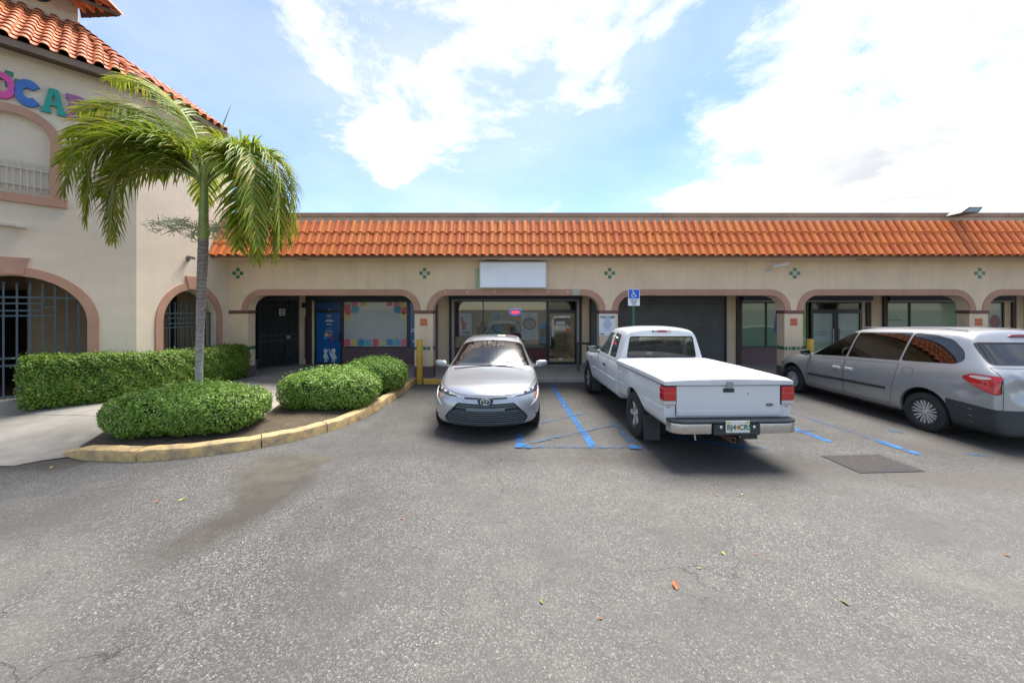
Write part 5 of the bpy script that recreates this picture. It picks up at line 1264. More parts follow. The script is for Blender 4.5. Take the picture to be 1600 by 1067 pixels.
    # small lights along the middle arch
    for i, x in enumerate((-1.98, -1.33, -.52, 1.08, 1.66)):
        o = P('arch_light', MB().lathe([(-.03, 0), (-.03, .018), (-.015, .022), (.0, .022)], 12, 'y'), mat('arch_bulb', (.85, .80, .70), .3, emis=0)); o.location = (x, YF - .022, 2.645 - (.02 if i == 1 else 0))
        tag(o, ('tiny white light at the left end of the middle arch trim', 'tiny white light second from the left on the middle arch', 'tiny white light under the left half of the blank sign', 'tiny white light right of the blank sign on the arch', 'tiny white light at the right end of the middle arch trim')[i], 'light', 'lights on the middle arch')
    # trash stand by the middle shop
    t = thing('ash_stand', 'dark waste stand by the pillar in front of the pickup', 'bin', (2.35, 12.2, .08))
    P('stand_top', MB().box(2.15, 2.55, 12.0, 12.35, .98, 1.02), M_iron, t, bevel=.008)
    for dx in (2.19, 2.51):
        for dy in (12.04, 12.31): P('leg', MB().box(dx - .012, dx + .012, dy - .012, dy + .012, .08, .98), M_iron, t)
    # scraps
    w = P('wall_patch', MB().add([(1.93, YF - .024, 2.72), (1.80, YF - .024, 2.72), (1.80, YF - .024, 2.545), (1.90, YF - .024, 2.545), (2.0, YF - .024, 2.55), (2.07, YF - .024, 2.70)], [(0, 1, 2, 3, 4, 5)]), M_conc, bld)
build_street()
# ================================================================== vehicles
from mathutils.bvhtree import BVHTree
M_tyre = mat('tyre_rubber', (.022, .022, .023), .75, var=.3, vscale=12)
M_chrome = mat('chrome', (.62, .62, .62), .18, metal=1)
M_alloy = mat('wheel_alloy', (.55, .55, .54), .38, metal=.35, var=.2, vscale=10)
M_plastic = mat('charcoal_plastic', (.028, .034, .038), .55, var=.2)
M_gap = mat('panel_gap', (.012, .012, .013), .7)
M_liner = mat('wheel_well', (.010, .010, .010), .95)
M_seat = mat('dark_seat', (.035, .036, .038), .8)
M_red = mat('red_lens', (.50, .008, .010), .15, coat=.8, var=.25, vscale=14)
M_clear = mat('clear_lens', (.50, .48, .46), .15, coat=.8)
def subdivide(verts, faces, creases, lv):
    me = bpy.data.meshes.new('cage'); me.from_pydata(verts, [], faces)
    bm = bmesh.new(); bm.from_mesh(me); bmesh.ops.remove_doubles(bm, verts=bm.verts, dist=1e-5); bmesh.ops.recalc_face_normals(bm, faces=bm.faces)
    cl = bm.edges.layers.float.get('crease_edge') or bm.edges.layers.float.new('crease_edge')
    for e in bm.edges:
        c = creases(e.verts[0].co, e.verts[1].co)
        if c: e[cl] = c
    bm.to_mesh(me); bm.free()
    o = bpy.data.objects.new('cage', me); C.objects.link(o); md = o.modifiers.new('s', 'SUBSURF'); md.levels = lv; md.render_levels = lv
    dg = bpy.context.evaluated_depsgraph_get(); dg.update(); out = bpy.data.meshes.new_from_object(o.evaluated_get(dg))
    bpy.data.objects.remove(o); bpy.data.meshes.remove(me); return out
class Body:
    """lofted shell from half cross-sections; windows, lamps and panels are cut out of it along their outlines"""
    def __init__(s, st, paint, crease=None, lv=3):
        S = len(st[0][2]) - 1; T = len(st[0][3]); rings = []
        V = []; F = []; crs = {}
        ymid = (st[0][0] + st[-1][0]) / 2
        for q in st:
            y, bow, side, top = q[:4]; dy = q[4] if len(q) > 4 else [0] * (S + 1); xm = max(p[0] for p in side); sg = 1 if y > ymid else -1
            f = lambda x, d: y + d - sg * bow * (x / xm) ** 2
            half = [(side[0][0] * i / T, f(side[0][0] * i / T, dy[0]), side[0][1]) for i in range(T)]
            half += [(x, f(x, d), z) for (x, z), d in zip(side, dy)] + [(x, f(x, dy[-1]), z) for x, z in top]
            rings.append(half)
        H = len(rings[0])
        def put(v): V.append(v); return len(V) - 1
        for mir in (1, -1):
            idx = [[put((x * mir, y, z)) for x, y, z in r] for r in rings]
            for a, b in zip(idx, idx[1:]):
                for j in range(H - 1): F.append((a[j], a[j + 1], b[j + 1], b[j]))
            for k, q in ((0, st[0]), (-1, st[-1])):
                y, bow, side, top = q[:4]; dy = q[4] if len(q) > 4 else [0] * (S + 1); xm = max(p[0] for p in side); sg = 1 if y > ymid else -1
                g = {}
                for i in range(T + 1):
                    for j in range(S + 1):
                        tz = top[T - 1 - i] if i < T else side[S]
                        if i == T: g[i, j] = idx[k][T + j]
                        elif j == 0: g[i, j] = idx[k][i]
                        elif j == S: g[i, j] = idx[k][T + S + (T - i)]
                        else:
                            fx = lerp(i / T, tz[0] / max(1e-6, side[S][0]), j / S); x = side[j][0] * fx
                            g[i, j] = put((x * mir, y + dy[j] - sg * bow * (x / xm) ** 2, side[j][1] + (tz[1] - side[S][1]) * (j / S) ** 2))
                for i in range(T):
                    for j in range(S): F.append((g[i, j], g[i + 1, j], g[i + 1, j + 1], g[i, j + 1]))
        me = subdivide(V, F, crease or (lambda a, b: 0), lv)
        s.bm = bmesh.new(); s.bm.from_mesh(me); s.bvh = BVHTree.FromBMesh(s.bm); bpy.data.meshes.remove(me); s.paint = paint; s.n = 0
        s.bm.faces.ensure_lookup_table()
        s.mats = [paint, M_gap, M_plastic]
    def hit(s, o, d): 
        h = s.bvh.ray_cast(Vector(o), Vector(d)); return h[0], h[1]
    def cut(s, poly, proj, sign=1, lo=None, hi=None, nmin=.05):
        """faces of the shell inside an outline; the shell is sliced along it. proj side: (y,z); front/rear: (x,z); top: (x,y)"""
        ax = {'side': (1, 2, 0), 'front': (0, 2, 1), 'top': (0, 1, 2)}[proj]; A, B, Cx = ax
        xs = [p[0] for p in poly]; zs = [p[1] for p in poly]; area = sum(poly[i - 1][0] * poly[i][1] - poly[i][0] * poly[i - 1][1] for i in range(len(poly)))
        if area < 0: poly = poly[::-1]
        fs = []; min_a, max_a, min_b, max_b = min(xs) - .3, max(xs) + .3, min(zs) - .3, max(zs) + .3
        for f in s.bm.faces:
            v0 = f.verts[0].co
            if v0[A] < min_a or v0[A] > max_a or v0[B] < min_b or v0[B] > max_b: continue
            f.normal_update()
            if f.normal[Cx] * sign < nmin: continue
            c = f.calc_center_median()
            if lo is not None and c[Cx] * sign < lo: continue
            if hi is not None and c[Cx] * sign > hi: continue
            a = [v.co[A] for v in f.verts]; b = [v.co[B] for v in f.verts]
            if max(a) < min(xs) or min(a) > max(xs) or max(b) < min(zs) or min(b) > max(zs): continue
            fs.append(f)
        for (a, b) in zip(poly, poly[1:] + poly[:1]):
            d = (b[0] - a[0], b[1] - a[1]); n = [0, 0, 0]; n[A] = -d[1]; n[B] = d[0]; co = [0, 0, 0]; co[A] = a[0]; co[B] = a[1]
            n = Vector(n); 
            if n.length < 1e-7 or not fs: continue
            n.normalize(); es = list({e for f in fs for e in f.edges}); vs = list({v for f in fs for v in f.verts})
            r = bmesh.ops.bisect_plane(s.bm, geom=vs + es + fs, dist=1e-5, plane_co=co, plane_no=n)
            fs = [g for g in r['geom'] if isinstance(g, bmesh.types.BMFace) and g.is_valid and (g.calc_center_median() - Vector(co)).dot(n) > 0]
            fs = list(set(fs))
        return fs
    def paint_faces(s, fs, i):
        for f in fs: f.material_index = i
    def remove(s, fs): bmesh.ops.delete(s.bm, geom=list(set(fs)), context='FACES')
    def take(s, fs, name, m, parent, off=0, skirt=.012, keep=False):
        """cut the faces out as a part of their own, with a turned-in edge"""
        if not fs: return None
        fs = list(set(fs)); vm = {}; bm = bmesh.new()
        for f in fs:
            f.normal_update()
            for v in f.verts:
                if v not in vm: v.normal_update(); vm[v] = bm.verts.new(v.co + v.normal * off)
        for f in fs: bm.faces.new([vm[v] for v in f.verts])
        bm.normal_update()
        if skirt:
            be = [e for e in bm.edges if e.is_boundary]; nrm = {v: v.normal.copy() for e in be for v in e.verts}
            r = bmesh.ops.extrude_edge_only(bm, edges=be); nv = [g for g in r['geom'] if isinstance(g, bmesh.types.BMVert)]
            back = {tuple(v.co): n for v, n in nrm.items()}
            for v in nv: v.co -= back.get(tuple(v.co), v.normal) * skirt
        me = bpy.data.meshes.new(name); bm.to_mesh(me); bm.free(); smooth_mesh(me, 40)
        if not keep: s.remove(fs)
        return obj(name, me, m, parent, local=True)
    def arch(s, sg, y, z, r, lip=.05, squash=1.0):
        """wheel opening with a rolled lip"""
        poly = [(y + r * math.cos(2 * math.pi * i / 28), z + r * squash * math.sin(2 * math.pi * i / 28)) for i in range(28)]
        fs = s.cut(poly, 'side', sg, lo=.3, nmin=-.9); s.remove(fs)
        be = [e for e in s.bm.edges if e.is_boundary and all(abs(math.hypot(v.co.y - y, (v.co.z - z) / squash) - r) < .02 and v.co.x * sg > .3 for v in e.verts)]
        if be:
            q = bmesh.ops.extrude_edge_only(s.bm, edges=be)
            for v in q['geom']:
                if isinstance(v, bmesh.types.BMVert): v.co.x -= sg * lip
    def finish(s, name, parent):
        me = bpy.data.meshes.new(name); s.bm.to_mesh(me); s.bm.free(); smooth_mesh(me, 38); return obj(name, me, s.mats, parent, local=True)
def inset(poly, d):
    area = sum(poly[i - 1][0] * poly[i][1] - poly[i][0] * poly[i - 1][1] for i in range(len(poly)))
    if area < 0: poly = poly[::-1]
    n = len(poly); out = []
    for i in range(n):
        p0, p1, p2 = Vector(poly[i - 1]), Vector(poly[i]), Vector(poly[(i + 1) % n])
        e1 = (p1 - p0).normalized(); e2 = (p2 - p1).normalized(); n1 = Vector((-e1.y, e1.x)); n2 = Vector((-e2.y, e2.x)); b = n1 + n2
        k = d / max(.25, 1 + n1.dot(n2)); out.append(tuple(p1 + b * k))
    return out
def rounded(poly, r, n=4):
    out = []; m = len(poly)
    for i in range(m):
        p0, p1, p2 = Vector(poly[i - 1]), Vector(poly[i]), Vector(poly[(i + 1) % m]); a = (p0 - p1); b = (p2 - p1); ra = min(r, a.length * .45); rb = min(r, b.length * .45)
        A, B = p1 + a.normalized() * ra, p1 + b.normalized() * rb
        for k in range(n + 1): t = k / n; out.append(tuple((1 - t) ** 2 * A + 2 * t * (1 - t) * p1 + t * t * B))
    return out
def window(B, car, poly, proj, sign, gl, r=.03, seal=.016, name='window', **kw):
    p = rounded(poly, r); f = B.cut(p, proj, sign, **kw); B.paint_faces(f, 1)
    g = B.cut(rounded(inset(poly, seal), r * .8), proj, sign, **kw); return B.take(g, name, gl, car, off=-.006, skirt=0)
def panel(B, car, poly, proj, sign, name, m=None, r=.03, gap=.008, **kw):
    p = rounded(poly, r); f = B.cut(p, proj, sign, **kw); B.paint_faces(f, 1)
    g = B.cut(rounded(inset(poly, gap), r), proj, sign, **kw); return B.take(g, name, m or B.paint, car, off=0, skirt=.012)
def wheel(car, sg, x, y, r, w, rim, style):
    """rim part with its tyre; x is the outer face"""
    prof = [(-w * .42, rim * 1.0), (-w * .5, rim * 1.05), (-w * .5, r * .90), (-w * .46, r * .965), (-w * .36, r * .995), (w * .36, r * .995), (w * .46, r * .965), (w * .5, r * .90), (w * .5, rim * 1.05), (w * .42, rim)]
    m = MB(); f = w * .5
    m.lathe([(-w * .42, rim), (w * .40, rim * .99), (w * .44, rim * .97), (w * .44, rim * .92), (w * .20, rim * .88), (w * .10, rim * .5), (w * .10, .0)], 40, 'x', mi=1)
    n = {'multi': 9, 'steel': 5, 'alloy': 10}[style]
    for k in range(n):
        a = 2 * math.pi * (k + .5) / n; ca, sa = math.cos(a), math.sin(a); tw = R(12)
        for q in ((-.5, .5) if style == 'multi' else (0,)):
            b = a + q * .26; rr0, rr1 = rim * .20, rim * .94; wd = rim * {'multi': .055, 'steel': .17, 'alloy': .085}[style]
            p0 = Vector((w * .36, math.cos(b) * rr0, math.sin(b) * rr0)); p1 = Vector((w * .38, math.cos(b + q * .05) * rr1, math.sin(b + q * .05) * rr1))
            d = (p1 - p0).normalized(); u = Vector((1, 0, 0)).cross(d)
            m.add([p0 - u * wd * .8, p0 + u * wd * .8, p1 + u * wd * 1.15, p1 - u * wd * 1.15, p0 - u * wd * .8 - Vector((w * .16, 0, 0)), p0 + u * wd * .8 - Vector((w * .16, 0, 0)), p1 + u * wd * 1.15 - Vector((w * .16, 0, 0)), p1 - u * wd * 1.15 - Vector((w * .16, 0, 0))], [(0, 1, 2, 3), (0, 4, 5, 1), (1, 5, 6, 2), (2, 6, 7, 3), (3, 7, 4, 0)], 0)
    m.lathe([(w * .22, rim * .30), (w * .38, rim * .27), (w * .42, rim * .20), (w * .43, 0)], 24, 'x', mi=0)
    for k in range(5): a = 2 * math.pi * k / 5; m.lathe([(w * .38, rim * .045), (w * .435, rim * .04), (w * .44, 0)], 8, 'x', (0, math.cos(a) * rim * .24, math.sin(a) * rim * .24), 1)
    me = m.mesh('wheel', True); o = obj('wheel', me, [M_alloy, mat('wheel_dark', (.05, .05, .05), .6)], car, local=True)
    t = MB().lathe(prof, 48, 'x')
    for k in range(4): pass
    tm = t.mesh('tyre', True); ty = obj('tyre', tm, M_tyre, o, local=True)
    o.location = (sg * (x - w / 2), y, r); 
    if sg < 0: o.rotation_euler = (0, 0, math.pi)
    return o
def liner(car, sg, x0, x1, y, z, r):
    m = MB(); n = 24; vs = []
    for i in range(n + 1):
        a = math.pi * (i / n * 1.3 - .15); vs += [(sg * x0, y + r * math.cos(a), z + r * math.sin(a)), (sg * x1, y + r * math.cos(a), z + r * math.sin(a))]
    m.add(vs, [(2 * i, 2 * i + 1, 2 * i + 3, 2 * i + 2) for i in range(n)] + [tuple(2 * i for i in range(n + 1))]); P('wheel_well', m, M_liner, car, local=True)
def seat(car, x, y, z, w=.48, m=M_seat, head=True, hb=.62):
    s = MB().box(x - w / 2, x + w / 2, y - .25, y + .27, z, z + .16); s.obox((x, y - .30, z + .10 + hb / 2), (w / 2, 0, 0), (0, .06, 0), (0, -.07, hb / 2))
    if head: s.obox((x, y - .39, z + hb + .22), (.13, 0, 0), (0, .045, 0), (0, -.02, .095)); s.box(x - .05, x - .035, y - .39, y - .375, z + hb + .05, z + hb + .2).box(x + .035, x + .05, y - .39, y - .375, z + hb + .05, z + hb + .2)
    P('seat', s, m, car, bevel=.04, smooth=True, local=True)
def steering(car, x, y, z):
    c = Vector((x, y, z)); u = Vector((1, 0, 0)); v = Vector((0, .35, .94)).normalized(); m = MB(); R_ = .185
    m.tube([c + u * R_ * math.cos(2 * math.pi * i / 20) + v * R_ * math.sin(2 * math.pi * i / 20) for i in range(21)], .016, 8)
    m.tube([c - u * R_, c + Vector((0, .04, 0)), c + u * R_], .014, 6).tube([c + Vector((0, .03, 0)), c + Vector((0, .35, -.15))], .03, 8)
    P('steering_wheel', m, M_plastic, car, smooth=True, local=True)
def mirror(car, sg, x, y, z, m, w=.22, h=.14):
    q = MB(); n1, n2 = 20, 12; vs = []; e = .62; pw = lambda c: math.copysign(abs(c) ** e, c)
    for j in range(n2 + 1):
        ph = math.pi * j / n2 - math.pi / 2
        for i in range(n1):
            al = 2 * math.pi * i / n1; u, v, t = pw(math.cos(ph)) * pw(math.cos(al)), pw(math.cos(ph)) * pw(math.sin(al)), pw(math.sin(ph))
            tp = 1 - .28 * (u + 1) / 2; yy = v * .075 if v > 0 else v * .05
            vs.append((sg * (x + w * .55 + u * w / 2), y + yy * tp - .03 * u, z + t * h / 2 * tp + .012 * u))
    q.add(vs, [(j * n1 + i, j * n1 + (i + 1) % n1, (j + 1) * n1 + (i + 1) % n1, (j + 1) * n1 + i) for j in range(n2) for i in range(n1)])
    q.bar((sg * (x - .04), y + .02, z - h * .36), (sg * (x + w * .35), y, z - h * .30), .035)
    o = P('side_mirror', q, m, car, smooth=True, local=True)
    P('mirror_glass', MB().prism(rounded([(sg * (x + w * .12), z - h * .36), (sg * (x + w * .94), z - h * .28), (sg * (x + w * .94), z + h * .30), (sg * (x + w * .12), z + h * .38)], .025, 3), y - .058, y - .052), mat('mirror_glass', (.16, .20, .20), .05, metal=1), o, local=True)
def plate_text(txt, size, x, y, z, m, parent, bold=.001):
    me = text_mesh(txt, size, .0015, bold); me.transform(Matrix.Translation((x, y, z)) @ Matrix.Rotation(R(90), 4, 'X')); return obj('lettering', me, m, parent, local=True)

# ------------------------------------------------------------------ silver sedan, nose towards the lot
def sedan():
    car = thing('parked_car', 'silver sedan parked nose out in front of the middle shop', 'car', (-.43, 8.36, 0), math.pi, 'vehicles parked at the arcade', 1.06)
    paint = mat('silver_paint', (.40, .415, .44), .28, metal=.55, coat=1.0)
    st = [
     (2.33, .42, [(.70, .20), (.80, .27), (.85, .42), (.82, .57), (.74, .655)], [(.57, .675), (.40, .69), (.20, .70), (0, .705)], [-.07, -.005, .0, -.03, -.09]),
     (2.16, .40, [(.72, .18), (.82, .27), (.87, .45), (.85, .62), (.76, .715)], [(.60, .735), (.42, .75), (.21, .76), (0, .765)], [0, 0, 0, -.02, -.05]),
     (1.88, .26, [(.75, .17), (.85, .27), (.89, .48), (.88, .67), (.78, .765)], [(.63, .785), (.44, .805), (.22, .82), (0, .825)]),
     (1.40, .06, [(.78, .18), (.87, .29), (.895, .54), (.885, .72), (.79, .81)], [(.66, .825), (.46, .845), (.23, .86), (0, .865)]),
     (1.12, .02, [(.78, .18), (.87, .29), (.885, .57), (.88, .76), (.81, .85)], [(.72, .865), (.50, .885), (.25, .90), (0, .905)]),
     (1.0, 0, [(.78, .18), (.87, .29), (.885, .57), (.88, .77), (.82, .865)], [(.755, .88), (.52, .91), (.26, .93), (0, .935)]),
     (.88, 0, [(.78, .18), (.87, .29), (.885, .58), (.88, .78), (.83, .88)], [(.775, .925), (.54, .965), (.27, .99), (0, 1.0)]),
     (-.02, 0, [(.78, .18), (.87, .29), (.885, .58), (.88, .82), (.835, .925)], [(.655, 1.29), (.565, 1.35), (.29, 1.385), (0, 1.395)]),
     (-.18, 0, [(.78, .18), (.87, .29), (.885, .58), (.88, .82), (.835, .93)], [(.62, 1.335), (.525, 1.39), (.27, 1.42), (0, 1.425)]),
     (-.62, 0, [(.78, .18), (.87, .29), (.885, .58), (.88, .83), (.835, .94)], [(.60, 1.365), (.505, 1.41), (.26, 1.435), (0, 1.44)]),
     (-1.2, 0, [(.78, .18), (.87, .29), (.89, .58), (.885, .84), (.83, .95)], [(.59, 1.31), (.50, 1.365), (.26, 1.39), (0, 1.395)]),
     (-1.78, .02, [(.77, .2), (.86, .3), (.89, .58), (.88, .85), (.80, .98)], [(.66, 1.03), (.52, 1.06), (.26, 1.08), (0, 1.085)]),
     (-2.15, .10, [(.74, .22), (.84, .32), (.87, .58), (.85, .85), (.77, .98)], [(.62, 1.02), (.45, 1.035), (.22, 1.05), (0, 1.05)]),
     (-2.30, .28, [(.70, .25), (.80, .34), (.84, .58), (.82, .82), (.74, .95)], [(.60, .98), (.42, 1.0), (.21, 1.01), (0, 1.01)]),
    ]
    B = Body(st, paint)
    gl = glass('windscreen', (.78, .86, .84), .10, ior=1.55); gd = glass('tinted_glass', (.16, .18, .19))
    # windscreen, side and rear glass
    ws = [(-.765, .86), (-.62, .915), (-.33, .965), (0, .98), (.33, .965), (.62, .915), (.765, .86), (.635, .09), (.57, .045), (-.57, .045), (-.635, .09)]
    kw = dict(lo=.8, nmin=.1)
    f = B.cut(ws, 'top', 1, **kw); B.paint_faces(f, 1); g = B.cut(inset(ws, .024), 'top', 1, **kw); B.take(g, 'windscreen', gl, car, off=-.004, skirt=0)
    for sg in (-1, 1):
        window(B, car, [(.62, .95), (-.42, .965), (-.42, 1.325), (-.2, 1.315), (.15, 1.2)], 'side', sg, gd, lo=.3, nmin=.1)
        window(B, car, [(-.47, .965), (-1.20, .99), (-1.5, 1.06), (-1.15, 1.27), (-.47, 1.325)], 'side', sg, gd, lo=.3, nmin=.1)
    window(B, car, [(-.55, 1.07), (.55, 1.07), (.46, 1.34), (-.46, 1.34)], 'front', -1, gd, lo=1.15, nmin=.1)
    # nose
    gp = [(-.44, .565), (.44, .565), (.60, .40), (.665, .315), (.60, .232), (.3, .212), (-.3, .212), (-.60, .232), (-.665, .315), (-.60, .40)]
    gk = dict(lo=1.7, nmin=.1)
    f = B.cut(rounded(gp, .03, 3), 'front', 1, **gk); B.paint_faces(f, 2); f = B.cut(inset(rounded(gp, .03, 3), .018), 'front', 1, **gk)
    gr = B.take(f, 'grille', mat('grille_back', (.022, .026, .03), .6), car, off=-.035, skirt=0)
    def yat(x, z):
        h, n = B.hit((x, 4, z), (0, -1, 0)); return h.y if h else 2.2
    bars = []
    def hw(z):
        return lerp(.44, .60, clamp((.565 - z) / .165)) if z > .40 else (lerp(.60, .665, clamp((.40 - z) / .085)) if z > .315 else lerp(.665, .60, clamp((.315 - z) / .083)))
    for z in (.532, .50, .435, .405, .372, .34, .308, .276, .25):
        w_ = hw(z) - .035; pts = [Vector((lerp(-w_, w_, i / 16), yat(lerp(-w_, w_, i / 16), z) - .012, z)) for i in range(17)]
        m = MB()
        for a, b in zip(pts, pts[1:]): m.bar(a, b, .022, 0, .007 if z < .45 else .012)
        P('grille_bar', m, mat('grille_gloss', (.15, .165, .175), .3), gr, local=True)
    P('number_holder', MB().add([(x, yat(x, z) + .006, z) for x in (-.30, -.1, .1, .30) for z in (.455, .495)], [(0, 1, 3, 2), (2, 3, 5, 4), (4, 5, 7, 6)]), mat('holder_grey', (.13, .16, .175), .45), gr, local=True)
    # thin dark strip between the lamps, and lamps
    fs = B.cut([(-.32, .628), (0, .612), (.32, .628), (.32, .655), (0, .637), (-.32, .655)][::1] if False else [(-.33, .626), (.33, .626), (.33, .652), (-.33, .652)], 'front', 1, **gk)
    B.take(fs, 'nose_strip', M_plastic, car, off=.002, skirt=.01)
    lampm = mat('lamp_dark', (.03, .034, .04), .12, coat=1)
    for sg in (-1, 1):
        X = lambda pts: [(sg * a, b) for a, b in pts]
        kw = dict(lo=1.3, nmin=.02)
        bar = X([(.335, .628), (.335, .653), (.55, .690), (.74, .735), (.835, .765), (.845, .70), (.80, .655), (.60, .645)])
        fs = B.cut(bar, 'front', 1, **kw); hl = B.take(fs, 'headlight', lampm, car, off=-.004, skirt=.012)
        leg = X([(.775, .655), (.80, .655), (.845, .70), (.835, .62), (.80, .565), (.765, .575)])
        fs = B.cut(leg, 'front', 1, **kw); B.take(fs, 'indicator', mat('amber_lens', (.40, .13, .035), .25, coat=.6), car, off=-.003, skirt=.012)
        for (a0, a1, z0, z1) in ((.38, .46, .648, .662), (.49, .60, .664, .684), (.64, .70, .685, .708), (.73, .77, .70, .73)):
            m = MB(); q = []
            for a, z in ((a0, z0 - .004), (a1, z0), (a1, z1), (a0, z1 - .004)): q.append((sg * a, yat(sg * a, z) + .003, z))
            m.add(q, [(0, 1, 2, 3)]); P('lamp_lens', m, mat('lens_grey', (.40, .42, .44), .12, coat=1), hl, local=True)
        drl = X([(.845, .70), (.862, .69), (.845, .60), (.79, .525), (.70, .475), (.765, .555), (.80, .565), (.835, .62)])
        for tri in ([drl[0], drl[1], drl[2], drl[7]], [drl[7], drl[2], drl[3], drl[6]], [drl[6], drl[3], drl[5]], [drl[5], drl[3], drl[4]]):
            fs = B.cut(tri, 'front', 1, **kw); B.take(fs, 'lamp_trim', mat('white_trim', (.66, .67, .68), .2, coat=1), hl, off=.003, skirt=.01)
        fs = B.cut(X([(.70, .36), (.78, .345), (.84, .30), (.85, .26), (.82, .255), (.80, .30), (.77, .33), (.70, .345)]) if False else X([(.745, .352), (.80, .345), (.845, .30), (.855, .255), (.83, .25), (.80, .30)]), 'front', 1, lo=1.3, nmin=.02); B.paint_faces(fs, 1)
    # bonnet outline
    for (a, b) in (((-.40, .676), (.40, .676)), ((.40, .676), (.62, .712)), ((.62, .712), (.82, .778)), ((-.40, .676), (-.62, .712)), ((-.62, .712), (-.82, .778))):
        d = Vector((b[0] - a[0], b[1] - a[1])).normalized(); n = Vector((-d.y, d.x)) * .0035
        fs = B.cut([(a[0] - n.x, a[1] - n.y), (b[0] - n.x, b[1] - n.y), (b[0] + n.x, b[1] + n.y), (a[0] + n.x, a[1] + n.y)], 'front', 1, lo=1.3, nmin=.02); B.paint_faces(fs, 1)
    for sg in (-1, 1):
        for (y, r) in ((1.40, .365), (-1.30, .365)):
            B.arch(sg, y, .335, r); liner(car, sg, .52, .84, y, .335, r + .015)
            wheel(car, sg, .875, y, .325, .205, .21, 'alloy')
        door = panel(B, car, [(.70, .33), (-.42, .33), (-.44, .90), (.62, .90)], 'side', sg, 'door', lo=.3)
        P('handle', MB().box(sg * .885 - .012, sg * .885 + .016, -.34, -.16, .78, .81), paint, door, bevel=.008, local=True)
        panel(B, car, [(-.44, .33), (-1.02, .33), (-1.28, .70), (-1.25, .90), (-.46, .90)], 'side', sg, 'door', lo=.3)
        mirror(car, sg, .86, .66, .955, paint, .23, .135)
    B.finish('body', car)
    # badge
    m = MB(); bp = [(.075 * math.cos(2 * math.pi * i / 24), .052 * math.sin(2 * math.pi * i / 24)) for i in range(25)]
    y0 = yat(0, .60) + .012
    sh = P('badge_shield', MB().prism(rounded([(-.085, .545), (.085, .545), (.125, .60), (.11, .65), (-.11, .65), (-.125, .60)], .03, 3), y0 - .03, y0), M_plastic, car, bevel=.006, local=True)
    def el(cx, cz, a, b): m.tube([(cx + a * math.cos(2 * math.pi * i / 24), y0 + .004, cz + b * math.sin(2 * math.pi * i / 24)) for i in range(25)], .0062, 6)
    el(0, .60, .074, .05); el(0, .60, .022, .049); el(0, .622, .048, .020)
    P('badge', m, M_chrome, sh, smooth=True, local=True)
    # wipers, cabin
    for a, b in (((-.05, .97, .945), (.68, .99, .90)), ((-.64, .99, .905), (.02, .97, .95))):
        P('wiper', MB().bar((a[0], a[1] + .02, a[2] + .012), (b[0], b[1] + .02, b[2] + .012), .014), M_plastic, car, local=True)
    P('dashboard', MB().prism([(.92, .83), (.86, .90), (.42, .92), (.30, .80), (.30, .55), (.92, .55)], -.72, .72, 'x'), mat('dash_grey', (.20, .20, .19), .8), car, bevel=.03, local=True)
    P('cabin_floor', MB().box(-.74, .74, -1.7, .72, .22, .26), M_seat, car, local=True)
    steering(car, .36, .14, .86)
    sm = mat('light_seat', (.30, .29, .27), .8)
    seat(car, -.36, -.35, .34, .5, sm); seat(car, .36, -.35, .34, .5, sm); seat(car, -.35, -1.15, .36, .6, sm); seat(car, .35, -1.15, .36, .6, sm)
    P('rear_view_mirror', MB().box(-.11, .11, .02, .05, 1.25, 1.31).box(-.02, .02, .03, .06, 1.31, 1.36), M_plastic, car, bevel=.01, local=True)
    P('windscreen_strip', MB().box(-.50, .50, -.005, .0, 1.34, 1.35), M_dark, car, local=True)
    P('plate_sticker', MB().box(-.03, .04, .0, .003, 1.30, 1.33), M_white, car, local=True)
    for sg in (-1, 1): P('tail_light', MB().obox((sg * .68, -2.22, .84), (.15, sg * .05, 0), (0, .03, 0), (0, 0, .05)), M_red, car, bevel=.015, local=True)
sedan()

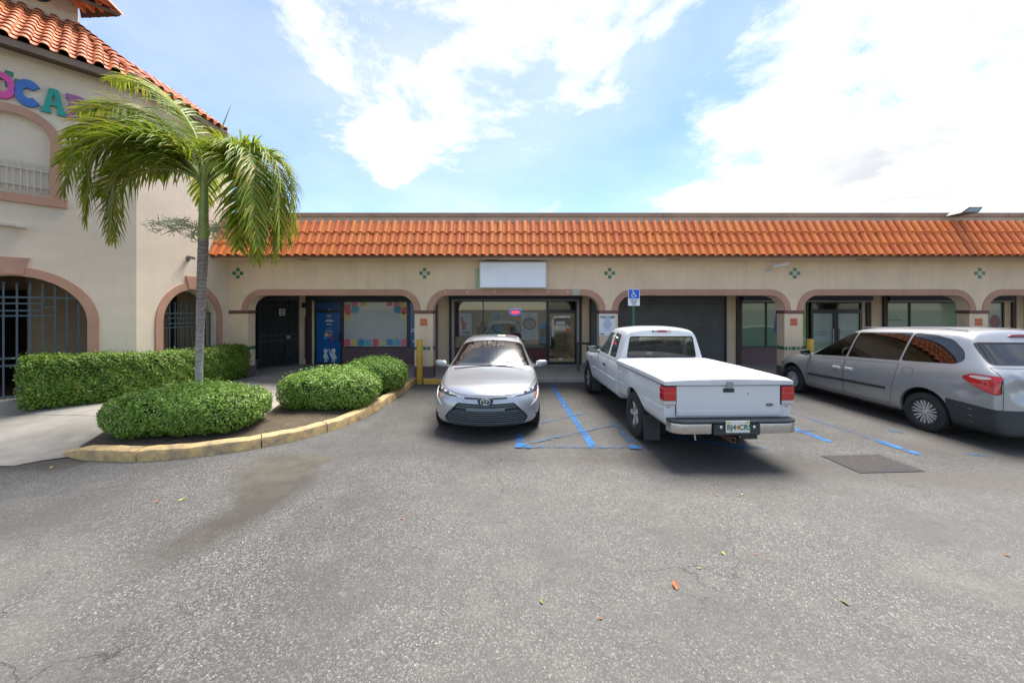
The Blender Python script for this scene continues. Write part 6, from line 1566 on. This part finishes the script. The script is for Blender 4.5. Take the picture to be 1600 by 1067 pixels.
# ------------------------------------------------------------------ white pickup, tail towards the lot
def pickup():
    car = thing('parked_pickup', 'white extended-cab pickup with flat white bed cover parked tail out', 'pickup truck', (2.88, 7.62, 0), R(1.7), 'vehicles parked at the arcade', 1.03)
    paint = mat('white_truck_paint', (.60, .615, .63), .32, var=.05, vscale=2, coat=.6)
    lo = [(.78, .40), (.85, .47)]
    def side(a, b, c): return [(.78, .40), (.855, .47), (a, .72), (b, .94), c]
    st = [
     (2.46, .14, [(.70, .42), (.78, .50), (.80, .70), (.80, .88), (.74, .97)], [(.58, .985), (.40, .995), (.2, 1.0), (0, 1.0)], [0, 0, 0, -.02, -.06]),
     (2.32, .10, [(.74, .40), (.83, .48), (.85, .70), (.85, .90), (.77, 1.0)], [(.60, 1.02), (.42, 1.035), (.21, 1.045), (0, 1.05)]),
     (1.81, .0, side(.875, .865, (.785, 1.03)), [(.62, 1.06), (.44, 1.075), (.22, 1.085), (0, 1.09)]),
     (1.36, 0, side(.865, .86, (.79, 1.06)), [(.68, 1.085), (.48, 1.105), (.24, 1.12), (0, 1.125)]),
     (1.22, 0, side(.865, .86, (.80, 1.075)), [(.725, 1.10), (.50, 1.13), (.25, 1.15), (0, 1.155)]),
     (1.10, 0, side(.865, .86, (.805, 1.08)), [(.73, 1.15), (.51, 1.19), (.26, 1.21), (0, 1.22)]),
     (.55, 0, side(.865, .86, (.81, 1.09)), [(.665, 1.59), (.59, 1.645), (.30, 1.675), (0, 1.68)]),
     (.40, 0, side(.865, .86, (.81, 1.09)), [(.66, 1.62), (.575, 1.68), (.29, 1.71), (0, 1.715)]),
     (0, 0, side(.865, .86, (.81, 1.09)), [(.66, 1.645), (.57, 1.70), (.29, 1.735), (0, 1.74)]),
     (-.36, 0, side(.865, .86, (.81, 1.09)), [(.66, 1.635), (.57, 1.69), (.29, 1.725), (0, 1.73)]),
     (-.455, .01, side(.86, .855, (.805, 1.09)), [(.665, 1.60), (.58, 1.655), (.29, 1.69), (0, 1.695)]),
     (-.475, .01, side(.855, .85, (.80, 1.09)), [(.66, 1.56), (.60, 1.60), (.30, 1.62), (0, 1.625)]),
     (-.475 - .012, .01, side(.85, .845, (.795, 1.09)), [(.72, 1.14), (.60, 1.15), (.30, 1.15), (0, 1.15)]),
     (-.475 - .015, .01, side(.845, .84, (.79, 1.08)), [(.70, 1.10), (.55, 1.10), (.28, 1.10), (0, 1.10)]),
    ]
    B = Body(st, paint)
    gl = glass('cab_glass', (.74, .82, .79)); gq = glass('quarter_glass', (.45, .48, .46))
    ws = [(-.70, 1.13), (-.4, 1.165), (.4, 1.165), (.70, 1.13), (.63, 1.57), (.5, 1.62), (-.5, 1.62), (-.63, 1.57)]
    f = B.cut(ws, 'front', 1, lo=.2, hi=1.5, nmin=.15); B.paint_faces(f, 1); g = B.cut(inset(ws, .02), 'front', 1, lo=.2, hi=1.5, nmin=.15); B.take(g, 'windscreen', gl, car, off=-.004, skirt=0)
    window(B, car, [(-.665, 1.16), (.665, 1.16), (.60, 1.56), (-.60, 1.56)], 'front', -1, gl, r=.05, seal=.02, lo=.40, nmin=.3, name='rear_window')
    for sg in (-1, 1):
        window(B, car, [(1.0, 1.14), (.24, 1.13), (.24, 1.59), (.52, 1.575)], 'side', sg, gl, r=.03, lo=.3, nmin=.1)
        window(B, car, [(.12, 1.13), (-.26, 1.13), (-.22, 1.57), (.12, 1.59)], 'side', sg, gq, r=.03, lo=.3, nmin=.1)
        B.arch(sg, 1.81, .37, .43); liner(car, sg, .50, .82, 1.81, .37, .44); wheel(car, sg, .865, 1.81, .365, .225, .215, 'steel')
        d = panel(B, car, [(1.16, .47), (.18, .47), (.18, 1.08), (1.16, 1.08)], 'side', sg, 'door', lo=.3, nmin=.2)
        P('handle', MB().box(sg * .862 - .015, sg * .862 + .02, .25, .40, .90, .945), M_plastic, d, bevel=.01, local=True)
        panel(B, car, [(.17, .47), (-.38, .47), (-.38, 1.08), (.17, 1.08)], 'side', sg, 'door', lo=.3, nmin=.2)
        mirror(car, sg, .83, .92, 1.17, M_plastic, .24, .17)
        P('side_crease', MB().obox((sg * .868, .455, .725), (.006, 0, 0), (0, .92, 0), (0, 0, .006)), paint, car, local=True)
        P('side_badge', MB().box(sg * .874 - .004, sg * .874 + .006, 1.30, 1.40, .93, .955), M_plastic, car, local=True)
        P('headlight', MB().obox((sg * .62, 2.40, .84), (.15, -sg * .03, 0), (0, .03, 0), (0, 0, .08)), M_clear, car, bevel=.02, local=True)
        P('mud_flap', MB().obox((sg * .75, 1.36, .29), (.11, 0, 0), (0, .006, 0), (0, 0, .15)), M_plastic, car, local=True)
    P('grille', MB().box(-.45, .45, 2.40, 2.465, .74, .93), M_plastic, car, bevel=.01, local=True)
    P('front_bumper', MB().box(-.80, .80, 2.36, 2.56, .46, .64), M_chrome, car, bevel=.04, local=True)
    P('high_brake_light', MB().box(-.17, .17, -.505, -.44, 1.635, 1.675), M_plastic, car, bevel=.008, local=True)
    P('brake_lens', MB().box(-.08, .08, -.510, -.50, 1.64, 1.67), mat('dull_red_lens', (.30, .03, .06), .2, coat=.5), car, local=True)
    P('brake_lens', MB().box(-.165, -.085, -.509, -.50, 1.642, 1.668).box(.085, .165, -.509, -.50, 1.642, 1.668), M_clear, car, local=True)
    B.finish('cab', car)
    # bed
    def bs(y, f, w=0): return (y, 0, [(.74, .47), (.835, .52), (.868 + f, .74), (.868 + f * .4, .93), (.845, 1.055)], [(.60, 1.06), (.40, 1.06), (.20, 1.06), (0, 1.06)])
    bed = [bs(-.515, 0), bs(-.55, 0), bs(-.9, 0), bs(-1.02, .012), bs(-1.38, .03), bs(-1.75, .012), bs(-1.88, 0), bs(-2.44, 0), bs(-2.48, -.004), bs(-2.50, -.008)]
    D = Body(bed, paint, crease=lambda a, b: .85 if (abs(a.z - 1.055) < .002 and abs(b.z - 1.055) < .002 and abs(a.x) > .8) or (abs(a.y - b.y) < 1e-4 and (a.y < -2.49 or a.y > -.53)) else 0)
    for sg in (-1, 1):
        D.arch(sg, -1.38, .37, .425); liner(car, sg, .50, .82, -1.38, .37, .435); wheel(car, sg, .865, -1.38, .365, .225, .215, 'steel')
        P('mud_flap', MB().obox((sg * .745, -1.83, .29), (.125, 0, 0), (0, .007, 0), (0, .01, .19)), M_plastic, car, bevel=.004, local=True)
        # tail lamps
        tl = P('tail_light', MB().prism(rounded([(sg * .705, .80), (sg * .872, .80), (sg * .872, 1.035), (sg * .85, 1.05), (sg * .705, 1.05)], .02, 3), -2.525, -2.40), M_plastic, car, bevel=.006, local=True)
        P('red_lens', MB().prism(rounded([(sg * .713, .862), (sg * .878, .862), (sg * .878, 1.03), (sg * .86, 1.043), (sg * .713, 1.043)], .015, 3), -2.535, -2.41), M_red, tl, bevel=.012, local=True)
        P('reverse_lens', MB().prism(rounded([(sg * .713, .808), (sg * .876, .808), (sg * .878, .858), (sg * .713, .858)], .01, 3), -2.534, -2.41), M_clear, tl, bevel=.008, local=True)
        P('lamp_divider', MB().box(min(sg * .71, sg * .88), max(sg * .71, sg * .88), -2.5375, -2.42, .955, .963), mat('pale_red', (.55, .10, .09), .3), tl, local=True)
        P('marker', MB().box(sg * .80 - .02, sg * .80 + .02, -2.506, -2.49, .765, .775), M_red, car, local=True)
    # waist crease down the bed side
    for sg in (-1, 1):
        m = MB(); 
        for a, b in ((-.53, -.955), (-1.80, -2.46)): m.obox((sg * .868, (a + b) / 2, .745), (.006, 0, 0), (0, (a - b) / 2, 0), (0, 0, .006))
        P('side_crease', m, paint, car, local=True)
        P('fuel_flap', MB().box(sg * .867 - .004, sg * .867 + .006, -.80, -.66, .80, .94), paint, car, bevel=.003, local=True) if sg < 0 else None
    D.finish('bed', car)
    tg = P('tailgate', MB().box(-.70, .70, -2.522, -2.47, .655, 1.055), paint, car, bevel=.010, local=True)
    P('tailgate_lip', MB().prism([(-2.522, .735), (-2.535, .725), (-2.535, .665), (-2.522, .66)], -.69, .69, 'x'), paint, tg, bevel=.004, local=True)
    for sg in (-1, 1): P('tailgate_gap', MB().box(sg * .703 - .004, sg * .703 + .004, -2.508, -2.49, .655, 1.055), M_gap, tg, local=True)
    P('handle_recess', MB().box(-.075, .075, -2.527, -2.52, .965, 1.02), M_plastic, tg, bevel=.006, local=True); P('handle', MB().box(-.06, .06, -2.538, -2.527, .985, 1.012), M_plastic, tg, bevel=.004, local=True)
    bd = P('badge', MB().prism(ell(.55, .80, .055, .024, 24), -2.530, -2.521), M_chrome, tg, local=True)
    P('badge_face', MB().prism(ell(.55, .80, .048, .019, 24), -2.533, -2.529), mat('badge_blue', (.012, .03, .11), .3, coat=1), bd, local=True)
    plate_text('Ford', .034, .55, -2.5345, .80, M_chrome, bd, 0)
    P('dent', MB().lathe([(-.001, 0), (-.001, .012), (.001, .014)], 10, 'y', (.26, -2.523, .945)), mat('scuff', (.28, .29, .30), .6), tg, local=True)
    # cover
    lid = MB(); xs = [(-.865), -.80, -.5, 0, .5, .80, .865]; 
    ys = [-2.545, -2.50, -2.2, -1.5, -.8, -.54, -.50]; vs = []; n = len(xs)
    for y in ys:
        for x in xs:
            ex = max(abs(x) / .865, 0); e = 1 if (abs(x) > .84 or y in (ys[0], ys[-1])) else 0
            vs.append((x, y, 1.148 + .022 * (1 - (x / .865) ** 2) + .010 * (1 - ((y + 1.52) / 1.03) ** 2) - .028 * e))
    top = len(vs); vs += [(x, y, 1.066) for y in ys for x in xs]
    fs = [(j * n + i, j * n + i + 1, (j + 1) * n + i + 1, (j + 1) * n + i) for j in range(len(ys) - 1) for i in range(n - 1)]
    fs += [(b + top, a + top, a, b) for j in range(len(ys) - 1) for a, b in ((j * n, (j + 1) * n), ((j + 1) * n + n - 1, j * n + n - 1))]
    fs += [(i + 1, i, i + top, i + 1 + top) for i in range(n - 1)] + [((len(ys) - 1) * n + i, (len(ys) - 1) * n + i + 1, (len(ys) - 1) * n + i + 1 + top, (len(ys) - 1) * n + i + top) for i in range(n - 1)]
    lm = lid.add(vs, fs).mesh('cover', bevel=.012); smooth_mesh(lm, 60)
    cv = obj('bed_cover', lm, mat('white_cover', (.58, .585, .59), .42, var=.22, vscale=2.2, bump=.1, bscale=25), car, local=True)
    P('cover_seam', MB().box(-.862, .862, -2.53, -.505, 1.055, 1.067), M_gap, car, local=True)
    P('cover_latch', MB().box(-.045, .045, -2.556, -2.53, 1.035, 1.115), mat('latch_grey', (.25, .26, .26), .5), cv, bevel=.006, local=True)
    # bumper
    bp = P('rear_bumper', MB().box(-.30, .30, -2.70, -2.50, .455, .60), M_plastic, car, bevel=.015, local=True)
    P('bumper_top', MB().prism(rounded([(-.85, -2.50), (-.83, -2.63), (-.70, -2.695), (.70, -2.695), (.83, -2.63), (.85, -2.50)], .05, 4), .608, .636, 'z'), M_plastic, bp, bevel=.008, local=True)
    for sg in (-1, 1):
        P('chrome_face', MB().prism(rounded([(sg * .30, -2.52), (sg * .30, -2.69), (sg * .70, -2.69), (sg * .82, -2.63), (sg * .845, -2.48)], .05, 5), .47, .602, 'z'), mat('brushed_chrome', (.50, .49, .48), .28, metal=.9, var=.2, vscale=12), bp, bevel=.015, smooth=True, local=True)
    pl = P('licence_plate', MB().box(-.155, .155, -2.716, -2.704, .495, .645), mat('plate_white', (.62, .64, .60), .4), bp, bevel=.004, local=True)
    pg = mat('plate_green', (.02, .10, .05), .5)
    plate_text('BJ4', .092, -.085, -2.718, .562, pg, pl, .0012); plate_text('CRS', .092, .092, -2.718, .562, pg, pl, .0012)
    P('plate_orange', MB().prism(ell(.002, .565, .024, .026, 14), -2.7185, -2.715), mat('plate_orange', (.55, .20, .02), .5), pl, local=True)
    for sg in (-1, 1): P('plate_sticker', MB().box(sg * .12 - .026, sg * .12 + .026, -2.7185, -2.715, .617, .638), mat('sticker_yellow', (.5, .45, .03), .5), pl, local=True); P('plate_bolt', MB().lathe([(-.012, 0), (-.008, .02), (.0, .022)], 12, 'y', (sg * .215, -2.703, .565)), M_chrome, bp, smooth=True, local=True)
    # underside
    P('chassis', MB().box(-.42, -.34, -2.45, 2.2, .36, .46).box(.34, .42, -2.45, 2.2, .36, .46).box(-.5, .5, -2.4, -2.3, .38, .46).box(-.45, .45, -.4, 1.2, .34, .44), M_liner, car, local=True)
    P('axle', MB().tube([(-.75, -1.38, .365), (.75, -1.38, .365)], .045, 10).lathe([(-.12, .04), (-.06, .13), (.06, .13), (.12, .04)], 14, 'x', (0, -1.38, .365)), M_liner, car, local=True)
    P('hitch', MB().box(-.035, .035, -2.62, -2.2, .335, .345).box(-.035, .035, -2.62, -2.2, .395, .405).box(-.035, -.027, -2.62, -2.2, .345, .395).box(.027, .035, -2.62, -2.2, .345, .395).box(-.34, .42, -2.36, -2.28, .36, .41), mat('rusty_steel', (.16, .075, .05), .8, var=.4, vscale=20), car, local=True)
    P('exhaust', MB().tube([(.62, -1.0, .40), (.60, -1.7, .38), (.62, -2.30, .40)], .032, 12).tube([(.5, -2.25, .42), (.3, -2.3, .42)], .06, 12), M_liner, car, local=True)
    P('chain', MB().tube([(-.44, -2.5, .46), (-.445, -2.5, .40), (-.435, -2.5, .33)], .010, 6), M_alloy, car, local=True)
    # cabin
    P('cabin_floor', MB().box(-.76, .76, -.40, 1.2, .44, .48), M_seat, car, local=True)
    P('dashboard', MB().prism([(1.18, 1.02), (1.1, 1.10), (.85, 1.09), (.78, .95), (.8, .7), (1.18, .7)], -.74, .74, 'x'), M_plastic, car, bevel=.03, local=True)
    sm = mat('grey_seat', (.06, .063, .065), .85)
    for x in (-.37, .37): seat(car, x, .42, .58, .56, sm, hb=.66)
    steering(car, -.37, .72, 1.08)
pickup()

# ------------------------------------------------------------------ silver-grey minivan, tail towards the lot
def minivan():
    car = thing('parked_minivan', 'dusty silver minivan with dented tailgate and dark bumper at the right edge', 'minivan', (8.185, 7.91, 0), 0, 'vehicles parked at the arcade', 1.0)
    paint = mat('dusty_silver_paint', (.36, .365, .37), .34, metal=.45, var=.10, vscale=2.5, coat=.5)
    def sd(c, belt, p3=.985): return [(.86, .21), (.955, .31), (c, .60), (p3, belt[1] - .17), belt]
    st = [
     (2.53, .50, [(.76, .24), (.87, .33), (.92, .52), (.88, .68), (.76, .78)], [(.6, .80), (.4, .81), (.2, .82), (0, .82)], [-.06, 0, 0, -.03, -.1]),
     (2.36, .45, [(.80, .22), (.91, .32), (.96, .55), (.93, .73), (.80, .84)], [(.62, .865), (.43, .88), (.21, .89), (0, .89)]),
     (2.05, .25, [(.83, .21), (.94, .31), (.985, .57), (.965, .77), (.83, .89)], [(.66, .92), (.46, .94), (.23, .95), (0, .955)]),
     (1.575, .06, sd(.995, (.87, .94)), [(.70, .975), (.48, 1.0), (.24, 1.015), (0, 1.02)]),
     (1.27, 0, sd(.99, (.90, .975)), [(.82, 1.0), (.56, 1.03), (.28, 1.05), (0, 1.06)]),
     (1.10, 0, sd(.99, (.915, .985)), [(.845, 1.05), (.58, 1.10), (.29, 1.13), (0, 1.14)]),
     (.20, 0, sd(.99, (.925, 1.045)), [(.735, 1.60), (.64, 1.665), (.33, 1.705), (0, 1.715)]),
     (.0, 0, sd(.99, (.925, 1.06)), [(.735, 1.635), (.63, 1.70), (.33, 1.74), (0, 1.75)]),
     (-.7, 0, sd(.99, (.925, 1.11)), [(.745, 1.685), (.635, 1.745), (.33, 1.785), (0, 1.795)]),
     (-1.46, 0, sd(.995, (.925, 1.17)), [(.745, 1.70), (.635, 1.76), (.33, 1.795), (0, 1.805)]),
     (-1.76, 0, sd(.99, (.92, 1.19), .98), [(.74, 1.685), (.635, 1.75), (.33, 1.785), (0, 1.795)]),
     (-1.91, .01, sd(.985, (.92, 1.195), .975), [(.735, 1.66), (.635, 1.72), (.33, 1.755), (0, 1.765)]),
     (-1.99, .02, sd(.98, (.915, 1.20), .97), [(.745, 1.59), (.645, 1.63), (.33, 1.655), (0, 1.66)]),
     (-2.33, .05, sd(.97, (.91, 1.19), .96), [(.835, 1.235), (.60, 1.25), (.3, 1.255), (0, 1.26)]),
     (-2.44, .07, sd(.965, (.905, 1.13), .955), [(.82, 1.165), (.58, 1.18), (.29, 1.185), (0, 1.185)]),
     (-2.50, .08, [(.84, .25), (.94, .33), (.96, .60), (.945, .92), (.89, 1.07)], [(.74, 1.08), (.50, 1.085), (.25, 1.09), (0, 1.09)]),
    ]
    B = Body(st, paint)
    gf = glass('van_front_glass', (.72, .82, .79)); gt = glass('van_privacy_glass', (.035, .045, .055), ior=1.75)
    ws = [(-.82, 1.06), (-.5, 1.12), (.5, 1.12), (.82, 1.06), (.70, 1.57), (.55, 1.65), (-.55, 1.65), (-.70, 1.57)]
    f = B.cut(ws, 'front', 1, lo=0, hi=1.4, nmin=.15); B.paint_faces(f, 1); g = B.cut(inset(ws, .02), 'front', 1, lo=0, hi=1.4, nmin=.15); B.take(g, 'windscreen', gf, car, off=-.004, skirt=0)
    window(B, car, [(-.825, 1.265), (.825, 1.265), (.73, 1.60), (-.73, 1.60)], 'front', -1, gt, r=.05, seal=.02, lo=1.88, nmin=.2, name='rear_window')
    for sg in (-1, 1):
        W = dict(lo=.3, nmin=.05)
        window(B, car, [(1.04, 1.03), (.10, 1.10), (.02, 1.63), (.16, 1.625), (.52, 1.455)], 'side', sg, gf, r=.03, **W)
        window(B, car, [(.07, 1.105), (-1.00, 1.165), (-1.07, 1.69), (-.01, 1.635)], 'side', sg, gt, r=.03, seal=.012, **W)
        window(B, car, [(-1.03, 1.17), (-1.86, 1.225), (-1.97, 1.30), (-1.92, 1.45), (-1.72, 1.62), (-1.45, 1.675), (-1.10, 1.69)], 'side', sg, gt, r=.06, seal=.012, **W)
        for (y, n_) in ((1.575, 'f'), (-1.455, 'r')):
            B.arch(sg, y, .36, .40); liner(car, sg, .60, .93, y, .36, .41); wheel(car, sg, .975, y, .335, .22, .218, 'multi')
        d = panel(B, car, [(1.13, .33), (.12, .33), (.10, 1.045), (1.05, .985)], 'side', sg, 'door', lo=.3)
        P('handle', MB().box(sg * .985 - .012, sg * .985 + .022, .17, .36, .815, .87), mat('bright_handle', (.68, .68, .67), .25, metal=.3), d, bevel=.012, smooth=True, local=True)
        d2 = panel(B, car, [(.11, .33), (-.86, .33), (-.93, .62), (-1.02, 1.115), (.09, 1.05)], 'side', sg, 'sliding_door', lo=.3)
        P('handle', MB().box(sg * .985 - .012, sg * .985 + .022, -.12, .07, .825, .88), mat('bright_handle', (.68, .68, .67), .25, metal=.3), d2, bevel=.012, smooth=True, local=True)
        for (a, b, z0, z1, nm, dd) in ((1.02, .13, .575, .60, 'f', d), (.10, -.80, .60, .62, 'r', d2)):
            P('side_moulding', MB().add([(sg * .985, a, z0 - .03), (sg * .985, a, z0 + .03), (sg * .985, b, z1 + .03), (sg * .985, b, z1 - .03), (sg * 1.012, a, z0 - .024), (sg * 1.012, a, z0 + .024), (sg * 1.012, b, z1 + .024), (sg * 1.012, b, z1 - .024)], [(4, 5, 6, 7), (0, 4, 7, 3), (1, 2, 6, 5), (0, 1, 5, 4), (3, 7, 6, 2)]), M_plastic, dd, local=True)
        mirror(car, sg, .93, 1.06, 1.08, M_plastic, .22, .15)
        # tail lamp wraps the corner
        tp = rounded([(-1.98, 1.055), (-2.10, 1.12), (-2.425, 1.115), (-2.43, .83), (-2.30, .86), (-2.10, .955)], .04, 3)
        f = B.cut(tp, 'side', sg, lo=.5, nmin=-.2); B.paint_faces(f, 1); f = B.cut(inset(tp, .008), 'side', sg, lo=.70, nmin=-.2); tl = B.take(f, 'tail_light', M_red, car, off=.010, skirt=.02)
        h0 = B.hit((sg * 2, -2.22, 1.075), (-sg, 0, 0))[0]
        m = MB(); pts = []
        for y, z in ell(-2.22, 1.075, .13, .026, 18):
            h = B.bvh.ray_cast(Vector((sg * 2, y, z)), Vector((-sg, 0, 0)))[0]; pts.append((h.x + sg * .014, y, z) if h else (sg * .95, y, z))
        P('reverse_lens', m.add(pts, [tuple(range(18))]), M_clear, tl, local=True)
        # lower cladding and bumper
        f = B.cut([(-1.80, .66), (-2.70, .60), (-2.70, .15), (-1.80, .15)], 'side', sg, lo=.3, nmin=-.3); B.take(f, 'rear_bumper', M_plastic, car, off=.012, skirt=.03)
        for z in (.56, .46, .36):
            h = B.bvh.ray_cast(Vector((sg * 2, -2.12, z)), Vector((-sg, 0, 0)))[0]
            if h: P('bumper_clip', MB().box(h.x + sg * .012 - .004, h.x + sg * .012 + .004, -2.135, -2.115, z, z + .008).box(h.x + sg * .012 - .004, h.x + sg * .012 + .004, -2.105, -2.095, z, z + .008), M_alu, car, local=True)
        f = B.cut([(2.2, .60), (2.7, .60), (2.7, .36), (2.3, .36)], 'side', sg, lo=.3, nmin=-.3); B.take(f, 'bumper_corner', mat('red_scuffed', (.26, .03, .04), .5), car, off=.004, skirt=.015) if sg < 0 else None
        P('headlight', MB().obox((sg * .76, 2.17, .70), (.13, -sg * .10, 0), (0, .03, 0), (0, 0, .07)), mat('yellowed_lens', (.46, .38, .24), .25, coat=.6), car, bevel=.02, local=True)
        # fuel flap outline
    f = B.cut([(-.99, .15), (.99, .15), (.99, .58), (-.99, .58)], 'front', -1, lo=2.2, nmin=.1); B.take(f, 'rear_bumper', M_plastic, car, off=.04, skirt=.05)
    panel(B, car, [(-1.10, .92), (-1.28, .92), (-1.28, 1.07), (-1.10, 1.07)], 'side', -1, 'fuel_flap', r=.06, gap=.005, lo=.3)
    hp = [(-.88, .60), (.88, .60), (.86, 1.23), (-.86, 1.23)]
    f = B.cut(hp, 'front', -1, lo=2.2, nmin=.3); B.paint_faces(f, 1); f = B.cut(inset(hp, .008), 'front', -1, lo=2.2, nmin=.3)
    # dented tailgate: push the skin in and out before taking it off
    vs = {v for q in f for v in q.verts}
    for v in vs:
        x, z = v.co.x, v.co.z; e = 1 - sstep(abs(x), .72, .85); e *= sstep(z, .60, .68) * (1 - sstep(z, 1.12, 1.2))
        v.co.y += e * (.085 * math.exp(-((x + .45) / .28) ** 2 - ((z - .92) / .14) ** 2) - .03 * math.exp(-((x + .62) / .07) ** 2 - ((z - 1.05) / .09) ** 2) + .05 * math.exp(-((x + .15) / .3) ** 2 - ((z - .78) / .07) ** 2) + .007 * math.sin(x * 17 + z * 9) * math.sin(z * 21 + x * 6))
    B.take(f, 'tailgate', mat('pale_silver_paint', (.36, .38, .39), .36, metal=.4, var=.2, vscale=5, coat=.5), car, off=.002, skirt=.02)
    # a crease in the rear wing
    for v in B.bm.verts:
        if v.co.x < -.8:
            y, z = v.co.y, v.co.z; v.co.x += .035 * math.exp(-((y + 2.08) / .12) ** 2 - ((z - .84) / .06) ** 2) - .012 * math.exp(-((y + 1.95) / .06) ** 2 - ((z - .9) / .04) ** 2)
    yb = -2.36
    bl = P('high_brake_light', MB().prism(ell(0, 1.70, .17, .022, 20), -1.985, -1.93), mat('dull_red_lens', (.30, .03, .06), .2, coat=.5), car, bevel=.004, local=True)
    B.finish('body', car)
    for sg in (-1, 1): P('roof_rail', MB().tube([(sg * .55, .05, 1.735), (sg * .55, -.7, 1.775), (sg * .55, -1.4, 1.79), (sg * .55, -1.75, 1.77)], .010, 6), mat('rail_grey', (.25, .26, .27), .5), car, smooth=True, local=True)
    P('dashboard', MB().prism([(1.2, .94), (1.05, 1.03), (.72, 1.03), (.62, .9), (.62, .6), (1.2, .6)], -.84, .84, 'x'), M_plastic, car, bevel=.03, local=True)
    P('cabin_floor', MB().box(-.84, .84, -2.3, 1.2, .26, .32), M_seat, car, local=True)
    steering(car, -.42, .52, 1.06)
    for x in (-.42, .42): seat(car, x, .12, .50, .54, M_seat); seat(car, x, -.85, .50, .52, M_seat); seat(car, x, -1.7, .5, .55, M_seat)
    P('underbody', MB().box(-.8, .8, -2.0, 2.0, .17, .22), M_liner, car, bevel=.02, local=True)
    P('wiper', MB().bar((-.1, -2.37, 1.265), (.42, -2.34, 1.29), .016), M_plastic, car, local=True)
minivan()
